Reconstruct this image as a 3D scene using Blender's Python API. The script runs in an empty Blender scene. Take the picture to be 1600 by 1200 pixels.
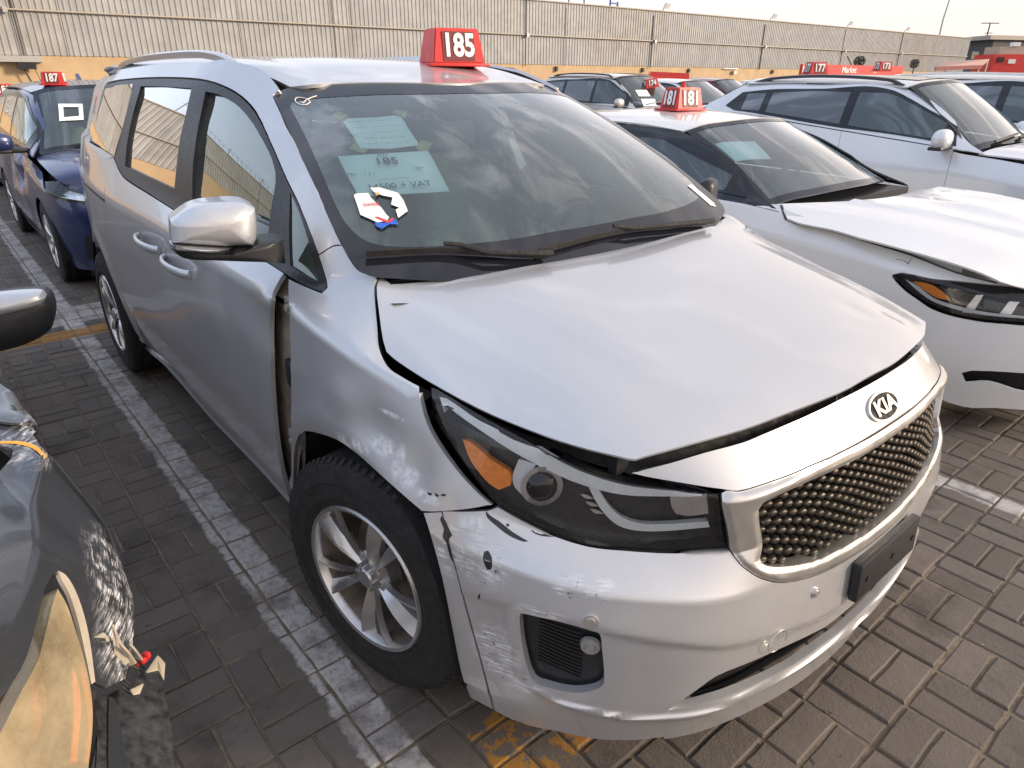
import bpy, bmesh, math, random
import numpy as np
from mathutils import Vector, Matrix
from mathutils.geometry import delaunay_2d_cdt

SC = bpy.context.scene
COL = SC.collection
R = math.radians
random.seed(7)
RNG = np.random.default_rng(7)

# ------------------------------------------------------------------ camera
# world axes: x = forward of the silver minivan, y = its left, z up; origin under its front axle
CAM = (1.48091274, -1.64177195, 1.67787897)
YAW, PITCH, ROLL, FPX = 2.4455043037, 0.4232321644, 0.0053555206, 1067.88087


def cam_axes():
    cy, sy, cp, sp = math.cos(YAW), math.sin(YAW), math.cos(PITCH), math.sin(PITCH)
    f = np.array([cy * cp, sy * cp, -sp])
    r = np.array([sy, -cy, 0.0])
    u = np.cross(r, f)
    cr, sr = math.cos(ROLL), math.sin(ROLL)
    return cr * r + sr * u, -sr * r + cr * u, f


AX_R, AX_U, AX_F = cam_axes()
CAMV = np.array(CAM)
cd = bpy.data.cameras.new('camera')
cam = bpy.data.objects.new('camera', cd)
COL.objects.link(cam)
cd.sensor_width = 36
cd.lens = FPX / 1600 * 36
cd.clip_start = 0.02
cd.clip_end = 3000
cam.matrix_world = Matrix(((AX_R[0], AX_U[0], -AX_F[0], CAM[0]), (AX_R[1], AX_U[1], -AX_F[1], CAM[1]), (AX_R[2], AX_U[2], -AX_F[2], CAM[2]), (0, 0, 0, 1)))
SC.camera = cam
SC.render.resolution_x = 1024
SC.render.resolution_y = 768

# ------------------------------------------------------------------ sky and sun
SUN_EL, SUN_AZ = R(18), R(44)          # azimuth measured from +x towards +y
w = bpy.data.worlds.new('World')
SC.world = w
w.use_nodes = True
nt = w.node_tree
nt.nodes.clear()
out = nt.nodes.new('ShaderNodeOutputWorld')
bg = nt.nodes.new('ShaderNodeBackground')
sky = nt.nodes.new('ShaderNodeTexSky')
sky.sky_type = 'NISHITA'
sky.sun_disc = False
sky.sun_elevation = SUN_EL
sky.sun_rotation = math.pi / 2 - SUN_AZ
sky.air_density = 1.0
sky.dust_density = 2.5
sky.ozone_density = 2.0
# thin streaky cloud and haze veil over the whole sky
tc = nt.nodes.new('ShaderNodeTexCoord')
mp = nt.nodes.new('ShaderNodeMapping')
mp.inputs['Scale'].default_value = (1.0, 2.2, 3.0)
mp.inputs['Rotation'].default_value = (0, 0, R(35))
nz = nt.nodes.new('ShaderNodeTexNoise')
nz.inputs['Scale'].default_value = 3.6
nz.inputs['Detail'].default_value = 7
nz.inputs['Roughness'].default_value = 0.62
nz.inputs['Distortion'].default_value = 0.6
rmp = nt.nodes.new('ShaderNodeMapRange')
rmp.inputs['From Min'].default_value = 0.36
rmp.inputs['From Max'].default_value = 0.66
rmp.inputs['To Min'].default_value = 0.0
rmp.inputs['To Max'].default_value = 0.95
sep = nt.nodes.new('ShaderNodeSeparateXYZ')
hz = nt.nodes.new('ShaderNodeMapRange')      # haze thickens towards the horizon
hz.inputs['From Min'].default_value = 0.0
hz.inputs['From Max'].default_value = 0.42
hz.inputs['To Min'].default_value = 0.98
hz.inputs['To Max'].default_value = 0.45
mx = nt.nodes.new('ShaderNodeMath')
mx.operation = 'MAXIMUM'
mix = nt.nodes.new('ShaderNodeMix')
mix.data_type = 'RGBA'
L = nt.links.new
vc = nt.nodes.new('ShaderNodeValToRGB')
vc.color_ramp.elements[0].position = 0.0
vc.color_ramp.elements[0].color = (.625, .575, .555, 1)
vc.color_ramp.elements[1].position = 0.75
vc.color_ramp.elements[1].color = (.86, .88, .95, 1)
e_ = vc.color_ramp.elements.new(.22)
e_.color = (.97, .88, .82, 1)
vs_ = nt.nodes.new('ShaderNodeVectorMath')
vs_.operation = 'SCALE'
vs_.inputs['Scale'].default_value = 11.0
L(tc.outputs['Generated'], mp.inputs['Vector'])
L(mp.outputs['Vector'], nz.inputs['Vector'])
L(nz.outputs['Fac'], rmp.inputs['Value'])
L(tc.outputs['Generated'], sep.inputs[0])
L(sep.outputs['Z'], hz.inputs['Value'])
L(rmp.outputs['Result'], mx.inputs[0])
L(hz.outputs['Result'], mx.inputs[1])
L(mx.outputs[0], mix.inputs['Factor'])
L(sep.outputs['Z'], vc.inputs['Fac'])
# the haze is warm on the sun's side of the sky and cool opposite it
dt = nt.nodes.new('ShaderNodeVectorMath')
dt.operation = 'DOT_PRODUCT'
dt.inputs[1].default_value = (math.cos(SUN_AZ), math.sin(SUN_AZ), 0.0)
dm = nt.nodes.new('ShaderNodeMapRange')
dm.inputs['From Min'].default_value = -0.7
dm.inputs['From Max'].default_value = 0.6
tm = nt.nodes.new('ShaderNodeMix')
tm.data_type = 'RGBA'
tm.inputs['A'].default_value = (0.82, 0.96, 1.19, 1)
tm.inputs['B'].default_value = (1.07, 0.98, 0.90, 1)
ml = nt.nodes.new('ShaderNodeMix')
ml.data_type = 'RGBA'
ml.blend_type = 'MULTIPLY'
ml.inputs['Factor'].default_value = 1.0
zf = nt.nodes.new('ShaderNodeMapRange')      # the tint fades out at the hazy horizon
zf.inputs['From Min'].default_value = -0.05
zf.inputs['From Max'].default_value = 0.12
L(sep.outputs['Z'], zf.inputs['Value'])
L(tc.outputs['Generated'], dt.inputs[0])
L(dt.outputs['Value'], dm.inputs['Value'])
L(dm.outputs['Result'], tm.inputs['Factor'])
L(zf.outputs['Result'], ml.inputs['Factor'])
L(vc.outputs['Color'], ml.inputs['A'])
L(tm.outputs['Result'], ml.inputs['B'])
L(ml.outputs['Result'], vs_.inputs[0])
L(vs_.outputs[0], mix.inputs['B'])
L(sky.outputs['Color'], mix.inputs['A'])
L(mix.outputs['Result'], bg.inputs['Color'])
bg.inputs['Strength'].default_value = 0.1
L(bg.outputs[0], out.inputs['Surface'])

sd = bpy.data.lights.new('sun', 'SUN')
sd.energy = 2.7
sd.angle = R(10)
sd.color = (1.0, 0.82, 0.64)
sun = bpy.data.objects.new('sun', sd)
COL.objects.link(sun)
sdir = Vector((math.cos(SUN_EL) * math.cos(SUN_AZ), math.cos(SUN_EL) * math.sin(SUN_AZ), math.sin(SUN_EL)))
sun.rotation_euler = sdir.to_track_quat('Z', 'Y').to_euler()
sun.location = (0, 0, 30)

SC.view_settings.view_transform = 'Standard'
SC.view_settings.look = 'None'
SC.view_settings.exposure = 0.6
SC.view_settings.gamma = 1.0
SC.view_settings.use_curve_mapping = False
SC.render.engine = 'CYCLES'
SC.cycles.max_bounces = 8
SC.cycles.transparent_max_bounces = 12

# ------------------------------------------------------------------ materials
MATS = {}


class NT:
    """small helper around one material's node tree"""
    def __init__(s, name):
        s.m = bpy.data.materials.new(name)
        s.m.use_nodes = True
        s.t = s.m.node_tree
        s.b = s.t.nodes['Principled BSDF']
        MATS[name] = s.m

    def n(s, typ, **kw):
        x = s.t.nodes.new('ShaderNode' + typ)
        for k, v in kw.items():
            if k in x.bl_rna.properties:
                setattr(x, k, v)
            else:
                x.inputs[k.replace('_', ' ')].default_value = v
        return x

    def l(s, a, b):
        s.t.links.new(a, b)

    def pos(s, scale=(1, 1, 1), loc=(0, 0, 0), rot=(0, 0, 0), obj=False):
        g = s.n('TexCoord') if obj else s.n('NewGeometry')
        m = s.n('Mapping')
        m.inputs['Scale'].default_value = scale
        m.inputs['Location'].default_value = loc
        m.inputs['Rotation'].default_value = rot
        s.l(g.outputs['Object' if obj else 'Position'], m.inputs['Vector'])
        return m.outputs['Vector']

    def noise(s, vec, scale, detail=4, rough=.55, lo=.3, hi=.7, a=0., b=1.):
        x = s.n('TexNoise', Scale=scale, Detail=detail, Roughness=rough)
        s.l(vec, x.inputs['Vector'])
        r = s.n('MapRange')
        for k, v in (('From Min', lo), ('From Max', hi), ('To Min', a), ('To Max', b)):
            r.inputs[k].default_value = v
        s.l(x.outputs['Fac'], r.inputs['Value'])
        return r.outputs['Result']

    def math(s, op, a, b=None, clamp=False):
        x = s.n('Math', operation=op, use_clamp=clamp)
        for i, v in enumerate((a, b)):
            if v is None:
                continue
            if isinstance(v, (int, float)):
                x.inputs[i].default_value = v
            else:
                s.l(v, x.inputs[i])
        return x.outputs[0]

    def mix(s, f, a, b):
        x = s.n('Mix', data_type='RGBA')
        for k, v in (('Factor', f), ('A', a), ('B', b)):
            if isinstance(v, (int, float)):
                x.inputs[k].default_value = v
            elif isinstance(v, tuple):
                x.inputs[k].default_value = (*v[:3], 1)
            else:
                s.l(v, x.inputs[k])
        return x.outputs['Result']

    def set(s, **kw):
        for k, v in kw.items():
            k = k.replace('_', ' ')
            if isinstance(v, tuple):
                v = (*v[:3], 1) if len(v) == 3 else v
            if hasattr(v, 'is_linked') or hasattr(v, 'node'):
                s.l(v, s.b.inputs[k])
            else:
                s.b.inputs[k].default_value = v
        return s

    def bump(s, h, strength=.3, dist=.01):
        b = s.n('Bump')
        b.inputs['Strength'].default_value = strength
        b.inputs['Distance'].default_value = dist
        s.l(h, b.inputs['Height'])
        s.l(b.outputs['Normal'], s.b.inputs['Normal'])
        return s


def plain(name, col, rough=.5, metal=0., var=.12, vs=25, bump=0., **kw):
    """plain surface with a little noise in colour and gloss"""
    t = NT(name)
    v = t.pos()
    f = t.noise(v, vs, 5)
    lo = tuple(c * (1 - var) for c in col)
    hi = tuple(min(1, c * (1 + var)) for c in col)
    t.set(Base_Color=t.mix(f, lo, hi), Metallic=metal, Roughness=t.noise(v, vs * 2.3, 3, a=max(.02, rough * .8), b=min(1, rough * 1.2)), **kw)
    if bump:
        t.bump(f, bump, .004)
    return t.m


def marks(t, v, spots):
    """sum of soft ellipsoid masks: (centre, radii) in metres"""
    acc = None
    for c, r in spots:
        m = t.n('Mapping')
        m.inputs['Location'].default_value = tuple(-a / b for a, b in zip(c, r))
        m.inputs['Scale'].default_value = tuple(1 / b for b in r)
        t.l(v, m.inputs['Vector'])
        l = t.n('VectorMath', operation='LENGTH')
        t.l(m.outputs['Vector'], l.inputs[0])
        x = t.n('MapRange')
        for k, q in (('From Min', 1.0), ('From Max', .55), ('To Min', 0.), ('To Max', 1.)):
            x.inputs[k].default_value = q
        t.l(l.outputs['Value'], x.inputs['Value'])
        o = x.outputs['Result']
        acc = o if acc is None else t.math('MAXIMUM', acc, o)
    return acc


def car_paint(name, col, metal=.55, rough=.32, coat=1., dust=(.30, .27, .23), dust_amt=.25, scrapes=(), chips=(), chalk=(), flake=True):
    t = NT(name)
    v = t.pos()
    base = col
    if flake:
        vo = t.n('TexVoronoi', Scale=900.)
        t.l(v, vo.inputs['Vector'])
        h = t.n('HueSaturation', Saturation=0.)
        t.l(vo.outputs['Color'], h.inputs['Color'])
        base = t.mix(t.math('MULTIPLY', h.outputs['Color'], .22), col, tuple(min(1, c * 1.35) for c in col))
    big = t.noise(v, 3.1, 5, .6, .35, .75)
    fine = t.noise(v, 55, 5, .7, .40, .8)
    d = t.math('MULTIPLY', t.math('ADD', t.math('MULTIPLY', big, .6), t.math('MULTIPLY', fine, .4)), dust_amt, True)
    c = t.mix(d, base, dust)
    ro = t.math('ADD', t.math('MULTIPLY', d, .5), rough, True)
    me = t.math('MULTIPLY', t.math('SUBTRACT', 1., d, True), metal)
    ct = t.math('SUBTRACT', coat, t.math('MULTIPLY', d, .8), True)
    cr = t.math('ADD', .04, t.math('MULTIPLY', d, .5))
    if scrapes:
        mk = marks(t, v, scrapes)
        streak = t.noise(t.pos((14, 14, 170), rot=(R(8), R(-6), 0)), 1.6, 5, .7, .45, .58)
        blot = t.noise(v, 26, 5, .6, .38, .58)
        f = t.math('MULTIPLY', t.math('MULTIPLY', mk, streak), blot, True)
        c = t.mix(f, c, (.74, .74, .76))
        ro = t.math('MAXIMUM', ro, t.math('MULTIPLY', f, .7))
        me = t.math('MULTIPLY', me, t.math('SUBTRACT', 1., f, True))
        ct = t.math('MULTIPLY', ct, t.math('SUBTRACT', 1., f, True))
        dk = t.noise(v, 47, 6, .75, .60, .64)
        fd = t.math('MULTIPLY', mk, dk, True)
        fd = t.math('MULTIPLY', fd, .8)
        c = t.mix(fd, c, (.09, .09, .10))
    if chalk:
        mk = marks(t, v, chalk)
        f = t.math('MULTIPLY', t.math('MULTIPLY', mk, t.noise(v, 60, 6, .75, .40, .60)), .85, True)
        c = t.mix(f, c, (.80, .80, .80))
        ro = t.math('MAXIMUM', ro, t.math('MULTIPLY', f, .8))
        me = t.math('MULTIPLY', me, t.math('SUBTRACT', 1., f, True))
    if chips:
        mk = marks(t, v, chips)
        sh = t.noise(v, 60, 5, .7, .34, .46)
        f = t.math('MULTIPLY', mk, sh, True)
        c = t.mix(f, c, (.022, .023, .026))
        me = t.math('MULTIPLY', me, t.math('SUBTRACT', 1., f, True))
        ct = t.math('MULTIPLY', ct, t.math('SUBTRACT', 1., f, True))
    t.set(Base_Color=c, Metallic=me, Roughness=ro, Coat_Weight=ct, Coat_Roughness=cr)
    return t.m


def glass_mat(name, tint, refl=1.0, dirt=.06, dirtcol=(.5, .47, .42), gloss_col=(1, 1, 1), drops=False, rough=.0):
    """single-sheet tinted glass: transparent + fresnel mirror + film of dust"""
    t = NT(name)
    t.t.nodes.remove(t.b)
    o = t.t.nodes['Material Output']
    tr = t.n('BsdfTransparent')
    tr.inputs['Color'].default_value = (*tint, 1)
    gl = t.n('BsdfGlossy')
    gl.inputs['Color'].default_value = (*gloss_col, 1)
    gl.inputs['Roughness'].default_value = rough
    fr = t.n('Fresnel', IOR=1.55)
    f = t.math('MULTIPLY', fr.outputs[0], 1.75 * refl, True)
    m1 = t.n('MixShader')
    t.l(f, m1.inputs[0]); t.l(tr.outputs[0], m1.inputs[1]); t.l(gl.outputs[0], m1.inputs[2])
    df = t.n('BsdfDiffuse')
    df.inputs['Color'].default_value = (*dirtcol, 1)
    v = t.pos()
    d = t.noise(v, 5, 6, .7, .3, .8, dirt * .5, dirt * 1.6)
    if drops:
        vo = t.n('TexVoronoi', Scale=150.)
        t.l(v, vo.inputs['Vector'])
        a = t.n('MapRange')
        for k, q in (('From Min', .30), ('From Max', .2), ('To Min', 0.), ('To Max', 1.)):
            a.inputs[k].default_value = q
        t.l(vo.outputs['Distance'], a.inputs['Value'])
        reg = t.noise(v, 7, 3, .6, .5, .7)
        rn = t.n('SeparateColor')
        t.l(vo.outputs['Color'], rn.inputs[0])
        sp = t.math('MULTIPLY', t.math('MULTIPLY', a.outputs['Result'], reg), t.math('GREATER_THAN', rn.outputs[0], .55))
        d = t.math('ADD', d, t.math('MULTIPLY', sp, .3), True)
        b = t.n('Bump'); b.inputs['Strength'].default_value = .5; b.inputs['Distance'].default_value = .002
        t.l(sp, b.inputs['Height']); t.l(b.outputs[0], gl.inputs['Normal'])
    m2 = t.n('MixShader')
    t.l(d, m2.inputs[0]); t.l(m1.outputs[0], m2.inputs[1]); t.l(df.outputs[0], m2.inputs[2])
    t.l(m2.outputs[0], o.inputs['Surface'])
    return t.m


M = {}
M['silver'] = car_paint('silver_paint', (.55, .555, .57), metal=.62, rough=.38, dust_amt=.20, dust=(.46, .42, .36),
    scrapes=(((.52, -.91, .70), (.07, .12, .07)), ((.47, -.92, .76), (.06, .1, .03)), ((.55, -.90, .47), (.07, .12, .10)), ((.71, -.80, .695), (.07, .12, .035)), ((.60, -.87, .385), (.05, .1, .05)), ((.44, -.95, .70), (.05, .1, .07)), ((.63, -.84, .62), (.09, .1, .03))),
    chalk=(((.03, -.985, .822), (.045, .1, .028)), ((.10, -.98, .838), (.05, .1, .018)), ((.185, -.96, .868), (.06, .1, .028)), ((.245, -.95, .850), (.022, .1, .05)), ((.285, -.946, .825), (.03, .1, .035)), ((.345, -.942, .800), (.05, .1, .018)), ((.47, -.925, .785), (.04, .1, .02)), ((.2, -.93, .95), (.06, .1, .008))))
M['white'] = car_paint('white_paint', (.80, .795, .775), metal=0., rough=.3, dust_amt=.06, dust=(.55, .50, .40), flake=False)
M['pearl'] = car_paint('pearl_white_paint', (.70, .72, .75), metal=.15, rough=.32, dust_amt=.08, dust=(.5, .46, .4), flake=False)
M['blue'] = car_paint('blue_paint', (.013, .030, .12), metal=.4, rough=.3, dust_amt=.22, dust=(.20, .17, .14), scrapes=(((-5.4, -1.95, .85), (1.2, .3, .30)),))
M['grey'] = car_paint('grey_paint', (.05, .057, .068), metal=.4, rough=.24, dust_amt=.12, dust=(.25, .22, .19), scrapes=(((-.02, -1.54, .66), (.22, .12, .10)), ((.14, -1.56, .58), (.12, .12, .12)), ((-.3, -1.6, .9), (.15, .1, .06))))
M['beige'] = car_paint('champagne_paint', (.60, .565, .51), metal=.4, rough=.35, dust_amt=.1)
M['maroon'] = car_paint('maroon_paint', (.14, .02, .03), metal=.3, rough=.35, dust_amt=.1)
M['teal'] = car_paint('dark_teal_paint', (.03, .055, .07), metal=.4, rough=.3, dust_amt=.2)
M['trim'] = plain('black_trim_plastic', (.018, .018, .02), .42, var=.25, vs=60)
M['torn'] = plain('scuffed_torn_plastic', (.035, .036, .038), .5, var=.75, vs=38, bump=.4)
M['gloss_black'] = plain('gloss_black_trim', (.012, .012, .014), .12, var=.1)
M['dark'] = plain('dark_understructure', (.012, .011, .011), .8, var=.3)
M['rubber'] = plain('tyre_rubber', (.019, .018, .0175), .82, var=.35, vs=35, bump=.25)
M['alloy'] = car_paint('alloy_wheel_paint', (.62, .61, .60), metal=.9, rough=.24, coat=.6, dust_amt=.25, dust=(.16, .12, .09), flake=False)
M['chrome'] = plain('satin_chrome', (.66, .64, .61), .2, 1., var=.06)
M['lamp_white'] = plain('lamp_light_guide', (.70, .72, .72), .25, var=.05)
M['stud'] = plain('smoked_chrome', (.075, .064, .052), .48, .8, var=.15)
M['satin'] = plain('satin_silver_trim', (.66, .64, .61), .36, .9, var=.03, vs=6)
M['steel'] = plain('galvanised_steel', (.45, .44, .42), .5, .7)
M['hinge'] = plain('dirty_jamb_and_wheel_shade', (.20, .165, .13), .6, .1, var=.4, vs=14)
M['ws_glass'] = glass_mat('windscreen_glass', (.72, .91, .89), 1.15, .055, dirtcol=(.27, .45, .46), drops=True)
M['side_glass'] = glass_mat('side_glass', (.50, .68, .65), 1.3, .05, gloss_col=(.88, .96, .95))
M['privacy_glass'] = glass_mat('privacy_glass', (.07, .08, .08), 1.8, .03)
M['lens'] = glass_mat('lamp_lens', (.96, .97, .97), .42, .02)
M['yellow_lens'] = glass_mat('yellowed_lamp_lens', (.80, .66, .42), .7, .45, dirtcol=(.66, .54, .34))
M['frit'] = plain('windscreen_frit', (.012, .013, .018), .08, var=.1)
M['amber'] = plain('amber_indicator_plastic', (.85, .25, .02), .35, var=.15, vs=90)
M['lamp_black'] = plain('lamp_bezel_black', (.02, .02, .022), .3)
M['reflector'] = plain('lamp_reflector', (.75, .76, .78), .12, .95, var=.1)
M['cloth'] = plain('beige_seat_cloth', (.38, .35, .29), .85, var=.12, vs=40)
M['dash'] = plain('dashboard_plastic', (.03, .032, .034), .6, var=.2)
M['paper'] = plain('white_paper', (.88, .90, .88), .7, var=.03, vs=8)
M['ink'] = plain('black_ink', (.03, .03, .035), .8)
M['tape'] = plain('yellowed_sticky_tape', (.48, .42, .15), .4)
M['red_sign'] = plain('red_sign_plastic', (.62, .035, .03), .4, var=.15, vs=12)
M['white_print'] = plain('white_print', (.82, .80, .76), .6, var=.06)
M['dark_red'] = plain('dark_red_label', (.16, .02, .02), .5)
M['red_bulb'] = plain('red_bulb_plastic', (.6, .02, .01), .3)
M['sticker_blue'] = plain('blue_sticker', (.03, .12, .55), .5, var=.3, vs=200)
M['sticker_red'] = plain('red_sticker_edge', (.7, .05, .05), .5)
M['sticker_orange'] = plain('orange_sticker_mark', (.85, .35, .05), .5)
M['wire'] = plain('dark_wire', (.03, .028, .026), .6)


# ------------------------------------------------------------------ objects
def tag(o, label=None, cat=None, group=None, kind=None):
    for k, v in (('label', label), ('category', cat), ('group', group), ('kind', kind)):
        if v:
            o[k] = v
    return o


def thing(name, label, cat, loc=(0, 0, 0), rz=0, group=None):
    o = bpy.data.objects.new(name, None)
    COL.objects.link(o)
    o.location = loc
    o.rotation_euler = (0, 0, rz)
    o.empty_display_size = .2
    return tag(o, label, cat, group)


def link(name, me, mat=None, parent=None, world=True):
    """mesh data given in world coordinates (world=True) or in the parent's own frame"""
    o = bpy.data.objects.new(name, me)
    COL.objects.link(o)
    if mat is not None:
        for m in (mat if isinstance(mat, (list, tuple)) else [mat]):
            me.materials.append(M[m] if isinstance(m, str) else m)
    if parent is not None:
        o.parent = parent
        if world:
            root = parent
            chain = []
            while root is not None:
                chain.append(root)
                root = root.parent
            mw = Matrix()
            for q in reversed(chain):
                mw = mw @ Matrix.LocRotScale(q.location, q.rotation_euler, q.scale)
            if (mw.translation.length > 1e-9) or any(abs(a) > 1e-9 for a in mw.to_euler()):
                me.transform(mw.inverted())
    return o


def bm_mesh(bm, name, smooth=None):
    me = bpy.data.meshes.new(name)
    bm.to_mesh(me)
    bm.free()
    if smooth is not None:
        for p in me.polygons:
            p.use_smooth = True
        if smooth < 179:
            try:
                me.set_sharp_from_angle(angle=R(smooth))
            except Exception:
                pass
    return me


def box(bm, c, s, rot=None, bevel=0.):
    r = bmesh.ops.create_cube(bm, size=1)
    vs = r['verts']
    m = Matrix.Translation(c) @ ((rot if isinstance(rot, Matrix) else Matrix.Rotation(rot, 4, 'Z')) if rot is not None else Matrix()) @ Matrix.Diagonal((*s, 1))
    bmesh.ops.transform(bm, matrix=m, verts=vs)
    if bevel:
        es = list({e for v in vs for e in v.link_edges})
        bmesh.ops.bevel(bm, geom=es, offset=bevel, segments=2, affect='EDGES', profile=.5)
    return vs


def tube(bm, pts, r, seg=8, cap=True):
    """round bar along a polyline; r may be a list"""
    pts = [Vector(p) for p in pts]
    n = len(pts)
    rs = r if isinstance(r, (list, tuple)) else [r] * n
    rings = []
    up = None
    for i, p in enumerate(pts):
        d = (pts[min(i + 1, n - 1)] - pts[max(i - 1, 0)])
        if d.length < 1e-9:
            d = Vector((0, 0, 1))
        d.normalize()
        if up is None:
            up = d.orthogonal().normalized()
        up = (up - d * up.dot(d)).normalized()
        s = d.cross(up)
        rings.append([bm.verts.new(p + (up * math.cos(a) + s * math.sin(a)) * rs[i]) for a in (2 * math.pi * k / seg for k in range(seg))])
    for a, b in zip(rings, rings[1:]):
        for k in range(seg):
            bm.faces.new((a[k], a[(k + 1) % seg], b[(k + 1) % seg], b[k]))
    if cap:
        bm.faces.new(rings[0][::-1])
        bm.faces.new(rings[-1])


def sweep(bm, pts, prof, ups, closed=False):
    """sweep a profile (list of (a,b) offsets along up and side) along points with given up vectors"""
    n = len(pts)
    rings = []
    for i in range(n):
        p = Vector(pts[i])
        a, b = pts[(i - 1) % n if closed else max(i - 1, 0)], pts[(i + 1) % n if closed else min(i + 1, n - 1)]
        d = (Vector(b) - Vector(a)).normalized()
        u = Vector(ups[i])
        u = (u - d * u.dot(d)).normalized()
        s = d.cross(u)
        rings.append([bm.verts.new(p + u * x + s * y) for x, y in prof])
    m = len(prof)
    rng = range(n) if closed else range(n - 1)
    for i in rng:
        a, b = rings[i], rings[(i + 1) % n]
        for k in range(m):
            bm.faces.new((a[k], a[(k + 1) % m], b[(k + 1) % m], b[k]))
    if not closed:
        bm.faces.new(rings[0][::-1])
        bm.faces.new(rings[-1])


def lathe(bm, prof, seg=48, axis='Y', closed=False):
    """profile of (radius, along) about an axis through the origin"""
    rings = []
    for r, h in prof:
        ring = []
        for k in range(seg):
            a = 2 * math.pi * k / seg
            if axis == 'Y':
                ring.append(bm.verts.new((r * math.cos(a), h, r * math.sin(a))))
            else:
                ring.append(bm.verts.new((r * math.cos(a), r * math.sin(a), h)))
        rings.append(ring)
    pr = list(zip(rings, rings[1:]))
    if closed:
        pr.append((rings[-1], rings[0]))
    for a, b in pr:
        for k in range(seg):
            try:
                bm.faces.new((a[k], a[(k + 1) % seg], b[(k + 1) % seg], b[k]))
            except ValueError:
                pass


def prism(bm, poly, h0, h1, fn=None):
    """extrude a 2D polygon; fn maps (x,y,h) to a point"""
    fn = fn or (lambda x, y, h: (x, y, h))
    a = [bm.verts.new(fn(x, y, h0)) for x, y in poly]
    b = [bm.verts.new(fn(x, y, h1)) for x, y in poly]
    bm.faces.new(a[::-1])
    bm.faces.new(b)
    n = len(poly)
    for k in range(n):
        bm.faces.new((a[k], a[(k + 1) % n], b[(k + 1) % n], b[k]))


def part(name, parent, mat, build, smooth=35, world=True):
    bm = bmesh.new()
    build(bm)
    bmesh.ops.recalc_face_normals(bm, faces=bm.faces)
    return link(name, bm_mesh(bm, name, smooth), mat, parent, world)


def copy_tree(o, parent=None):
    c = o.copy()
    COL.objects.link(c)
    if parent is not None:
        c.parent = parent
    for ch in list(o.children):
        copy_tree(ch, c)
    return c


def text_mesh(s, size=1., depth=.002, bold=0.):
    """flat lettering as a mesh centred on the origin, in the xy plane"""
    cu = bpy.data.curves.new('lettering', 'FONT')
    cu.body = s
    cu.size = size
    cu.align_x = 'CENTER'
    cu.align_y = 'CENTER'
    cu.extrude = depth
    cu.offset = bold
    cu.resolution_u = 3
    ob = bpy.data.objects.new('lettering', cu)
    dg = bpy.context.evaluated_depsgraph_get()
    me = bpy.data.meshes.new_from_object(ob)
    bpy.data.objects.remove(ob)
    return me


# ------------------------------------------------------------------ body surfaces
def knot_weights(k, t, cr=()):
    k = np.asarray(k, float)
    n = len(k)
    t = np.atleast_1d(t).astype(float)
    i = np.clip(np.searchsorted(k, t, side='right') - 1, 0, n - 2)
    h = k[i + 1] - k[i]
    s = (t - k[i]) / h
    sc = np.clip(s, 0, 1)
    ex = (s - sc) * h
    r = np.arange(len(t))
    W = np.zeros((len(t), n))

    def tan(j, seg):
        q = np.zeros(n)
        if j == 0 or j == n - 1 or j in cr:
            q[seg + 1] += 1 / (k[seg + 1] - k[seg])
            q[seg] -= 1 / (k[seg + 1] - k[seg])
            return q
        a = k[j] - k[j - 1]
        b = k[j + 1] - k[j]
        q[j] += b / (a + b) / a
        q[j - 1] -= b / (a + b) / a
        q[j + 1] += a / (a + b) / b
        q[j] -= a / (a + b) / b
        return q
    T0 = np.array([tan(j, j) for j in range(n - 1)])
    T1 = np.array([tan(j + 1, j) for j in range(n - 1)])
    np.add.at(W, (r, i), 2 * sc**3 - 3 * sc**2 + 1)
    np.add.at(W, (r, i + 1), -2 * sc**3 + 3 * sc**2)
    W += ((sc**3 - 2 * sc**2 + sc) * h)[:, None] * T0[i] + ((sc**3 - sc**2) * h)[:, None] * T1[i]
    e = (s < 0)[:, None] * T0[i] + (s > 1)[:, None] * T1[i]
    return W + ex[:, None] * e


def to_px(Pw):
    d = np.atleast_2d(Pw) - CAMV
    z = d @ AX_F
    return np.stack([800 + FPX * (d @ AX_R) / z, 600 - FPX * (d @ AX_U) / z], 1)


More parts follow.
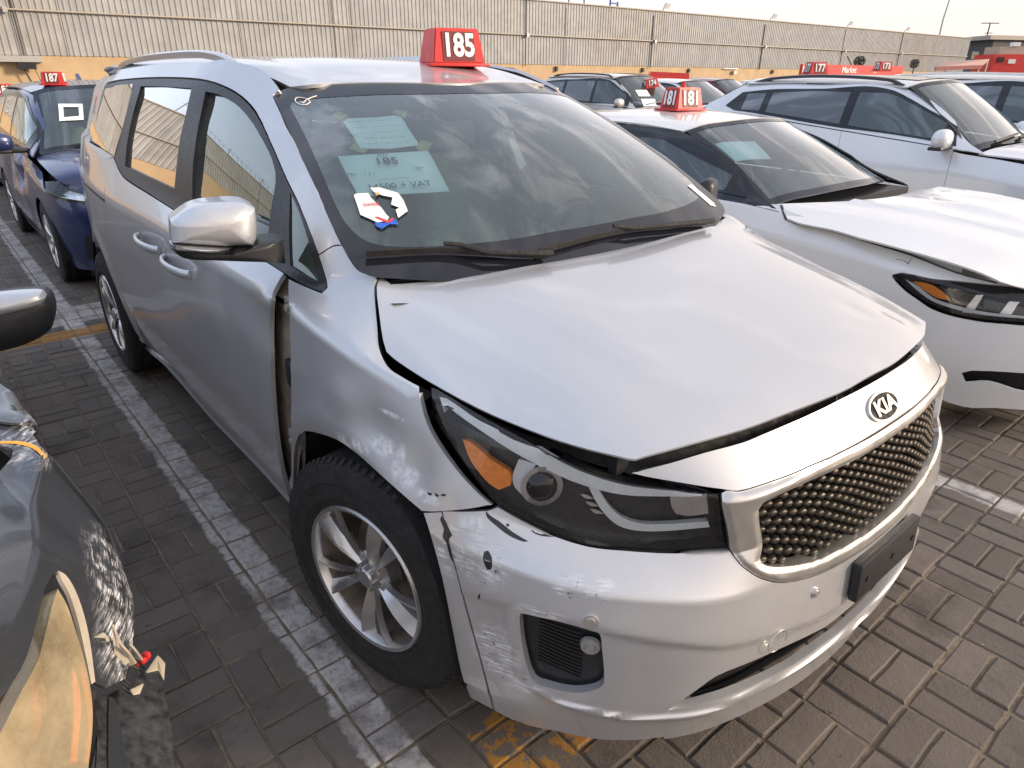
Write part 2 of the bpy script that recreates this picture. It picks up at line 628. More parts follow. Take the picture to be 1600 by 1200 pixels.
class Surf:
    """smooth surface through a net of points; shapes are cut out of it in its own (a,b) metres"""
    def __init__(s, P, ka=None, kb=None, ca=(), cb=(), flip=False, warp=None):
        s.P = np.array(P, float)
        s.ka = np.array(ka) if ka is not None else np.r_[0, np.cumsum(np.linalg.norm(np.diff(s.P[:, s.P.shape[1] // 2], axis=0), axis=1))]
        s.kb = np.array(kb) if kb is not None else np.r_[0, np.cumsum(np.linalg.norm(np.diff(s.P[s.P.shape[0] // 2], axis=0), axis=1))]
        s.ca, s.cb, s.sg, s.warp = set(ca), set(cb), (-1 if flip else 1), warp
        s.grid = None

    def ev(s, ab):
        ab = np.atleast_2d(ab)
        out = np.empty((len(ab), 3))
        for i in range(0, len(ab), 20000):
            q = ab[i:i + 20000]
            out[i:i + 20000] = np.einsum('nk,kjc,nj->nc', knot_weights(s.ka, q[:, 0], s.ca), s.P, knot_weights(s.kb, q[:, 1], s.cb), optimize=True)
        if s.warp is not None:
            out = s.warp(out)
        return out

    def nor(s, ab, e=2e-3):
        ab = np.atleast_2d(ab)
        da = s.ev(ab + [e, 0]) - s.ev(ab - [e, 0])
        db = s.ev(ab + [0, e]) - s.ev(ab - [0, e])
        n = np.cross(da, db) * s.sg
        return n / np.maximum(np.linalg.norm(n, axis=1, keepdims=True), 1e-12)

    def find(s, px):
        """surface coordinates of points measured in the photograph"""
        px = np.atleast_2d(px).astype(float)
        if s.grid is None:
            A, B = np.meshgrid(np.linspace(s.ka[0], s.ka[-1], 150), np.linspace(s.kb[0], s.kb[-1], 90), indexing='ij')
            g = np.c_[A.ravel(), B.ravel()]
            p = s.ev(g)
            v = ((CAMV - p) * s.nor(g)).sum(1) > 0
            fr = ((p - CAMV) @ AX_F) > .05
            ok = v & fr
            s.grid = (g[ok], to_px(p[ok]))
        g, gp = s.grid
        x = np.array([g[((gp - q)**2).sum(1).argmin()] for q in px])
        for _ in range(14):
            f = to_px(s.ev(x)) - px
            e = 1e-4
            ja = (to_px(s.ev(x + [e, 0])) - to_px(s.ev(x - [e, 0]))) / (2 * e)
            jb = (to_px(s.ev(x + [0, e])) - to_px(s.ev(x - [0, e]))) / (2 * e)
            det = ja[:, 0] * jb[:, 1] - ja[:, 1] * jb[:, 0]
            det = np.where(np.abs(det) < 1e2, np.sign(det + 1e-9) * 1e2, det)
            dx = (f[:, 0] * jb[:, 1] - f[:, 1] * jb[:, 0]) / det
            dy = (ja[:, 0] * f[:, 1] - ja[:, 1] * f[:, 0]) / det
            st = np.clip(np.c_[dx, dy], -.12, .12)
            x = x - st
            x[:, 0] = np.clip(x[:, 0], s.ka[0] - .1, s.ka[-1] + .1)
            x[:, 1] = np.clip(x[:, 1], s.kb[0] - .1, s.kb[-1] + .1)
        return x


def curve(pts, sub=4, closed=True, ang=32):
    """round a traced outline except at its corners"""
    p = np.array(pts, float)
    n = len(p)
    out = []
    corner = []
    for i in range(n):
        a = p[i] - p[i - 1]
        b = p[(i + 1) % n] - p[i]
        c = a @ b / (np.linalg.norm(a) * np.linalg.norm(b) + 1e-12)
        corner.append(math.degrees(math.acos(max(-1, min(1, c)))) > ang)
    for i in range(n if closed else n - 1):
        p1, p2 = p[i], p[(i + 1) % n]
        p0 = p[i - 1] if (closed or i > 0) else p1
        p3 = p[(i + 2) % n] if (closed or i + 2 < n) else p2
        L_ = np.linalg.norm(p2 - p1) + 1e-9
        t1 = (p2 - p1) if corner[i] else (p2 - p0) * L_ / (L_ + np.linalg.norm(p1 - p0) + 1e-9)
        t2 = (p2 - p1) if corner[(i + 1) % n] else (p3 - p1) * L_ / (L_ + np.linalg.norm(p3 - p2) + 1e-9)
        for k in range(sub):
            u = k / sub
            out.append((2 * u**3 - 3 * u**2 + 1) * p1 + (u**3 - 2 * u**2 + u) * t1 + (-2 * u**3 + 3 * u**2) * p2 + (u**3 - u**2) * t2)
    if not closed:
        out.append(p[-1])
    return np.array(out)


def inside(poly, q):
    x, y = q[:, 0], q[:, 1]
    r = np.zeros(len(q), bool)
    n = len(poly)
    for i in range(n):
        x1, y1 = poly[i]
        x2, y2 = poly[(i + 1) % n]
        c = (y1 > y) != (y2 > y)
        r ^= c & (x < (x2 - x1) * (y - y1) / (y2 - y1 + 1e-30) + x1)
    return r


def seg_dist(poly, q):
    d = np.full(len(q), 1e9)
    n = len(poly)
    for i in range(n):
        a = poly[i]
        b = poly[(i + 1) % n]
        ab = b - a
        t = np.clip(((q - a) @ ab) / (ab @ ab + 1e-18), 0, 1)
        d = np.minimum(d, np.linalg.norm(q - (a + t[:, None] * ab), axis=1))
    return d


def resample(poly, step):
    out = []
    n = len(poly)
    for i in range(n):
        a, b = poly[i], poly[(i + 1) % n]
        m = max(1, int(np.linalg.norm(b - a) / step + .5))
        for k in range(m):
            out.append(a + (b - a) * k / m)
    return np.array(out)


def sheet(S, loop, holes=(), sp=.03, flange=.014, off=0., name='panel', fair=False, thick=0., bulge=None):
    """mesh of the region of surface S inside loop (surface coordinates), true normals, edges folded back"""
    loop = resample(np.asarray(loop, float), sp)
    holes = [resample(np.asarray(h, float), sp) for h in holes]
    lo, hi = loop.min(0), loop.max(0)
    ga = np.arange(lo[0] + sp * .5, hi[0], sp)
    gb = np.arange(lo[1] + sp * .5, hi[1], sp)
    for kn in [k for j, k in enumerate(S.kb) if j in S.cb]:
        gb = gb[np.abs(gb - kn) > sp * .3]
        if lo[1] < kn < hi[1]:
            gb = np.append(gb, [kn])
    A, B = np.meshgrid(ga, np.sort(gb), indexing='ij')
    q = np.c_[A.ravel(), B.ravel()]
    k = inside(loop, q) & (seg_dist(loop, q) > sp * .38)
    for h in holes:
        k &= ~inside(h, q) & (seg_dist(h, q) > sp * .38)
    q = q[k]
    vs = [Vector(p) for p in loop]
    ed = [(i, (i + 1) % len(loop)) for i in range(len(loop))]
    for h in holes:
        o = len(vs)
        vs += [Vector(p) for p in h]
        ed += [(o + i, o + (i + 1) % len(h)) for i in range(len(h))]
    vs += [Vector(p) for p in q]
    r = delaunay_2d_cdt(vs, ed, [], 1, 1e-6)
    ab = np.array([tuple(v) for v in r[0]])
    faces = [tuple(f) for f in r[2]]
    if holes:
        cen = np.array([ab[list(f)].mean(0) for f in faces])
        keep = np.ones(len(faces), bool)
        for h in holes:
            keep &= ~inside(h, cen)
        faces = [f for f, k_ in zip(faces, keep) if k_]
    p = S.ev(ab)
    n = S.nor(ab)
    if fair:       # pressed flat as real glass: one smooth second-order surface through the region
        c0 = p.mean(0)
        m = n.mean(0)
        m /= np.linalg.norm(m)
        e1 = np.cross(m, [0, 0, 1.])
        e1 /= np.linalg.norm(e1)
        e2 = np.cross(m, e1)
        x_, y_, h_ = (p - c0) @ e1, (p - c0) @ e2, (p - c0) @ m
        co = np.linalg.lstsq(np.stack([np.ones_like(x_), x_, y_, x_ * x_, x_ * y_, y_ * y_], 1), h_, rcond=None)[0]
        co[3:] *= .6
        h2 = co[0] + co[1] * x_ + co[2] * y_ + co[3] * x_**2 + co[4] * x_ * y_ + co[5] * y_**2
        p = p + np.outer(h2 - h_, m)
        n = m[None] - np.outer(co[1] + 2 * co[3] * x_ + co[4] * y_, e1) - np.outer(co[2] + co[4] * x_ + 2 * co[5] * y_, e2)
        n /= np.linalg.norm(n, axis=1, keepdims=True)
        if fair is not True:
            n = n - m + np.array(fair)
            n /= np.linalg.norm(n, axis=1, keepdims=True)
    if bulge is not None:
        e = .0015
        ga_ = (bulge(ab + [e, 0]) - bulge(ab - [e, 0])) / (2 * e)
        gb_ = (bulge(ab + [0, e]) - bulge(ab - [0, e])) / (2 * e)
        ta = (S.ev(ab + [e, 0]) - S.ev(ab - [e, 0])) / (2 * e) + n * ga_[:, None]
        tb = (S.ev(ab + [0, e]) - S.ev(ab - [0, e])) / (2 * e) + n * gb_[:, None]
        n2 = np.cross(ta, tb) * S.sg
        n2 /= np.maximum(np.linalg.norm(n2, axis=1, keepdims=True), 1e-12)
        p = p + n * bulge(ab)[:, None]
        n = n2
    p = p + n * off
    # orientation
    f0 = np.array([f[:3] for f in faces])
    fn = np.cross(p[f0[:, 1]] - p[f0[:, 0]], p[f0[:, 2]] - p[f0[:, 0]])
    if (fn * n[f0[:, 0]]).sum() < 0:
        faces = [f[::-1] for f in faces]
    verts = p.tolist()
    nors = n.tolist()
    if flange or thick:
        d = flange or thick
        cnt = {}
        for f in faces:
            for i in range(len(f)):
                e = (f[i], f[(i + 1) % len(f)])
                cnt[e] = 1
        bd = [e for e in cnt if (e[1], e[0]) not in cnt]
        m1, m2 = {}, {}
        dirs = {}
        for a, b in bd:
            t = p[b] - p[a]
            o = np.cross(t, n[a] + n[b])
            o = o / (np.linalg.norm(o) + 1e-12)
            for v in (a, b):
                dirs[v] = dirs.get(v, 0) + o
        for v, o in dirs.items():
            o = o / (np.linalg.norm(o) + 1e-12)
            m1[v] = len(verts); verts.append(p[v].tolist()); nors.append(o.tolist())
            m2[v] = len(verts); verts.append((p[v] - n[v] * d).tolist()); nors.append(o.tolist())
        for a, b in bd:
            faces.append((m1[b], m1[a], m2[a], m2[b]))
    me = bpy.data.meshes.new(name)
    me.from_pydata(verts, [], faces)
    for pl in me.polygons:
        pl.use_smooth = True
    me.update()
    me.normals_split_custom_set_from_vertices(nors)
    return me


def shrink(loop, d):
    """move a loop inward by d (surface metres)"""
    loop = np.asarray(loop, float)
    n = len(loop)
    area = sum(loop[i - 1][0] * loop[i][1] - loop[i][0] * loop[i - 1][1] for i in range(n))
    sg = 1 if area > 0 else -1
    out = []
    for i in range(n):
        a = loop[i] - loop[i - 1]
        b = loop[(i + 1) % n] - loop[i]
        na = np.array([-a[1], a[0]]) / (np.linalg.norm(a) + 1e-12)
        nb = np.array([-b[1], b[0]]) / (np.linalg.norm(b) + 1e-12)
        m = na + nb
        m = m / max(.5, (m @ m) ** .5 ** 1) if (m @ m) > 1e-9 else na
        m = m / (np.linalg.norm(m) + 1e-12)
        out.append(loop[i] + sg * d * m)
    return np.array(out)


def mirror_mesh(me, y0=0.):
    m = me.copy()
    nrm = [tuple(c.vector) for c in m.corner_normals]
    polys = [tuple(p.vertices) for p in m.polygons]
    vs = [(v.co.x, 2 * y0 - v.co.y, v.co.z) for v in m.vertices]
    smooth = [p.use_smooth for p in m.polygons]
    vn = {}
    for p in m.polygons:
        for li in p.loop_indices:
            vn[m.loops[li].vertex_index] = nrm[li]
    n = bpy.data.meshes.new(me.name)
    n.from_pydata(vs, [], [p[::-1] for p in polys])
    for p, s_ in zip(n.polygons, smooth):
        p.use_smooth = s_
    n.update()
    n.normals_split_custom_set_from_vertices([(vn.get(i, (0, 0, 1))[0], -vn.get(i, (0, 0, 1))[1], vn.get(i, (0, 0, 1))[2]) for i in range(len(vs))])
    for mt in me.materials:
        n.materials.append(mt)
    return n


def twin(o):
    """the same part on the car's other side (mirror about y=0 of the van)"""
    c = o.copy()
    c.data = mirror_mesh(o.data)
    COL.objects.link(c)
    return c


def px_loop(S, pts, sub=4, ang=32):
    return S.find(curve(pts, sub, True, ang))


def px_line(S, pts, sub=4):
    return S.find(curve(pts, sub, False))
# ================================================================== ground and paving
GX, GY, OX, OY = .20305697, .21259889, -.91456462, -1.31136703     # paving module and its origin


def stone_mat(name, col, line=True):
    t = NT(name)
    g = t.n('NewGeometry')
    oi = t.n('ObjectInfo')
    rnd = t.math('FRACT', t.math('ADD', t.math('MULTIPLY', g.outputs['Random Per Island'], 7.31), t.math('MULTIPLY', oi.outputs['Random'], 5.17)))
    v = t.pos()
    grain = t.noise(v, 160, 5, .75, .3, .7)
    blot = t.noise(v, 9, 6, .65, .3, .7)
    big = t.noise(v, 1.3, 5, .65, .35, .65)
    c = t.mix(rnd, tuple(x * .72 for x in col), tuple(x * 1.28 for x in col))
    c = t.mix(t.math('MULTIPLY', blot, .45), c, tuple(x * .55 for x in col))
    c = t.mix(t.math('MULTIPLY', grain, .30), c, tuple(min(1, x * 1.9) for x in col))
    c = t.mix(t.math('MULTIPLY', big, .35), c, (.15, .115, .085))
    # dark oil spots and pale droppings
    c = t.mix(t.noise(v, 2.3, 6, .7, .52, .66, 0, .6), c, (.030, .027, .025))
    c = t.mix(t.noise(v, 21, 4, .6, .67, .72, 0, .75), c, (.03, .027, .025))
    c = t.mix(t.noise(v, 43, 4, .6, .73, .76, 0, .7), c, (.45, .43, .40))
    # worn parking lines, painted across the stones
    s = t.n('SeparateXYZ')
    t.l(v, s.inputs[0])
    wob = t.noise(t.pos((1, 1, 1)), 11, 5, .7, .2, .8, -.022, .022)

    def band(axis, lo, hi, e=.006):
        x = t.math('ADD', s.outputs[axis], wob)
        a = t.n('MapRange'); b = t.n('MapRange')
        for r, p, q in ((a, lo - e, lo + e), (b, hi + e, hi - e)):
            r.inputs['From Min'].default_value = p
            r.inputs['From Max'].default_value = q
            t.l(x, r.inputs['Value'])
        return t.math('MULTIPLY', a.outputs['Result'], b.outputs['Result'])
    wear = t.noise(v, 34, 6, .75, .28, .5, .0, 1.)
    wear2 = t.noise(v, 6, 5, .65, .34, .56, .22, .92)
    wm = None
    for lo, hi in ((-1.135, -1.005), (1.53, 1.635), (4.15, 4.29), (-3.90, -3.76)):
        b_ = band(1, lo, hi)
        wm = b_ if wm is None else t.math('MAXIMUM', wm, b_)
    ends = t.n('MapRange'); ends.inputs['From Min'].default_value = 1.10; ends.inputs['From Max'].default_value = 1.02
    t.l(s.outputs[0], ends.inputs['Value'])
    wm = t.math('MULTIPLY', wm, ends.outputs['Result'])
    cross = t.math('MAXIMUM', band(0, -9.15, -9.0), band(0, -4.72, -4.25))
    wm = t.math('MAXIMUM', wm, t.math('MULTIPLY', cross, .7))
    f = t.math('MULTIPLY', t.math('MULTIPLY', wm, wear), wear2, True)
    c = t.mix(f, c, (.52, .49, .47))
    ym = t.math('MAXIMUM', band(0, -4.12, -3.92), t.math('MULTIPLY', t.math('MULTIPLY', band(1, -.88, -.60), band(0, .37, .62)), t.noise(v, 9, 4, .7, .46, .5)))
    f = t.math('MULTIPLY', ym, t.math('MAXIMUM', wear, .35), True)
    c = t.mix(f, c, (.36, .17, .03))
    ro = t.math('ADD', .62, t.math('MULTIPLY', grain, .25))
    t.set(Base_Color=c, Roughness=ro, Specular_IOR_Level=.35)
    t.bump(t.math('ADD', grain, t.math('MULTIPLY', t.noise(v, 35, 4), .8)), .55, .0035)
    return t.m


M['paver'] = stone_mat('concrete_block_paver', (.132, .114, .100))


def sand_mat():
    t = NT('joint_sand')
    v = t.pos()
    f = t.noise(v, 13, 6, .7, .3, .7)
    g = t.noise(v, 240, 4, .7)
    c = t.mix(f, (.045, .035, .026), (.30, .235, .16))
    c = t.mix(t.math('MULTIPLY', g, .4), c, (.26, .21, .15))
    t.set(Base_Color=c, Roughness=.95)
    t.bump(g, .6, .003)
    return t.m


M['sand'] = sand_mat()


def yard_mat():
    """paving too far away to tell the stones apart"""
    t = NT('far_paving')
    v = t.pos()
    b = t.n('TexBrick')
    b.offset = .5
    b.inputs['Scale'].default_value = 1.
    b.inputs['Brick Width'].default_value = .406
    b.inputs['Row Height'].default_value = .106
    b.inputs['Mortar Size'].default_value = .006
    for k, c in (('Color1', (.11, .093, .083, 1)), ('Color2', (.15, .13, .115, 1)), ('Mortar', (.06, .05, .04, 1))):
        b.inputs[k].default_value = c
    t.l(v, b.inputs['Vector'])
    c = t.mix(t.noise(v, .7, 5, .6, .3, .7, 0, .4), b.outputs['Color'], (.16, .13, .10))
    t.set(Base_Color=c, Roughness=.85)
    return t.m


M['yard'] = yard_mat()
X0, X1, Y0, Y1 = -60, 26, -60, 62      # block cells covered by real stones


def ground_sheet(b):
    xa, xb = OX + X0 * GX, OX + X1 * GX
    ya, yb = OY + Y0 * GY, OY + Y1 * GY
    def q(a, c, d, e, z):
        b.faces.new([b.verts.new(p) for p in ((a, d, z), (c, d, z), (c, e, z), (a, e, z))])
    q(xa, xb, ya, yb, -.0062)


jt = part('paving_bed', None, 'sand', ground_sheet, None)
tag(jt, kind='structure')


def far_ground(b):
    xa, xb = OX + X0 * GX, OX + X1 * GX
    ya, yb = OY + Y0 * GY, OY + Y1 * GY
    F = 900.
    for (a, c, d, e) in ((-F, xa, -F, F), (xb, F, -F, F), (xa, xb, -F, ya), (xa, xb, yb, F)):
        b.faces.new([b.verts.new(p) for p in ((a, d, -.001), (c, d, -.001), (c, e, -.001), (a, e, -.001))])


gr = part('ground', None, 'yard', far_ground, None)
tag(gr, kind='structure')
pav = thing('pavement', 'grey concrete block paving of the parking yard laid in basket weave', 'pavement')
del pav['label'], pav['category']
tag(pav, kind='structure')


def brick_geo(lx, ly, seed):
    """one worn block: chipped top edge, open bottom (centred, top at z=0)"""
    r = random.Random(seed)
    n = 6
    ring = []
    e = .0055
    pts = []
    for sx, sy in ((-1, -1), (1, -1), (1, 1), (-1, 1)):
        pts.append((sx, sy))
    top, rim, low = [], [], []
    for i in range(4):
        a, c = pts[i], pts[(i + 1) % 4]
        for k in range(2):
            t = k / 2
            x, y = a[0] + (c[0] - a[0]) * t, a[1] + (c[1] - a[1]) * t
            j = r.uniform(-.0012, .0022)
            rim.append(((lx / 2 - j) * x, (ly / 2 - j) * y, -.004 - r.uniform(0, .002)))
            top.append(((lx / 2 - e - j * 1.6) * x, (ly / 2 - e - j * 1.6) * y, -r.uniform(0, .0006)))
            low.append(((lx / 2 - j) * x, (ly / 2 - j) * y, -.02))
    v = top + rim + low
    m = 8
    f = [tuple(range(m))]
    for i in range(m):
        j = (i + 1) % m
        f.append((i, m + i, m + j, j))
        f.append((m + i, 2 * m + i, 2 * m + j, m + j))
    return v, f


J = .0065
VAR = []
for k in range(14):
    v, f = brick_geo(GX - J, GY / 2 - J, k)
    me = bpy.data.meshes.new('brick')
    me.from_pydata(v, [], f)
    me.materials.append(M['paver'])
    v2, f2 = brick_geo(GX / 2 - J, GY - J, 100 + k)
    m2 = bpy.data.meshes.new('brick')
    m2.from_pydata(v2, [], f2)
    m2.materials.append(M['paver'])
    VAR.append((me, m2, v, f, v2, f2))
cells = []
for i in range(X0, X1):
    for j in range(Y0, Y1):
        for h in (0, 1):
            if (i + j) % 2:       # long side along x
                c = (OX + (i + .5) * GX, OY + (j + .25 + .5 * h) * GY)
                cells.append((c[0], c[1], 0))
            else:
                c = (OX + (i + .25 + .5 * h) * GX, OY + (j + .5) * GY)
                cells.append((c[0], c[1], 1))
cells = np.array(cells)
px_ = to_px(np.c_[cells[:, :2], np.zeros(len(cells))])
dep = (np.c_[cells[:, :2], np.zeros(len(cells))] - CAMV) @ AX_F
vis = (dep > .3) & (px_[:, 0] > -20) & (px_[:, 0] < 1620) & (px_[:, 1] > 100) & (px_[:, 1] < 1215)
hid = (cells[:, 0] > -4.2) & (cells[:, 0] < .9) & (np.abs(cells[:, 1]) < .93) | ((cells[:, 1] < -1.55) & (cells[:, 0] < .3))
hid |= inside(np.array([(505, 800), (740, 1093), (1070, 1153), (1320, 1033), (1500, 600), (700, 300), (130, 300), (150, 400), (230, 570), (460, 800)], float), px_)
dist = np.linalg.norm(np.c_[cells[:, :2], np.zeros(len(cells))] - CAMV, axis=1)
order = [k for k in np.argsort(dist) if vis[k] and not hid[k]][:300]
single = set(order)
rb = random.Random(3)
for k in order:
    x, y, t = cells[k]
    o = bpy.data.objects.new('brick', VAR[rb.randrange(14)][int(t)])
    COL.objects.link(o)
    o.parent = pav
    o.location = (x + rb.uniform(-.0012, .0012), y + rb.uniform(-.0012, .0012), rb.uniform(-.0035, .0030))
    o.rotation_euler = (rb.uniform(-.011, .011), rb.uniform(-.011, .011), rb.uniform(-.010, .010) + (math.pi if rb.random() < .5 else 0))
V, F_ = [], []
for k in range(len(cells)):
    if k in single:
        continue
    x, y, t = cells[k]
    if x < -9 and rb.random() < 0:
        continue
    q = VAR[rb.randrange(14)]
    v, f = (q[2], q[3]) if int(t) == 0 else (q[4], q[5])
    o = len(V)
    a = rb.uniform(-.008, .008)
    dx, dy, dz = rb.uniform(-.0012, .0012), rb.uniform(-.0012, .0012), rb.uniform(-.0022, .0022)
    tx, ty = rb.uniform(-.006, .006), rb.uniform(-.006, .006)
    V += [(x + dx + p[0] - a * p[1], y + dy + p[1] + a * p[0], p[2] + dz + tx * p[0] + ty * p[1]) for p in v]
    F_ += [tuple(o + i for i in ff) for ff in f]
me = bpy.data.meshes.new('paving_field')
me.from_pydata(V, [], F_)
pf = link('paving_field', me, 'paver', pav)
pf['kind'] = 'stuff'
# grass blades, grit and leaves caught in the joints
M['litter'] = plain('dry_litter', (.16, .11, .05), .9, var=.5, vs=300)
b = bmesh.new()
rl_ = random.Random(11)
for k in range(2600):
    if rl_.random() < .6:
        x, y = rl_.uniform(-1.5, 1.9), rl_.uniform(-1.6, 3)
    else:
        x, y = rl_.uniform(-7, 2), rl_.uniform(-2, 3)
    if rl_.random() < .8:
        x = OX + round((x - OX) / GX) * GX + rl_.uniform(-.006, .006)
    z = .0005
    s = rl_.uniform(.0015, .0045)
    a = rl_.uniform(0, 6.3)
    p = [(x + s * math.cos(a + t) * (1 + .8 * (t == 0)), y + s * math.sin(a + t), z + rl_.uniform(0, .002)) for t in (0, 2.1, 4.2)]
    b.faces.new([b.verts.new(q) for q in p])
tag(link('grit', bm_mesh(b, 'grit'), 'litter'), kind='stuff')

# ================================================================== boundary wall behind the yard
M['clad'] = plain('painted_metal_cladding', (.36, .36, .35), .55, .0, var=.13, vs=1.3)
M['clad_b'] = plain('painted_metal_cladding_warm', (.345, .335, .315), .55, .0, var=.16, vs=1.1)
M['peach'] = plain('peach_render', (.52, .37, .215), .85, var=.10, vs=1.2)
M['duct'] = plain('dark_conduit', (.06, .055, .05), .6)
M['rail_paint'] = plain('beige_rail_paint', (.42, .37, .29), .6)
WA, WB = Vector((-35.5, -62, 0)), Vector((-31.35, 92, 0))
wd = (WB - WA).normalized()
wn = Vector((wd.y, -wd.x, 0))     # towards the yard
WLEN = (WB - WA).length
wall = thing('boundary_wall', 'long wall of ribbed beige metal cladding above a peach painted base', 'wall', tuple(WA))


def W3(s, z, out=0.):
    p = WA + wd * s + wn * out
    return (p.x, p.y, z)


def wall_at(u, v_, out=0.):
    """distance along the wall and height seen at a photo point"""
    d = AX_F + AX_R * (u - 800) / FPX - AX_U * (v_ - 600) / FPX
    c = Vector(CAM)
    dv = Vector(d)
    t = ((WA - c).dot(wn) + out) / dv.dot(wn)
    p = c + dv * t
    return (p - WA).dot(wd), p.z


ZP, ZR, ZT = 2.33, 3.92, 5.75


def base_w(b):
    a = [b.verts.new(W3(s, z, o)) for s, z, o in ((0, 0, 0), (WLEN, 0, 0), (WLEN, ZP, 0), (0, ZP, 0), (0, 0, -.25), (WLEN, 0, -.25), (WLEN, ZP, -.25), (0, ZP, -.25))]
    for f in ((0, 1, 2, 3), (5, 4, 7, 6), (3, 2, 6, 7), (1, 5, 6, 2), (4, 0, 3, 7)):
        b.faces.new([a[i] for i in f])


part('wall_base', wall, 'peach', base_w, None)
# cladding sheets: one part per sheet between conduits, each with real ribs
PITCH = .235
seams = [0.]
rw = random.Random(5)
while seams[-1] < WLEN - 6:
    seams.append(seams[-1] + PITCH * rw.choice([24, 24, 26, 30]))
seams.append(WLEN)


def sheet_cl(s0, s1, z0, z1, o0):
    def f(b):
        prev = None
        n = int((s1 - s0) / PITCH)
        pr = []
        for k in range(n + 1):
            s = s0 + k * PITCH
            for ds, o in ((0, 0), (.135, 0), (.160, .034), (.205, .034)):
                if s + ds < s1:
                    pr.append((s + ds, o))
        pr.append((s1, 0))
        for s, o in pr:
            v = (b.verts.new(W3(s, z0, o + o0)), b.verts.new(W3(s, z1, o + o0)))
            if prev:
                b.faces.new((prev[0], v[0], v[1], prev[1]))
            prev = v
    return f


for k, (s0, s1) in enumerate(zip(seams, seams[1:])):
    m = 'clad_b' if rw.random() < .35 else 'clad'
    part('cladding_sheet', wall, m, sheet_cl(s0 + .01, s1 - .01, ZP + .01, ZR + .03, .02), None)
    part('cladding_sheet', wall, 'clad' if rw.random() < .7 else 'clad_b', sheet_cl(s0 + .01, s1 - .01, ZR + .0, ZT, .065), None)
part('wall_backing', wall, 'duct', lambda b: b.faces.new([b.verts.new(W3(s, z, -.02)) for s, z in ((0, ZP), (WLEN, ZP), (WLEN, ZT), (0, ZT))]), None)
part('wall_rail', wall, 'rail_paint', lambda b: tube(b, [W3(0, ZR, .14), W3(WLEN, ZR, .14)], .035, 6), None)
part('wall_coping', wall, 'rail_paint', lambda b: sweep(b, [W3(0, ZT + .02, .04), W3(WLEN, ZT + .02, .04)], [(.03, -.14), (.03, .12), (-.03, .12), (-.03, -.14)], [(0, 0, 1)] * 2), None)
# conduits running down the wall
for (u0, v0, v1, r) in ((16, 2, 86, .035), (517, 0, 88, .018), (546, 0, 88, .012), (822, 4, 104, .028), (1022, 24, 104, .03), (1196, 38, 108, .034), (1322, 46, 112, .034), (1412, 52, 116, .034), (885, 12, 104, .012)):
    s, z = wall_at(u0, v0, .12)
    part('conduit', wall, 'duct', lambda b: tube(b, [W3(s, min(z + (2.2 if v0 < 6 else 0), ZT), .12), W3(s, ZP - .1, .12)], r, 6), None)
for u0 in (16, 822, 1022, 1196, 1322, 1412):
    s, z = wall_at(u0, 66, .2)
    part('junction_box', wall, 'steel', lambda b: box(b, W3(s + .1, ZR - .02, .2), (.16, .16, .2), rot=math.atan2(wd.y, wd.x) - math.pi / 2), None)
# ledge, cable tray and black box on the left
sl, _ = wall_at(-10, 92); sr_, _ = wall_at(66, 97)


def ledge(b):
    box(b, ((W3((sl + sr_) / 2, 2.20, .22))), (.4, sr_ - sl, .22), rot=math.atan2(wd.y, wd.x) - math.pi / 2)


part('wall_ledge', wall, 'steel', ledge, None)
s, z = wall_at(40, 103)
blk = part('cable_box', wall, 'lamp_black', lambda b: box(b, W3(s, z, .35), (.25, .62, .24), rot=math.atan2(wd.y, wd.x) - math.pi / 2), None)
part('cable', wall, 'duct', lambda b: (tube(b, [W3(s - .1, z - .1, .3), W3(s + .25, .6, .25)], .035, 6), tube(b, [W3(s + .25, z - .1, .3), W3(s + .55, .6, .25)], .015, 5)), None)
for u0 in (868, 1003, 1018 + 57, 1206):
    s, z = wall_at(u0 + 57 if False else u0, 109)
    part('wall_light', wall, 'duct', lambda b: (box(b, W3(s, ZP - .22, .1), (.14, .16, .28), rot=.0)), None)
s, z = wall_at(1140, 105)
part('pipe_stub', wall, 'steel', lambda b: (tube(b, [W3(s - .9, ZP - .05, .15), W3(s + .9, ZP - .05, .15)], .035, 6), box(b, W3(s + .5, ZP - .3, .15), (.2, .4, .2))), None)
# floodlights on the coping, each a thing of its own
for i, (u, v_) in enumerate(((823, 3), (1034, 19), (1204, 32), (1326, 42), (1418, 50), (-300, -90))):
    s, z = wall_at(u, 20)
    p = W3(s, ZT + .05, .1)
    where = ['above the red 185 sign, nearest of the row', 'second from the left in view', 'in the middle of the row in view', 'fourth from the left in view', 'farthest right in view'] + ['outside the frame']
    t = thing('floodlight', ('pale floodlight on the wall top, %s' % where[i]) if i < 5 else 'pale floodlight on the wall top beyond the left edge of the view', 'floodlight', p, 0, 'floodlights along the wall top')
    rotm = Matrix.Rotation(R(35), 4, 'Y')
    part('lamp_head', t, 'white_print', lambda b: box(b, (.32, 0, .28), (.12, .46, .36), rot=rotm), None, world=False)
    part('lamp_bracket', t, 'steel', lambda b: (tube(b, [(0, 0, 0), (0, 0, .12), (.28, 0, .2)], .03, 6),), None, world=False)
# razor wire posts: thin angled arms along the coping where the wall shows in the van's side windows
arms = thing('razor_wire_fence', 'razor wire on angled arms along the wall top near the left end', 'razor wire', W3(0, ZT, 0))
for k in range(16):
    s = 6 + k * 3.2
    part('wire_arm', arms, 'steel', lambda b: tube(b, [W3(s, ZT, 0), W3(s, ZT + .75, .45 if k % 2 else .2)], .03, 5), None)
wr_ = []
for k in range(900):
    t = k / 900
    s = 6 + t * 48
    a = k * .75
    wr_.append(W3(s + .12 * math.sin(a), ZT + .42 + .22 * math.sin(a), .25 + .22 * math.cos(a)))
part('wire_coil', arms, 'wire', lambda b: tube(b, wr_, .012, 3, False), None)
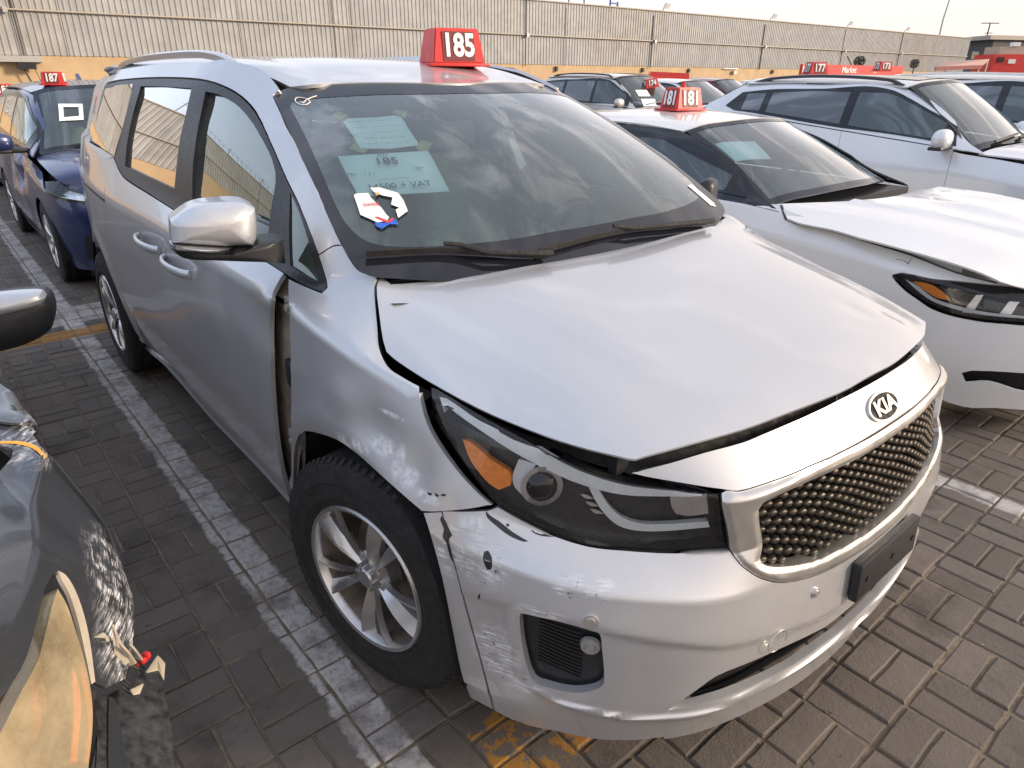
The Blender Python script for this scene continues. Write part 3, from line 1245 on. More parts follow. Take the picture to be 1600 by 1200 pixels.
# blue frame and short posts behind the wall
s, z = wall_at(976, 14)
tag(part('metal_frame', None, plain('blue_paint_frame', (.05, .12, .3), .5), lambda b: (tube(b, [W3(s - .35, ZT - .1, -1.), W3(s - .35, ZT + .62, -1.)], .06, 6), tube(b, [W3(s + .35, ZT - .1, -1.), W3(s + .35, ZT + .45, -1.)], .06, 6), tube(b, [W3(s - .35, ZT + .35, -1.), W3(s + .35, ZT + .35, -1.)], .05, 6)), None),
    'small blue metal frame rising behind the wall top', 'metal frame')
for u in (902, 926):
    s, z = wall_at(u, 10)
    tag(part('thin_post', None, 'wire', lambda b: tube(b, [W3(s, ZT - .2, -.8), W3(s, ZT + .55, -.8)], .045, 5), None),
        'thin dark post behind the wall top, %s of the blue frame' % ('far left' if u == 902 else 'just left'), 'post', 'thin posts behind the wall')


def at_depth(u, v_, d):
    r = AX_F + AX_R * (u - 800) / FPX - AX_U * (v_ - 600) / FPX
    return CAMV + r * d


# tall lamp pole and aerial far behind
p = at_depth(1467, 60, 95)
pole = thing('light_pole', 'tall thin leaning light pole behind the far end of the wall', 'light pole', (p[0], p[1], 0))
part('pole', pole, 'steel', lambda b: tube(b, [(0, 0, 0), (0, 0, 9), (.2, 1.9, 19)], [.16, .14, .10], 8), 60, world=False)
part('pole_head', pole, 'steel', lambda b: box(b, (.2, 2.0, 19.1), (.5, 1.4, .3)), None, world=False)
p = at_depth(1536, 80, 110)
ae = thing('aerial_mast', 'small aerial mast with crossbars at the right end of the wall', 'aerial', (p[0], p[1], 0))
zt = 1.68 + (122 - 44) / FPX * 110
part('mast', ae, 'duct', lambda b: tube(b, [(0, 0, 0), (0, 0, zt)], .10, 6), None, world=False)
part('crossbar', ae, 'duct', lambda b: (tube(b, [(-.9, -1.0, zt), (.9, 1.1, zt)], .07, 5),), None, world=False)
part('crossbar', ae, 'duct', lambda b: (tube(b, [(-.3, -.3, zt - 1.4), (.5, .5, zt - 1.4)], .05, 5),), None, world=False)

# dark flat-roofed building at the far right
bl = thing('dark_building', 'dark low building with a beige roof edge at the far right', 'building', tuple(at_depth(1600, 100, 88)[:2]) + (0,))
d0 = np.array(AX_R)[:2] / np.linalg.norm(AX_R[:2])


def quadbox(b, u0, u1, dpt, z0, z1, thick=6., skew=0.):
    p0 = at_depth(u0, 120, dpt)[:2]
    p1 = at_depth(u1, 120, dpt + skew)[:2]
    f = np.array(AX_F)[:2] / np.linalg.norm(AX_F[:2])
    q = [p0, p1, p1 + f * thick, p0 + f * thick]
    prism(b, [tuple(x) for x in q], z0, z1)


zz = lambda v_, d: 1.68 + (122.5 - v_) / FPX * d
part('wall', bl, plain('dark_wall', (.10, .095, .09), .8), lambda b: quadbox(b, 1538, 1760, 84, 0, zz(68, 84), 12, 6), None)
part('roof_edge', bl, 'rail_paint', lambda b: quadbox(b, 1532, 1770, 83.5, zz(67.9, 84), zz(62, 84), 13, 6), None)
part('window', bl, 'privacy_glass', lambda b: quadbox(b, 1600, 1640, 83.7, 1, 3, .2), None)
tk = thing('red_tanker', 'red lorry with a dull tank on top in front of the dark building', 'lorry', tuple(at_depth(1570, 110, 62)[:2]) + (0,))
part('truck_body', tk, 'red_sign', lambda b: quadbox(b, 1546, 1700, 62, .5, zz(88, 62), 3), None)
part('tank', tk, 'rail_paint', lambda b: quadbox(b, 1551, 1700, 62.5, zz(88, 62) + .01, zz(77, 62), 2.2), None)
part('light_box', tk, 'white_print', lambda b: quadbox(b, 1570, 1581, 62.4, zz(77, 62) + .02, zz(71, 62), .5), None)
part('door_emblem', tk, 'white_print', lambda b: quadbox(b, 1569, 1580, 61.94, zz(101, 62), zz(95, 62), .05), None)
part('side_lamp', tk, 'lamp_black', lambda b: quadbox(b, 1552, 1562, 61.9, zz(99, 62), zz(92, 62), .08), None)
aw = thing('awning_roof', 'low sloping reddish awning roof in front of the wall, right of the fans', 'awning', tuple(at_depth(1500, 100, 55)[:2]) + (0,))


def awn(b):
    pts = [(1462, 106.0, 52), (1532, 103, 58), (1546, 92, 60), (1478, 96, 57)]
    top = [b.verts.new(at_depth(*p)) for p in pts]
    lo = [b.verts.new(Vector(at_depth(*p)) - Vector((0, 0, .15))) for p in pts]
    b.faces.new(top); b.faces.new(lo[::-1])
    for i in range(4):
        b.faces.new((top[i], top[(i + 1) % 4], lo[(i + 1) % 4], lo[i]))


part('roof_sheet', aw, plain('faded_red_roof', (.38, .24, .20), .7), awn, None)
part('fascia', aw, 'dark_red', lambda b: sweep(b, [tuple(at_depth(1461, 107.3, 51.9)), tuple(at_depth(1534, 104.4, 57.9))], [(.14, -.03), (.14, .03), (-.14, .03), (-.14, -.03)], [(0, 0, 1)] * 2), None)
part('awning_post', aw, 'steel', lambda b: [tube(b, [Vector(at_depth(u, v_, d)), Vector((*at_depth(u, v_, d)[:2], 0))], .06, 5) for u, v_, d in ((1464, 107, 52.2), (1530, 104, 57.8), (1544, 93, 59.8), (1480, 97, 56.8))][0:1], None)
# dark square opening on the wall end
s, z = wall_at(1521, 86.5)
part('wall_vent', wall, 'duct', lambda b: box(b, W3(s, z, .12), (.08, 1.9, .75), rot=math.atan2(wd.y, wd.x) - math.pi / 2), None)

# red fascia board with white lettering
rbp0, rbp1 = at_depth(1249, 122, 34), at_depth(1406, 122, 38)
rbz0, rbz1 = zz(125, 36) - .6, zz(104, 35)
kb = thing('red_board', 'long red board with white lettering behind the parked cars', 'sign board', (float(rbp0[0]), float(rbp0[1]), 0))
e = Vector(rbp1 - rbp0); e.z = 0
LB = e.length
e.normalize()
nb = Vector((e.y, -e.x, 0))
if nb.dot(Vector(CAM) - Vector(rbp0)) < 0:
    nb = -nb


def rboard(b):
    c = Vector(rbp0) * .5 + Vector(rbp1) * .5
    box(b, (c.x, c.y, (rbz0 + rbz1) / 2), (LB, .15, rbz1 - rbz0), rot=math.atan2(e.y, e.x))


part('board', kb, 'red_sign', rboard, None)
part('board_leg', kb, 'steel', lambda b: [tube(b, [Vector(rbp0) * (1 - t) + Vector(rbp1) * t + Vector((0, 0, -1.68)) * 0, Vector((*(Vector(rbp0) * (1 - t) + Vector(rbp1) * t)[:2], 0))], .05, 5) for t in (.05,)], None)
def board_text(sx, t, size):
    me = text_mesh(sx, size, .004, .008)
    c = Vector(rbp0) * (1 - t) + Vector(rbp1) * t + nb * .085
    me.transform(Matrix(((e.x, 0, nb.x, c.x), (e.y, 0, nb.y, c.y), (0, 1, 0, (zz(111.5, 36))), (0, 0, 0, 1))))
    link('board_lettering', me, 'white_print', kb)
board_text('M', .02, .42)
board_text('Market', .44, .42)
board_text('T.', .70, .42)


# yard fans (drum fans on stands) in front of the wall
def yard_fan(u, v_, d, r, label):
    p = at_depth(u, v_, d)
    t = thing('yard_fan', label, 'fan', (p[0], p[1], 0), YAW + math.pi, 'black fans standing in front of the wall')
    z = p[2]

    def cage(b):
        for k in range(3):
            for rr_ in (r, r * .7, r * .35):
                pts = [(.12 * (k - 1), rr_ * math.cos(a), z + rr_ * math.sin(a)) for a in np.linspace(0, 2 * math.pi, 17)]
                if k != 1 or rr_ == r:
                    tube(b, pts, .02, 4, False)
        for k in range(14):
            a = 2 * math.pi * k / 14
            tube(b, [(.12, 0, z), (.12, r * math.cos(a), z + r * math.sin(a))], .011, 4)
    part('fan_cage', t, 'wire', cage, None, world=False)
    part('fan_motor', t, 'lamp_black', lambda b: box(b, (-.1, 0, z), (.3, r * .6, r * .6)), None, world=False)

    for k in range(4):
        a = 2 * math.pi * k / 4
        part('fan_blade', t, 'lamp_black', lambda b: prism(b, [(0, 0), (r * .85 * math.cos(a), r * .85 * math.sin(a)), (r * .85 * math.cos(a + .8), r * .85 * math.sin(a + .8))], 0, .02, lambda x, y, h: (h, x, z + y)), None, world=False)
    part('fan_stand', t, 'wire', lambda b: (tube(b, [(0, 0, z), (0, 0, 0)], .04, 6), box(b, (0, 0, .03), (.7, .7, .06))), None, world=False)


yard_fan(1343, 96, 40, .28, 'black round fan behind the red board, left of the red 173 sign')
yard_fan(1429, 99.5, 46, .26, 'black round fan standing right of the red 173 sign')
# thin stick beside the first fan
p = at_depth(1331, 98, 39)
tag(part('leaning_stick', None, 'wire', lambda b: tube(b, [at_depth(1324, 88, 39), at_depth(1333, 108, 39), (at_depth(1333, 108, 39)[0], at_depth(1333, 108, 39)[1], 0)], .03, 5), None), 'thin dark stick leaning left of the black fan', 'stick')
# ================================================================== silver minivan
def _z(crease, belt, top=1.70):
    return (.20, .31, .48, .62, .75, .92, crease, belt, 1.37, 1.50, 1.62, top)


_W = (.885, .93, .965, .98, .986, .984, .970, .910, .864, .808, .748, .665)


def _row(x, k, z, dx=0.):
    return [(x + max(0, h - 1.2) * dx, a * k, h) for a, h in zip(_W, z)]


def _fr(rows, k=4):
    rows = [tuple(r) for r in rows]
    d = np.subtract(rows[7], rows[6])
    for i in range(k):
        rows.append(tuple(np.array(rows[7]) + d * (i + 1) * .5))
    return rows


ST = [
    [(-4.17, .30, z) for z in _z(1.10, 1.30, 1.66)],
    _row(-4.14, .58, _z(1.10, 1.31, 1.66), .3),
    _row(-4.02, .80, _z(1.11, 1.32, 1.67), .25),
    _row(-3.6, .905, _z(1.12, 1.325, 1.69), .1),
    _row(-3.06, .975, _z(1.13, 1.31, 1.70)),
    _row(-2.5, 1, _z(1.13, 1.27, 1.71)),
    _row(-2.0, 1, _z(1.13, 1.245, 1.715)),
    _row(-1.5, 1, _z(1.13, 1.225, 1.71)),
    [(-1.0, a, h) for a, h in zip(_W[:7] + (.905, .858, .788, .690, .620), (.20, .31, .48, .62, .75, .92, 1.12, 1.20, 1.35, 1.48, 1.595, 1.665))],
    [(-.60, a, h) for a, h in zip(_W[:7] + (.892, .828, .745, .690, .63), (.20, .31, .48, .62, .75, .92, 1.115, 1.175, 1.32, 1.46, 1.53, 1.59))],
    [(-.30, a, h) for a, h in zip((.885, .93, .962, .978, .984, .982, .962, .868, .796, .735, .68, .63), (.20, .31, .48, .62, .75, .92, 1.10, 1.15, 1.30, 1.38, 1.45, 1.52))],
    [(-.10, a, h) for a, h in zip((.885, .93, .962, .978, .983, .978, .955, .785, .70, .62, .55, .5), (.20, .31, .48, .62, .75, .90, 1.08, 1.185, 1.25, 1.3, 1.35, 1.4))],
    _fr([(.10, .885, .2), (.10, .925, .31), (.10, .958, .48), (.10, .974, .62), (.10, .980, .75), (.10, .968, .89), (.10, .937, 1.052), (.07, .875, 1.067)]),
    _fr([(.28, .885, .2), (.28, .925, .31), (.28, .950, .48), (.28, .965, .62), (.28, .968, .74), (.28, .950, .87), (.28, .898, 1.022), (.24, .875, 1.034)]),
    _fr([(.44, .90, .2), (.46, .925, .32), (.46, .94, .48), (.46, .945, .61), (.45, .942, .72), (.46, .90, .825), (.43, .855, .999), (.39, .835, 1.014)]),
    _fr([(.60, .83, .2), (.62, .86, .32), (.62, .875, .48), (.62, .88, .6), (.61, .868, .71), (.57, .828, .785), (.55, .80, .967), (.51, .778, .990)]),
    _fr([(.70, .765, .2), (.725, .79, .32), (.735, .80, .45), (.735, .805, .59), (.725, .795, .70), (.655, .76, .765), (.64, .735, .939), (.595, .722, .972)]),
    _fr([(.78, .68, .2), (.81, .70, .32), (.82, .71, .45), (.825, .712, .58), (.815, .705, .69), (.750, .668, .757), (.74, .648, .905), (.70, .660, .956)]),
    _fr([(.86, .56, .2), (.895, .575, .32), (.905, .58, .45), (.91, .58, .57), (.902, .575, .675), (.868, .535, .755), (.862, .54, .885), (.765, .565, .975)]),
    _fr([(.935, .31, .2), (.962, .31, .32), (.965, .31, .45), (.965, .31, .57), (.958, .31, .68), (.945, .305, .80), (.92, .30, .912), (.835, .31, 1.008)]),
    _fr([(.965, 0, .2), (.985, 0, .32), (.985, 0, .45), (.985, 0, .57), (.978, 0, .68), (.965, 0, .80), (.94, 0, .92), (.862, 0, 1.02)]),
]
P_ = np.array(ST, float)
P_[:, :, 1] *= -1
_far = P_[:-1][::-1].copy()
_far[:, :, 1] *= -1
# far half only up to the front wheel: lets the nose run across the car's centre line
PB = np.concatenate([P_, _far[:9]])


def van_warp(p):
    """dents of the damaged front wing and front door edge, pushed in along y on the near side"""
    q = p.copy()
    near = p[:, 1] < -.5

    def g(c, r):
        return np.exp(-(((p - c) / r)**2).sum(1))
    d = .014 * g((.16, -.97, .90), (.10, .5, .055)) - .010 * g((.02, -.97, .93), (.10, .5, .05)) + .012 * g((.30, -.95, .86), (.06, .5, .05))
    d += .010 * g((-.50, -.97, 1.02), (.22, .5, .10)) - .016 * g((-.40, -.97, 1.10), (.07, .5, .05)) + .006 * g((-.9, -.98, .78), (.35, .5, .10))
    d += .008 * g((-2.0, -.98, .80), (.5, .5, .12)) + .007 * g((.62, -.85, .56), (.10, .3, .07))
    # swell round the front wheel arch lip
    r = np.sqrt(p[:, 0]**2 + (p[:, 2] - .38)**2)
    d -= .014 * np.exp(-((r - .46) / .05)**2) * (p[:, 2] > .3)
    r2 = np.sqrt((p[:, 0] + 3.06)**2 + (p[:, 2] - .38)**2)
    d -= .012 * np.exp(-((r2 - .46) / .05)**2) * (p[:, 2] > .3)
    q[:, 1] += np.where(near, d, 0)
    # door handle dishes
    return q


BODY = Surf(PB, kb=[0, .12, .27, .40, .53, .68, .86, .98, 1.13, 1.28, 1.41, 1.52], cb=(4, 5, 6, 7), warp=van_warp)
if (BODY.nor([[3.0, .5]])[0][1]) > 0:
    BODY.sg = -1
A_MID = BODY.ka[len(ST) - 1]          # surface coordinate of the centre line

# bonnet: height over (x, |y|)
_hx = [-.30, -.12, .05, .20, .35, .50, .65, .78, .88, .98]
_hy = [0, .20, .40, .55, .66, .74, .80, .86, .92]
_hc = np.array([1.165, 1.165, 1.160, 1.148, 1.130, 1.106, 1.074, 1.043, 1.010, .965])
_hd = {  # drop from the centre height towards the side at each x
    -.30: [0, -.002, -.002, .0, .0, .0, .01, .02, .04], -.12: [0, -.002, -.003, -.002, -.004, -.008, -.012, .01, .04],
    .05: [0, -.001, .0, .006, .012, .026, .046, .072, .11], .20: [0, .002, .006, .016, .030, .052, .076, .104, .15],
    .35: [0, .003, .010, .024, .044, .072, .100, .125, .18], .50: [0, .004, .014, .030, .052, .086, .118, .16, .21],
    .65: [0, .005, .018, .036, .062, .096, .135, .18, .23], .78: [0, .006, .022, .046, .076, .11, .15, .19, .24],
    .88: [0, .008, .030, .060, .09, .13, .17, .21, .25], .98: [0, .01, .04, .07, .1, .14, .18, .22, .26]}
HP = []
for x, c in zip(_hx, _hc):
    d = _hd[x]
    row = [(x, -y, c - dd) for y, dd in zip(_hy[::-1], d[::-1])] + [(x, y, c - dd) for y, dd in zip(_hy[1:], d[1:])]
    HP.append(row)


def hood_warp(p):
    q = p.copy()
    def g(c, r):
        return np.exp(-(((p[:, :2] - c) / r)**2).sum(1))
    ridge = np.abs(p[:, 1]) - (.60 - .16 * np.clip(p[:, 0], 0, 1))
    q[:, 2] += .006 / (1 + np.exp(-ridge / .018)) * -1 + .006
    q[:, 2] -= .004 * g((.66, .33), (.05, .035)) + .004 * g((.72, .45), (.05, .03)) - .002 * g((.78, -.35), (.08, .05))
    return q


HOOD = Surf(HP, ka=_hx, kb=[-y for y in _hy[::-1]] + _hy[1:], warp=hood_warp)
if HOOD.nor([[.3, 0]])[0][2] < 0:
    HOOD.sg = -1

# windscreen: from cowl to header
_wy = [-1, -.85, -.6, -.3, 0, .3, .6, .85, 1]
WP = []
for i in range(9):
    t = i / 8
    t_ = -.06 + t * 1.10
    row = []
    for s in _wy:
        a = abs(s)
        xb, zb, yb = -.10 + .145 * (1 - a**2.4), 1.185 - .03 * (1 - a**2), .80
        xt, zt, yt = -.985 + .085 * (1 - a**2.2), 1.625 + .045 * (1 - a**2), .662
        q = np.array([xb + (xt - xb) * t_, s * (yb + (yt - yb) * t_), zb + (zt - zb) * t_])
        q += np.array([.40, 0, .90]) * .045 * 4 * t_ * (1 - t_) * (1 - .35 * a**2)
        row.append(tuple(q))
    WP.append(row)
WS = Surf(WP)
if WS.nor([[.4, .7]])[0][2] < 0:
    WS.sg = -1

# roof
_rx = [-4.30, -4.1, -3.8, -3.3, -2.6, -2.0, -1.5, -1.25, -1.05, -.95, -.86]
_rc = [1.60, 1.69, 1.735, 1.755, 1.762, 1.758, 1.742, 1.720, 1.685, 1.6645, 1.653]
_ry = [-.72, -.66, -.58, -.4, -.2, 0, .2, .4, .58, .66, .72]
RP = []
for x, zc in zip(_rx, _rc):
    RP.append([(x, y, zc - .030 * (abs(y) / .6)**2.2 - (max(0, abs(y) - .60) * .55)) for y in _ry])
ROOF = Surf(RP, ka=_rx, kb=_ry)
if ROOF.nor([[-2, 0]])[0][2] < 0:
    ROOF.sg = -1

van = thing('silver_minivan', 'silver minivan with scraped front bumper and the red 185 sign on its roof', 'minivan')
VP = {}


def vpanel(name, S, px, mat, holes=(), sub=4, ang=32, sp=.03, off=0., flange=.014, gap=.0015, both=True, parent=None, ab=None, label=None, bulge=None, hpx=True, fair=False):
    loop = ab if ab is not None else px_loop(S, px, sub, ang)
    if gap:
        loop = shrink(loop, gap)
    hs = [px_loop(S, h, 4, 45) if hpx else h for h in holes]
    o = link(name, sheet(S, loop, hs, sp=sp, off=off, flange=flange, name=name, bulge=bulge, fair=fair), mat, parent or van)
    if label:
        o['label'] = label
    if both:
        twin(o)
    return o


# --- dark understructure behind all gaps (one closed inner skin of the lower body)
def ab_rect(a0, a1, b0, b1):
    return np.array([(a0, b0), (a1, b0), (a1, b1), (a0, b1)])


a_at = lambda x: float(np.interp(x, P_[:, 3, 0], BODY.ka[:len(ST)]))

# --- side glass opening (black surround, then glass)
DLO = [(161, 133), (187, 125.5), (250, 121.5), (312, 124.5), (344, 133), (375, 150), (400, 178), (424, 228), (447, 281), (467, 322), (497, 397), (508, 436), (510, 448), (505, 456), (480, 447), (445, 427), (417, 409), (345, 370), (275, 330), (230, 301), (197, 280), (187, 268), (176, 244), (160, 232), (139, 220), (142, 200), (148, 172), (158, 140)]
FG = [(320, 142), (344, 148), (372, 166), (401, 203), (429, 268), (421, 330), (417, 376), (385, 372), (299, 318), (300, 260), (307, 205)]
SG = [(219, 134), (258, 134.5), (298, 137), (289, 178), (279, 222), (271, 295), (232, 277), (194, 259), (198, 220), (207, 176)]
QG = [(160, 138), (184, 134), (207, 133.5), (200, 160), (190, 200), (178, 243), (160, 232), (140, 219), (143, 200), (149, 172)]
TG = [(452, 300), (466, 331), (480, 375), (490, 415), (497, 440), (478, 431), (452, 414), (450, 360)]

side_trim = vpanel('window_surround', BODY, DLO, 'trim', holes=[FG, SG, QG, TG], off=-.003, flange=.02)
vpanel('front_window', BODY, FG, 'side_glass', off=-.022, fair=(0, -.9455, .3256), flange=0, gap=-.004, sp=.05)
vpanel('sliding_door_window', BODY, SG, 'privacy_glass', off=-.016, fair=(0, -.9455, .3256), flange=0, gap=-.004, sp=.05)
vpanel('rear_quarter_window', BODY, QG, 'privacy_glass', off=-.006, fair=(0, -.9455, .3256), flange=0, gap=-.004, sp=.05)
vpanel('front_quarter_glass', BODY, TG, 'side_glass', off=-.010, fair=True, flange=0, gap=-.004, sp=.05)

# --- doors, wings
FD_FRONT = [(446, 429), (437, 444), (429, 462), (426, 490), (425, 525), (426, 560), (427, 595), (432, 665), (439, 717), (447, 752), (456, 779)]
SEAM = [(271, 329), (262, 352), (260, 385), (264, 450), (272, 507), (281, 548), (292, 594)]      # front / sliding door
front_door = vpanel('front_door', BODY, FD_FRONT + [(421, 739), (376, 692), (332, 647), (292, 597)] + SEAM[::-1][1:-1] + [(275, 331), (345, 371), (417, 410)], 'silver', off=.006, gap=.003, label='front passenger door with a bent leading edge standing off the wing')
RARCH = [(140, 386), (150, 383), (164, 409), (172, 430), (182, 458), (203, 504), (215, 523), (227, 539)]
sliding = vpanel('sliding_door', BODY, [(292, 596), (262, 567), (227, 540), (215, 523), (203, 504), (182, 458), (172, 430), (166, 408), (165, 350), (163, 296), (162, 250), (177, 246), (187, 269), (197, 281), (230, 302), (271, 328)] + SEAM[1:-1], 'silver')
def abz(x, z):
    """surface coordinates of the point of the side at station x and height z"""
    a = a_at(x)
    bs = np.linspace(0, 1.5, 151)
    zs = BODY.ev(np.c_[np.full(151, a), bs])[:, 2]
    return (a, float(np.interp(z, zs, bs)))


arch_r = [abz(-3.06 - .42 * math.cos(t), .372 + .42 * math.sin(t)) for t in np.linspace(R(80), R(-18), 10)]
QL = np.concatenate([px_line(BODY, [(178, 245), (164, 250)]), px_line(BODY, [(163, 258), (163, 296), (165, 350), (166, 408)]), px_line(BODY, [(164, 405), (157, 391), (150, 383)]), arch_r,
                     [abz(-3.6, .22), abz(-4.0, .24), (.02, .1), (.0, .5), (.0, 1.06), abz(-4.0, 1.36), abz(-3.6, 1.37), abz(-3.3, 1.36)], px_line(BODY, [(139.5, 222), (148, 227), (160, 233)])])
vpanel('rear_quarter_panel', BODY, None, 'silver', ab=QL)
vpanel('rear_pillar', BODY, None, 'silver', ab=np.array([abz(-3.25, 1.37), abz(-4.0, 1.37), (.0, 1.1), (.0, 1.5), abz(-3.9, 1.67), abz(-3.2, 1.66)]))
FENDER = [(451, 436), (480, 449), (503, 458), (511, 450), (509, 436), (498, 399), (520, 385), (535, 383), (547, 405), (560, 422), (575, 429), (588, 433), (586, 443), (586, 463), (590, 511), (593, 545), (607, 574), (630, 590), (655, 604),
          (657, 624), (672, 672), (710, 729), (747, 770), (770, 789), (730, 796), (680, 800), (659, 799),
          (632, 776), (605, 752), (580, 729), (555, 707), (525, 687), (492, 676), (477, 674), (467, 681), (461, 700), (459, 740), (458, 776), (455, 768), (455, 665), (454, 560), (452, 490), (450, 450)]
vpanel('front_wing', BODY, FENDER, 'silver', sub=4, label='dented front wing with white scrape marks above the wheel')
# hinge pillar visible in the open gap between door and wing
vpanel('hinge_pillar', BODY, [(418, 412), (447, 424), (462, 430), (462, 560), (463, 690), (463, 790), (440, 770), (420, 740), (414, 600), (412, 480)], 'hinge', off=-.035, flange=0, gap=0, sub=2)
# A-pillar with the roof side rail (cantrail)
PIL = [(161, 131), (168, 122), (176, 116), (186, 109), (250, 100), (318, 98), (345, 93), (361, 94.5), (384, 100), (402, 105), (418, 116), (430, 130), (436, 141), (428, 147), (427, 152), (440, 180), (487, 280), (513, 338), (534, 383), (521, 384), (498, 398), (468, 321), (448, 280), (425, 227), (401, 176), (376, 149), (345, 132), (313, 123.5), (250, 120.5), (187, 124.5)]
vpanel('roof_pillar_frame', BODY, PIL, 'silver', sub=3, sp=.035)

# --- hood, roof, windscreen
HOOD_L = [(594, 434), (589, 451), (593, 490), (599, 530), (605, 551), (620, 564), (669, 596), (747, 639), (822, 671), (897, 697), (965, 714), (991, 719), (1002, 716), (1085, 693), (1160, 672), (1220, 650), (1310, 615), (1366, 586)]
hl = HOOD.find(curve(HOOD_L, 3, False))
hf = hl[::-1].copy()
hf[:, 1] *= -1
back = np.array([(-.085 + .10 * (1 - (y / .78)**2), y) for y in np.linspace(.76, -.76, 25)])
hood_loop = np.concatenate([hl[:-2], hf[2:], back])
hood = link('bonnet', sheet(HOOD, hood_loop, sp=.035, flange=.007, name='bonnet', off=.004), 'silver', van)
hood['label'] = 'silver bonnet standing slightly open, with a wide dark gap along its front edge'

roof_l = [(454, 137), (505, 132), (565, 130), (625, 130), (680, 131)]
rl = ROOF.find(curve(roof_l, 3, False))
ry = [( -1.42, -.600), (-2.0, -.625), (-2.8, -.63), (-3.4, -.61), (-3.9, -.57), (-4.12, -.50), (-4.15, 0)]
xh = float(rl[-1][0])
near = np.concatenate([[(xh + .004, 0.)], rl[::-1], np.array(ry)])
far = near[1:-1][::-1] * [1, -1]
roofp = link('roof_panel', sheet(ROOF, np.concatenate([near, far]), sp=.04, flange=.012, name='roof_panel', off=.003), 'silver', van)

WSL = [(427, 151), (429, 146), (438, 142.5), (455, 138), (505, 133), (565, 131), (625, 131), (690, 131.5)]
WSB = [(487, 280), (513, 338), (535, 383), (547, 405), (560, 421), (575, 429), (590, 434)]
wl = WS.find(curve([(690, 131.5)] + WSL[::-1][1:] + WSB, 3, False))
mid_b = WS.kb[-1] * .5
tl = wl[0].copy()
tl[1] = mid_b
bm_ = np.array([(-.02, mid_b)])
nearw = np.concatenate([[tl], wl, bm_])
farw = wl[::-1].copy()
farw[:, 1] = 2 * mid_b - farw[:, 1]
ws_loop = np.concatenate([nearw, farw])
ws_under = ws_loop.copy()
ws_under[:, 0] += np.where(ws_loop[:, 0] > wl[8][0], .004, 0)
inner = [(455, 160), (475, 156), (520, 152), (600, 148), (690, 146)]
inn = WS.find(curve([(690, 147)] + inner[::-1][1:] + [(453, 166), (478, 215), (505, 275), (525, 322), (545, 355), (575, 378), (620, 386), (700, 384), (800, 374), (860, 363)], 3, False))
inf = inn[::-1].copy()
inf[:, 1] = 2 * mid_b - inf[:, 1]
ws_in = np.concatenate([inn, inf])
link('windscreen_border', sheet(WS, ws_under, [ws_in], sp=.05, flange=.0, name='windscreen_border', off=.001), 'frit', van)
windscreen = link('windscreen', sheet(WS, shrink(ws_loop, .002), sp=.06, flange=.0, name='windscreen', off=0), 'ws_glass', van)

# --- nose panel with emblem
NOSE = [(987, 739), (1047, 724), (1100, 708), (1160, 692), (1190, 680), (1280, 641), (1374, 592)]
NB = [(1392, 662), (1340, 691), (1250, 734), (1200, 753), (1154, 766.5), (1130, 764), (1100, 760), (1040, 750)]
nt_ = BODY.find(curve(NOSE, 3, False))
nb_ = BODY.find(curve(NB, 3, False))
half = np.concatenate([nt_[:-2], [(A_MID, nt_[-1][1])], [(A_MID, nb_[0][1])], nb_[2:]])
k0 = len(nt_) - 2
fl = lambda q: np.c_[2 * A_MID - q[:, 0], q[:, 1]]
nose_loop = np.concatenate([nt_[:-2], fl(nt_[:-2])[::-1], fl(nb_[2:])[::-1], nb_[2:]])
link('nose_panel', sheet(BODY, nose_loop, sp=.03, flange=.015, name='nose_panel'), 'silver', van)

# --- bumper
BT = [(775, 791), (779, 794), (816, 815), (865, 838), (921, 855), (977, 861), (1052, 865), (1139, 860), (1147, 871), (1160, 886), (1190, 905), (1226, 910.5), (1281, 896.5), (1341, 863.5), (1386, 831)]
BL = [(773, 1110), (753, 1033), (733, 961), (713, 886), (698, 833), (692, 799)]
bt = BODY.find(curve(BT, 3, False))
bl = BODY.find(curve(BL, 3, False))
bb = BODY.find(curve([(1040, 1158), (990, 1163), (923, 1160), (853, 1143), (800, 1124)], 3, False))
SLOT_T = [(1043, 1110), (1090, 1077), (1120, 1056), (1173, 1034), (1267, 991), (1333, 956)]
SLOT_B = [(1322, 981), (1302, 994), (1236, 1040), (1152, 1081), (1090, 1101)]
st_ = BODY.find(curve(SLOT_T, 3, False))
sb_ = BODY.find(curve(SLOT_B, 3, False))
slot = np.concatenate([st_[:-2], fl(st_[:-2])[::-1], fl(sb_[2:])[::-1], sb_[2:]])
FOG = [(812, 962), (816, 958), (840, 963), (887, 973), (925, 984), (937, 990), (941, 1017), (944, 1053), (942, 1070), (927, 1079), (893, 1082), (853, 1073), (832, 1062), (817, 1013)]
fog = px_loop(BODY, FOG, 4, 60)
bottom = np.array([(a, .0) for a in np.linspace(bb[0][0], A_MID, 6)])
halfb = np.concatenate([bl, bt[1:-2]])
bump_loop = np.concatenate([bb[::-1][:0], bl, bt[2:-2], fl(bt[2:-2])[::-1], fl(bl)[::-1], fl(bb)[::-1], [(2 * A_MID - bb[0][0], -.005), (A_MID, -.01), (bb[0][0], -.005)], bb])


RDG = BODY.find([(829, 1070), (873, 1091), (940, 1110), (973, 1116), (1040, 1117), (1107, 1107), (1150, 1088), (1234, 1045), (1300, 1001), (1352, 957)])
FLD = BODY.find([(700, 925), (760, 938), (812, 952), (870, 966), (937, 985), (1000, 998), (1080, 1008), (1173, 1002), (1260, 974), (1330, 935)])
FOGR = resample(fog, .01)


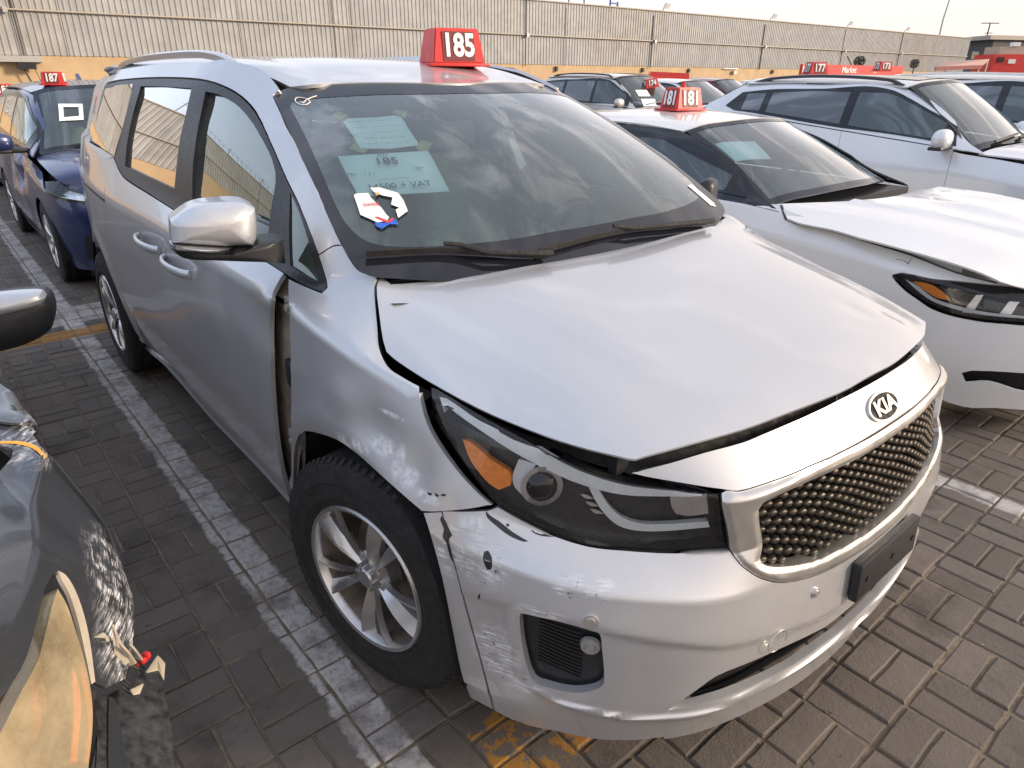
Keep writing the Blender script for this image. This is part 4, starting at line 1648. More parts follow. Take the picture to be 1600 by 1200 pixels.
def lip(ab):
    """pressed shapes of the bumper: chin ridge, fold above the fog recess, rim round the recess"""
    a, b = A_MID - np.abs(ab[:, 0] - A_MID), ab[:, 1]
    br = np.interp(a, RDG[:, 0], RDG[:, 1])
    k = 1 / (1 + np.exp(-(a - RDG[0][0] - .02) / .018))
    d = b - br
    d = d + .006
    r = .012 * np.exp(-(d / np.where(d > 0, .008, .016))**2) * k - .010 * k / (1 + np.exp((d + .035) / .012))
    bf = np.interp(a, FLD[:, 0], FLD[:, 1])
    f = b - bf
    kf = 1 / (1 + np.exp(-(a - FLD[1][0]) / .05))
    r += .011 * kf / (1 + np.exp(-f / .005)) * np.exp(-np.maximum(f, 0) / .10)
    q = np.c_[a, b]
    near_ = (np.abs(a - fog[:, 0].mean()) < .35)
    df = np.full(len(a), 1.)
    if near_.any():
        df[near_] = seg_dist(FOGR, q[near_])
    r += .006 * np.exp(-((df - .014) / .009)**2) * (1 - k) / (1 + np.exp((b - bf + .02) / .006)) / (1 + np.exp((a - fog[:, 0].min() - .06) / .015))
    return r


bumper = link('front_bumper', sheet(BODY, bump_loop, [slot, fog, fl(fog)[::-1]], sp=.014, flange=.02, name='front_bumper', bulge=lip), 'silver', van)
bumper['label'] = 'silver front bumper with scratches and flaked paint on its corner'
BC = [(661, 801), (690, 799.5), (696, 833), (711, 886), (731, 961), (751, 1033), (771, 1109), (735, 1090), (722, 1057), (705, 975), (690, 902), (672, 835)]
bc = vpanel('bumper_corner', BODY, BC, 'silver', sp=.022, both=True)
bc['label'] = 'cracked outer corner of the front bumper beside the wheel'
# dark pans behind bumper openings and under the bonnet gap
vpanel('lower_grille', BODY, None, 'trim', ab=ab_rect(5.44, 2 * A_MID - 5.44, .13, .31), off=-.05, flange=0, gap=0, both=False, sp=.05)
bm = bmesh.new()
for k in range(3):
    t = .25 + .25 * k
    pts = []
    for s in np.linspace(-.55, .55, 17):
        a0 = A_MID + s
        pts.append(BODY.ev([[a0, .17 + .05 * k]])[0] + np.array([-.035, 0, 0]))
    tube(bm, pts, .006, 5)
link('grille_bars', bm_mesh(bm, 'grille_bars', 40), 'gloss_black', van)
fogp = link('fog_recess', sheet(BODY, shrink(fog, -.004), sp=.03, flange=0, name='fog_recess', off=-.028), 'trim', van)
twin(fogp)
bm = bmesh.new()
fc = fog.mean(0)
lo, hi = fog.min(0), fog.max(0)
for k in range(13):
    b = lo[1] + .05 + k * .0105
    pts = [BODY.ev([[a, b]])[0] - BODY.nor([[a, b]])[0] * .022 for a in np.linspace(lo[0] + .03, lo[0] + (hi[0] - lo[0]) * .68, 8)]
    tube(bm, pts, .0028, 4)
fb = link('fog_recess_fins', bm_mesh(bm, 'fins', 40), 'trim', van)
twin(fb)
# ring of the fog recess walls
bm = bmesh.new()
rim = resample(fog, .03)
q = BODY.ev(rim)
n_ = BODY.nor(rim)
v0 = [bm.verts.new(p - n * .019) for p, n in zip(q, n_)]
v1 = [bm.verts.new(p - n * .03) for p, n in zip(q, n_)]
for i in range(len(v0)):
    j = (i + 1) % len(v0)
    bm.faces.new((v0[i], v0[j], v1[j], v1[i]))
link('fog_recess_wall', bm_mesh(bm, 'wall', 60), 'trim', van)


def at(S, u, v, off=0.):
    ab = S.find([(u, v)])
    return S.ev(ab)[0] + S.nor(ab)[0] * off, S.nor(ab)[0]


def disc(bm, c, n, r, h, seg=20, r2=None, z0=0.):
    """short cylinder standing on a surface point"""
    n = Vector(n).normalized()
    e1 = n.cross(Vector((0, 0, 1))).normalized()
    e2 = e1.cross(n)
    c = Vector(c)
    r2 = r if r2 is None else r2
    a = [bm.verts.new(c + n * z0 + (e1 * math.cos(t) + e2 * math.sin(t)) * r) for t in (2 * math.pi * k / seg for k in range(seg))]
    b = [bm.verts.new(c + n * (z0 + h) + (e1 * math.cos(t) + e2 * math.sin(t)) * r2) for t in (2 * math.pi * k / seg for k in range(seg))]
    for k in range(seg):
        bm.faces.new((a[k], a[(k + 1) % seg], b[(k + 1) % seg], b[k]))
    bm.faces.new(b)


for (u, v, r, sx) in ((924, 968, .0165, 0), (1271, 924, .0125, 0)):
    p, n = at(BODY, u, v, .005 if u < 1000 else .002)
    part('parking_sensor', van, 'satin', lambda b: (disc(b, p, n, r, .006, 24), disc(b, p, n, r * .62, .003, 20, z0=.0061)))
p, n = at(BODY, 1209, 997, .010)
bm = bmesh.new()
ring = []
for k in range(28):
    t = 2 * math.pi * k / 28
    e1 = Vector(n).cross(Vector((0, 0, 1))).normalized()
    e2 = e1.cross(Vector(n))
    ring.append(Vector(p) + Vector(n) * .0008 + (e1 * math.cos(t) + e2 * math.sin(t)) * .031)
tube(bm, ring + [ring[0]], .0011, 5, False)
link('tow_eye_cover', bm_mesh(bm, 'tow_eye_cover', 60), 'satin', van)
# broken fog lamp inside the recess
p, n = at(BODY, 921, 1018, -.02)
part('fog_lamp', van, 'steel', lambda b: (disc(b, p, n, .024, .008, 16, .021), disc(b, p, n, .013, .010, 14, .010, .008)))

# --- number plate holder (blank black)
pc = np.array([1.0, 0, .600])
plate_rot = Matrix.Rotation(R(-6), 4, 'Y')


def plate(b):
    vs = box(b, (1.001, 0.025, .547), (.024, .335, .112), rot=Matrix.Rotation(R(-3), 4, 'Y'), bevel=.006)


pl = part('plate_holder', van, 'trim', plate)
for y in (-.10, .04, .16):
    part('plate_screw', pl, 'lamp_black', lambda b: disc(b, (1.0125, y, .548), (1, 0, .08), .008, .004, 12))

# --- grille
GI = [(1186, 872), (1190, 848), (1185, 815), (1184, 795), (1194, 783), (1250, 757), (1340, 715), (1378, 690)]
GO = [(1140, 857), (1136, 825), (1128, 790), (1127, 771), (1135, 767), (1154, 768.5), (1200, 755), (1250, 736.5), (1340, 693.5), (1393, 664)]
GIB = [(1190, 880), (1200, 884), (1226, 884), (1268, 876), (1310, 857), (1346, 836), (1376, 816)]
GOB = [(1148, 870), (1161, 885), (1190, 903), (1226, 908), (1280, 894), (1340, 861), (1384, 829)]
gi = BODY.find(curve(GI, 3, False))
gib = BODY.find(curve(GIB, 3, False))
go = BODY.find(curve(GO, 3, False))
gob = BODY.find(curve(GOB, 3, False))


def closed_half(top, bot):
    """top runs from the outer end to the centre line, bot likewise"""
    t, b = top[:-2], bot[:-2]
    return np.concatenate([t, fl(t)[::-1], fl(b), b[::-1]]) if False else np.concatenate([b[::-1], t, fl(t)[::-1], fl(b)])


g_in = closed_half(gi, gib)
g_out = closed_half(go, gob)


def surround_bulge(ab):
    di, do = seg_dist(g_in, ab), seg_dist(g_out, ab)
    u_, v_ = np.clip(di / .018, 0, 1), np.clip(do / .014, 0, 1)
    return .006 * u_ * u_ * (3 - 2 * u_) * v_ * v_ * (3 - 2 * v_)


link('grille_surround', sheet(BODY, g_out, [g_in], sp=.007, flange=.035, name='grille_surround', bulge=surround_bulge, off=.003), 'satin', van)
link('grille_back', sheet(BODY, shrink(g_in, -.006), sp=.05, flange=0, name='grille_back', off=-.045), 'dark', van)
# studded mesh: diagonal rows of studs
stud = bmesh.new()
prof = [(.0140, .0), (.0135, .010), (.0120, .019), (.0085, .0215)]
rings = []
for r_, h_ in prof:
    rings.append([stud.verts.new((h_, r_ * 1.0 * math.cos(2 * math.pi * k / 8), r_ * .62 * math.sin(2 * math.pi * k / 8))) for k in range(8)])
for a, b in zip(rings, rings[1:]):
    for k in range(8):
        stud.faces.new((a[k], a[(k + 1) % 8], b[(k + 1) % 8], b[k]))
stud.faces.new(rings[-1])
stud_me = bm_mesh(stud, 'grille_stud', 50)
stud_me.materials.append(M['stud'])
V1, V2 = np.array([.030, -.0195]), np.array([.046, .002])
gc = g_in.mean(0)
lat = {}
for side_ in (1,):
    for i in range(-60, 60):
        for j in range(-40, 40):
            q = np.array([A_MID, gc[1]]) + (V1 * i + V2 * j)
            lat[(1, i, j)] = q
keys = list(lat)
pts = np.array([lat[k] for k in keys])
ok = inside(g_in, pts) & (seg_dist(g_in, pts) > .006)
keys = [k for k, o_ in zip(keys, ok) if o_]
pts = pts[ok]
pp, nn = BODY.ev(pts), BODY.nor(pts)
idx = {k: n for n, k in enumerate(keys)}
bm = bmesh.new()
for k, (p, n) in enumerate(zip(pp, nn)):
    o = bpy.data.objects.new('grille_stud', stud_me)
    COL.objects.link(o)
    o.parent = van
    q = Vector(p - n * .030)
    o.location = q
    o.rotation_euler = Vector(n).to_track_quat('X', 'Z').to_euler()
for (s_, i, j), k in idx.items():
    k2 = idx.get((s_, i + 1, j))
    if k2 is not None:
        tube(bm, [pp[k] - nn[k] * .030, pp[k2] - nn[k2] * .030], .0085, 6, False)
link('grille_mesh', bm_mesh(bm, 'grille_mesh', 40), 'trim', van)['kind'] = 'stuff'

# --- emblem: oval badge with KIA lettering
p, n = at(BODY, 1388, 629)
p[1] = 0
n = np.array([n[0], 0, n[2]])
n /= np.linalg.norm(n)
EM = Matrix(((0, -n[2], n[0], p[0]), (1, 0, n[1], p[1]), (0, n[0], n[2], p[2]), (0, 0, 0, 1)))


def emb(b, rx, ry, z0, z1, seg=36):
    prism(b, [(rx * math.cos(2 * math.pi * k / seg), ry * math.sin(2 * math.pi * k / seg)) for k in range(seg)], z0, z1)
    bmesh.ops.transform(b, matrix=EM, verts=b.verts)


emblem = part('emblem', van, 'chrome', lambda b: emb(b, .073, .0365, -.004, .006), 30)
part('emblem_field', emblem, 'dark', lambda b: emb(b, .066, .0305, .0061, .0066), 30)
me = text_mesh('KIA', .056, .0012, .0022)
me.transform(Matrix.Translation((0, 0, .0085)) @ Matrix.Diagonal((1.15, .88, 1, 1)))
me.transform(EM)
link('emblem_lettering', me, 'chrome', emblem)

# --- headlight
HLO = [(672.5, 603), (674, 620), (691, 669), (706, 697), (725, 725), (762, 774), (779, 790), (816, 812), (865, 835), (921, 852), (977, 857.5), (1052, 861), (1137, 857), (1131, 826), (1124, 771), (1047, 765), (972, 754), (897, 728), (822, 686), (747, 645), (684, 607)]
hl_ = px_loop(BODY, HLO, 4, 50)
lamp = link('headlight', sheet(BODY, shrink(hl_, -.012), sp=.03, flange=.03, name='headlight', off=-.048), 'lamp_black', van)
lamp['label'] = 'long swept-back headlight with scratched lens'
twin(lamp)


def rimwall(name, loop, d0, d1, mat, S=BODY, parent=None):
    b = bmesh.new()
    lp = resample(loop, .03)
    q, n = S.ev(lp), S.nor(lp)
    v0 = [b.verts.new(x - y * d0) for x, y in zip(q, n)]
    v1 = [b.verts.new(x - y * d1) for x, y in zip(q, n)]
    for i in range(len(v0)):
        j = (i + 1) % len(v0)
        b.faces.new((v0[i], v0[j], v1[j], v1[i]))
    return link(name, bm_mesh(b, name, 60), mat, parent or van)


rimwall('lamp_housing_wall', hl_, .003, .05, 'lamp_black', parent=lamp)


def lamp_piece(name, px, mat, off, sub=4, ang=40, bulge=None, flange=.01, sp=.02):
    return link(name, sheet(BODY, px_loop(BODY, px, sub, ang), sp=sp, flange=flange, name=name, off=off, bulge=bulge), mat, lamp)


LED = [(686, 615), (698, 618), (747, 651), (822, 693), (897, 735), (972, 760), (1047, 770), (1100, 773), (1090, 779), (1047, 779), (972, 776), (905, 759), (850, 735), (800, 708), (745, 672), (706, 644), (692, 630)]
lamp_piece('light_guide', LED, 'lamp_white', -.010, flange=.02)
AMB = [(717, 688), (730, 693), (765, 722), (791, 739), (796, 750), (795, 762), (776, 769), (760, 758), (745, 742), (728, 718)]
lamp_piece('indicator', AMB, 'amber', -.016, flange=.02)
lamp_piece('projector_shroud', [(806, 722), (825, 728), (860, 742), (868, 752), (862, 775), (845, 788), (826, 789), (815, 781), (800, 765), (797, 748)], 'lamp_white', -.022, flange=.02)
p, n = at(BODY, 843, 762, -.02)
ax = np.array([.80, -.55, .10]); ax /= np.linalg.norm(ax)


def proj_lens(b):
    disc(b, p - ax * .02, ax, .042, .03, 28, .046)


part('projector_ring', lamp, 'reflector', proj_lens)


def dome(b):
    prev = None
    c = Vector(p) + Vector(ax) * .0105
    a = Vector(ax)
    e1 = a.cross(Vector((0, 0, 1))).normalized()
    e2 = e1.cross(a)
    for i in range(5):
        t = i / 5 * math.pi / 2
        ring = [b.verts.new(c + a * .018 * math.sin(t) + (e1 * math.cos(s) + e2 * math.sin(s)) * .034 * math.cos(t)) for s in (2 * math.pi * k / 24 for k in range(24))]
        if prev:
            for k in range(24):
                b.faces.new((prev[k], prev[(k + 1) % 24], ring[(k + 1) % 24], ring[k]))
        prev = ring
    b.faces.new(prev)


part('projector_lens', lamp, 'gloss_black', dome, 180)
SW = [(912, 752), (924, 754), (935, 771), (952, 797), (972, 815), (1000, 825), (1040, 827), (1110, 824), (1113, 833), (1040, 838), (998, 837), (968, 829), (945, 810), (928, 785)]
lamp_piece('daytime_strip', SW, 'lamp_white', -.022, flange=.015, bulge=None, sp=.01)
lamp_piece('inner_reflector', [(1047, 771), (1105, 775), (1110, 800), (1112, 815), (1080, 818), (1058, 814), (1050, 800)], 'reflector', -.03)
for k in range(3):
    t = k / 2
    lamp_piece('reflector_step', [(905 + 8 * k, 782 + 12 * k), (917 + 8 * k, 784 + 12 * k), (928 + 8 * k, 790 + 12 * k), (914 + 8 * k, 789 + 12 * k)], 'satin', -.034, sp=.01, flange=.004)
lens = link('headlight_lens', sheet(BODY, shrink(hl_, .003), sp=.04, flange=.0, name='headlight_lens', off=-.004), 'lens', lamp)
l2 = twin(lens)
l2.parent = van
# dark sheet standing in for the shade between lamp, wing and bonnet
vpanel('bonnet_gap_shade', BODY, [(586, 434), (600, 432), (606, 540), (640, 575), (700, 600), (822, 660), (991, 708), (1100, 675), (1240, 625), (1340, 590), (1330, 625), (1240, 668), (1150, 705), (1000, 742), (980, 752), (880, 724), (740, 645), (690, 610), (700, 680), (740, 742), (790, 792), (770, 800), (720, 745), (672, 680), (652, 640), (650, 602), (600, 575), (584, 520)], 'dark', off=-.045, flange=0, gap=0, sub=1, both=True)

# --- cowl and wipers
def cowl(b):
    rows = []
    for x0, dz in ((-.20, -.02), (-.06, -.035), (.0, -.03)):
        rows.append([b.verts.new((x0 + .14 * (1 - (y / .8)**2), y, 1.175 + dz - .02 * (1 - (y / .8)**2))) for y in np.linspace(-.80, .80, 33)])
    for a, c in zip(rows, rows[1:]):
        for k in range(32):
            b.faces.new((a[k], a[k + 1], c[k + 1], c[k]))


part('cowl_panel', van, 'trim', cowl, 60)


def wiper(px, pivot):
    q = WS.find(px)
    pts = WS.ev(q) + WS.nor(q) * .02
    arm = part('wiper', van, 'rubber', lambda b: sweep(b, list(pts), [(.009, -.002), (.009, .002), (-.010, .005), (-.012, -.005)], [tuple(x) for x in WS.nor(q)]), 40)
    q2 = WS.find(pivot)
    p2 = WS.ev(q2) + WS.nor(q2) * .035
    part('wiper_arm', arm, 'rubber', lambda b: tube(b, list(p2), [.009, .008, .007, .006][:len(p2)], 6))


wiper([(572, 404), (620, 401), (680, 398), (740, 400), (800, 404), (850, 406)], [(556 + 300, 408), (760, 408), (715, 396), (690, 394)])
wiper([(838, 399), (880, 388), (930, 374), (980, 364), (1040, 358), (1100, 353)], [(1105, 356), (1040, 362), (985, 368), (950, 365)])

# --- door mirror
def lumpy(b, sections, seg=20):
    """skin rings given as (centre, half sizes (a,b), axes) -> smooth lump"""
    prev = None
    for c, (ra, rb), (e1, e2), sq in sections:
        c, e1, e2 = Vector(c), Vector(e1), Vector(e2)
        ring = []
        for k in range(seg):
            t = 2 * math.pi * k / seg
            ct, st = math.cos(t), math.sin(t)
            x = math.copysign(abs(ct)**sq, ct) * ra
            y = math.copysign(abs(st)**sq, st) * rb
            ring.append(b.verts.new(c + e1 * x + e2 * y))
        if prev:
            for k in range(seg):
                b.faces.new((prev[k], prev[(k + 1) % seg], ring[(k + 1) % seg], ring[k]))
        else:
            b.faces.new(ring[::-1])
        prev = ring
    b.faces.new(prev)


def mirror_at(cx, cy, cz, s=1):
    """housing centre; s = -1 on the near side (y negative)"""
    def shell(b):
        sec = []
        for t, ra, rb in ((-.130, .020, .035), (-.122, .045, .068), (-.095, .062, .086), (-.03, .070, .092), (.04, .066, .088), (.09, .055, .078), (.115, .03, .05), (.12, .012, .02)):
            sec.append(((cx + (-.01 if t > 0 else .02 * t), cy + s * -t, cz - t * .06), (ra, rb), ((1, 0, .05), (0, 0, 1)), .72))
        lumpy(b, sec, 24)
    o = part('door_mirror', van, 'silver', shell, 60)
    return o


MPX = [(266, 345), (300, 323), (340, 316), (380, 316), (398, 324), (401, 345), (400, 372), (395, 382), (340, 383), (267, 378)]
# silver housing traced, given depth as a rounded shell around a plane facing forward
def mirror_shell(x0, bot_px, name, mat, depth, parent=None, px=None, edge=.35, back=.09):
    pts = curve(px, 5, True, 50)
    d = np.array([AX_F + AX_R * (u - 800) / FPX - AX_U * (v - 600) / FPX for u, v in pts])
    # plane through (x0) leaning: x = x0 + .25*(y+1.05)
    k = .22
    t = (x0 + k * (CAMV[1] + 1.05) - CAMV[0]) / (d[:, 0] - k * d[:, 1])
    q = CAMV + d * t[:, None]
    c = q.mean(0)
    b = bmesh.new()
    nrm = Vector((1, -k, 0)).normalized()
    prev = None
    rings = []
    for s, h in ((1.0, -back), (1.0, -back * .4), (1.0, -.002), (.985, .012), (.94, .026), (.84, .040), (.66, .052), (.40, .060), (.12, .063)):
        ring = [b.verts.new(Vector(c + (x - c) * s) + nrm * h * depth) for x in q]
        rings.append(ring)
    n = len(q)
    for r0, r1 in zip(rings, rings[1:]):
        for i in range(n):
            b.faces.new((r0[i], r0[(i + 1) % n], r1[(i + 1) % n], r1[i]))
    b.faces.new(rings[-1])
    b.faces.new(rings[0][::-1])
    bmesh.ops.recalc_face_normals(b, faces=b.faces)
    return link(name, bm_mesh(b, name, 50), mat, parent or van), q


mir, mq = mirror_shell(-.42, None, 'door_mirror', 'silver', 1.0, px=MPX, back=.10)
print('mirror extents', mq.min(0), mq.max(0))
rep, _ = mirror_shell(-.405, None, 'mirror_indicator', 'reflector', .6, parent=mir, px=[(266, 380), (330, 384), (362, 387), (352, 393), (310, 393), (267, 387)], back=.06)
base, bq = mirror_shell(-.42, None, 'mirror_base', 'trim', .8, parent=mir, px=[(267, 389), (310, 394), (353, 394), (364, 386), (398, 384), (405, 376), (442, 372), (446, 410), (410, 408), (330, 405), (285, 402)], back=.10)
part('folded_mirror', van, 'trim', lambda b: box(b, (-.32, .965, 1.215), (.07, .13, .13), rot=R(20), bevel=.03), 50)

# --- door handles
def handle(px0, px1, name='door_handle', par=None):
    a, n0 = at(BODY, *px0)
    b_, n1 = at(BODY, *px1)
    pts, ups = [], []
    for t in np.linspace(0, 1, 13):
        h = .012 + .036 * math.sin(math.pi * min(1, max(0, t)))**.55
        pts.append(a * (1 - t) + b_ * t + (n0 * (1 - t) + n1 * t) * h)
        ups.append(tuple(n0 * (1 - t) + n1 * t))
    def f(b):
        ringprof = []
        for k in range(10):
            s = 2 * math.pi * k / 10
            ringprof.append((.009 * math.cos(s), .017 * math.sin(s)))
        sweep(b, pts, ringprof, ups)
    o = part(name, par or van, 'silver', f, 60)
    m_ = (a + b_) / 2
    def dish(b):
        e = Vector(b_ - a).normalized()
        n = Vector(n0 + n1).normalized()
        u = n.cross(e)
        c = Vector(m_) - n * -.0015
        prev = [b.verts.new(c + n * .0018 + e * .055 * math.cos(t) + u * .034 * math.sin(t)) for t in (2 * math.pi * k / 28 for k in range(28))]
        for s, h in ((.9, -.004), (.7, -.012), (.4, -.018)):
            ring = [b.verts.new(c + n * h + e * .055 * s * math.cos(t) + u * .034 * s * math.sin(t)) for t in (2 * math.pi * k / 28 for k in range(28))]
            for k in range(28):
                b.faces.new((prev[k], prev[(k + 1) % 28], ring[(k + 1) % 28], ring[k]))
            prev = ring
        b.faces.new(prev)
    return o


handle((221, 368), (253, 391), par=sliding)
handle((262, 402), (302, 429), par=front_door)

# --- roof rails, roof ditches
rr = [(-3.30, -.60, 1.700), (-3.22, -.605, 1.718), (-3.0, -.61, 1.738), (-2.6, -.615, 1.752), (-2.1, -.612, 1.757), (-1.80, -.608, 1.754), (-1.62, -.605, 1.742), (-1.52, -.603, 1.728), (-1.46, -.60, 1.712)]
rr = [tuple(x) for x in curve(rr, 3, False)]
rail = part('roof_rail', van, 'silver', lambda b: sweep(b, rr, [(.014, -.014), (.018, 0), (.014, .014), (-.010, .016), (-.010, -.016)], [(0, -.25, 1)] * len(rr)), 60)
twin(rail)
vpanel('roof_ditch', ROOF, None, 'trim', ab=np.array([(-.985, -.632), (-1.12, -.617), (-1.42, -.602), (-2, -.628), (-3.4, -.615), (-3.4, -.66), (-2, -.68), (-1.42, -.66), (-1.2, -.665), (-1.05, -.672), (-.97, -.675)]), off=-.004, flange=0, gap=0)

# sliding door rail groove in the rear quarter
q = px_line(BODY, [(132, 286), (146, 299), (163, 313)], 3)
part('door_rail', van, 'lamp_black', lambda b: sweep(b, list(BODY.ev(q) + BODY.nor(q) * .001), [(.002, -.007), (.002, .007), (-.01, .007), (-.01, -.007)], [tuple(x) for x in BODY.nor(q)]), None)

# flaked paint down to the black plastic
for pxs in ([(759, 798), (767, 806), (781, 815), (801, 831), (826, 846), (817, 846), (796, 837), (776, 822), (761, 808)], [(757, 862), (763, 860), (769, 871), (769, 888), (762, 889), (757, 879)],
            [(829, 828), (850, 834), (866, 839), (850, 838), (836, 834)], [(791, 818), (795, 818), (796, 822), (792, 823)], [(668, 769), (675, 771), (674, 774), (669, 773)], [(680, 770), (686, 774), (684, 777), (680, 774)], [(689, 772), (697, 772), (696, 775), (690, 775)],
            [(962, 1119), (969, 1121), (967, 1125), (962, 1123)], [(976, 1122), (990, 1124), (986, 1127), (977, 1126)], [(749, 928), (752, 926), (750, 936), (748, 934)]):
    q_ = curve(BODY.find(pxs), 3, True, 60)
    link('paint_chip', sheet(BODY, q_, sp=.012, flange=0, name='paint_chip', off=.0006, bulge=(lip if pxs[0][0] > 740 else None)), 'lamp_black', van)
pxs = [(690, 806), (697, 815), (703, 829), (707, 836), (702, 842), (705, 860), (709, 880), (703, 868), (698, 848), (692, 840), (694, 826), (688, 812)]
link('paint_chip', sheet(BODY, BODY.find(pxs), sp=.012, flange=0, name='paint_chip', off=.0012), 'lamp_black', van)
# --- wheels
def make_wheel(parent, cx, cy, r=.368, w=.235, rim=.222, spokes=5, style='van', side=-1, steer=0., cz=None):
    """wheel with its outer face towards side*y; built around the origin then placed"""
    cz = r if cz is None else cz
    wh = thing_child('wheel', parent, (cx, cy, cz), steer)
    s = side

    def tyre(b):
        h = w / 2
        prof = [(rim * .98, -h * .80), (rim * 1.03, -h * .93), (rim + (r - rim) * .22, -h * 1.0), (rim + (r - rim) * .25, -h * 1.025), (rim + (r - rim) * .30, -h * 1.01), (rim + (r - rim) * .55, -h * 1.01), (rim + (r - rim) * .57, -h * 1.025), (rim + (r - rim) * .62, -h * 1.005), (rim + (r - rim) * .74, -h * .985), (r * .965, -h * .90), (r * .988, -h * .78),
                (r * .998, -h * .60), (r * .998, -h * .555), (r * .972, -h * .55), (r * .972, -h * .49), (r, -h * .485), (r * 1.003, -h * .06), (r * .974, -h * .055), (r * .974, h * .055), (r * 1.003, h * .06),
                (r, h * .485), (r * .972, h * .49), (r * .972, h * .55), (r * .998, h * .555), (r * .998, h * .60), (r * .988, h * .78), (r * .965, h * .90), (rim + (r - rim) * .72, h * .99), (rim + (r - rim) * .35, h * 1.02), (rim * 1.03, h * .93), (rim * .98, h * .80)]
        lathe(b, prof, 72, 'Y')
    part('tyre', wh, 'rubber', tyre, 28, world=False)

    def blocks(b):
        n = 76
        h = w / 2
        for k in range(n):
            a = 2 * math.pi * k / n
            for sg in (-1, 1):
                m = Matrix.Rotation(-a, 4, 'Y') @ Matrix.Translation((r * .985, sg * h * .80, 0)) @ Matrix.Rotation(sg * R(38), 4, 'Z')
                vs = bmesh.ops.create_cube(b, size=1)['verts']
                bmesh.ops.transform(b, matrix=m @ Matrix.Diagonal((.008, .022, r * .040, 1)), verts=vs)
    part('tread_blocks', wh, 'rubber', blocks, None, world=False)['kind'] = 'stuff'
    y0 = s * (w / 2 - .012)

    def barrel(b):
        lathe(b, [(rim * 1.045, y0 + s * .006), (rim * 1.03, y0 + s * .013), (rim * .985, y0 + s * .010), (rim * .955, y0 - s * .004), (rim * .945, y0 - s * .014)], 72, 'Y')
    part('rim', wh, 'alloy', barrel, 40, world=False)
    part('rim_barrel', wh, 'hinge', lambda b: lathe(b, [(rim * .945, y0 - s * .014), (rim * .93, y0 - s * .03), (rim * .90, y0 - s * .11), (rim * .90, y0 - s * .17)], 72, 'Y'), 40, world=False)  # dark colour puts shade into the gaps between the spokes
    part('brake_disc', wh, 'hinge', lambda b: lathe(b, [(.02, y0 - s * .10), (rim * .66, y0 - s * .10), (rim * .66, y0 - s * .12), (.02, y0 - s * .12)], 40, 'Y', True), 30, world=False)  # disc darkened too, as painted shade behind the spokes
    part('wheel_well_backing', wh, 'dark', lambda b: lathe(b, [(.005, y0 - s * .165), (rim * .9, y0 - s * .165)], 32, 'Y'), 30, world=False)
    sp_me = None

    def blade(b, skew):
        # tapered, twisted blade from hub to rim
        n = 7
        rows = []
        for i in range(n):
            t = i / (n - 1)
            rad = .045 + (rim * .965 - .045) * t
            half = .009 + .015 * t
            off = skew * (.006 + .034 * t)
            yy = y0 - s * (.004 + .022 * (1 - t)**1.3 - .010 * math.sin(math.pi * t))
            tw = skew * s * .014 * (1 - .2 * t)
            rows.append([(rad, yy - s * .018 - tw, off - half), (rad, yy - tw, off - half * .9), (rad, yy + s * .004 + tw * .2, off + half * .1 * skew), (rad, yy + tw, off + half * .9), (rad, yy - s * .018 + tw, off + half)])
        vs = [[b.verts.new(p) for p in rw] for rw in rows]
        for a, c in zip(vs, vs[1:]):
            for k in range(5):
                b.faces.new((a[k], a[(k + 1) % 5], c[(k + 1) % 5], c[k]))
        b.faces.new(vs[0])
        b.faces.new(vs[-1][::-1])
    mes = []
    for skew in (-1, 1):
        b = bmesh.new()
        blade(b, skew)
        bmesh.ops.recalc_face_normals(b, faces=b.faces)
        me = bm_mesh(b, 'spoke', 25)
        me.materials.append(M['alloy'])
        mes.append(me)
    for k in range(spokes):
        for me in mes:
            o = bpy.data.objects.new('spoke', me)
            COL.objects.link(o)
            o.parent = wh
            o.rotation_euler = (0, 2 * math.pi * (k + .15) / spokes, 0)
    part('hub_cap', wh, 'alloy', lambda b: lathe(b, [(.001, y0 + s * .006), (.026, y0 + s * .005), (.031, y0), (.034, y0 - s * .02), (.075, y0 - s * .028), (.078, y0 - s * .07), (.001, y0 - s * .07)], 32, 'Y'), 30, world=False)

    for k in range(5):
        def nuts(b):
            a = 2 * math.pi * (k + .65) / 5
            m = Matrix.Translation((.055 * math.cos(a), y0 - s * .022, .055 * math.sin(a)))
            vs = bmesh.ops.create_cone(b, cap_ends=True, segments=6, radius1=.0095, radius2=.009, depth=.018)['verts']
            bmesh.ops.transform(b, matrix=m @ Matrix.Rotation(R(90), 4, 'X'), verts=vs)
        part('wheel_nut', wh, 'steel', nuts, 30, world=False)
    return wh


def thing_child(name, parent, loc, rz=0.):
    """a part made of sub-parts: an Empty under the thing (location in the parent's frame)"""
    o = bpy.data.objects.new(name, None)
    COL.objects.link(o)
    o.parent = parent
    o.location = loc
    o.rotation_euler = (0, 0, rz)
    o.empty_display_size = .1
    return o


wf = make_wheel(van, 0, -.862, .366, .235, .222, steer=R(12))
wr = make_wheel(van, -3.06, -.862, .366, .235, .222)
for cx in (0, -3.06):
    part('wheel', van, 'rubber', lambda b: (lathe(b, [(.02, .78), (.35, .78), (.366, .80), (.366, .95), (.35, .975), (.02, .975)], 40, 'Y', True), bmesh.ops.translate(b, vec=(cx, 0, .366), verts=b.verts)))


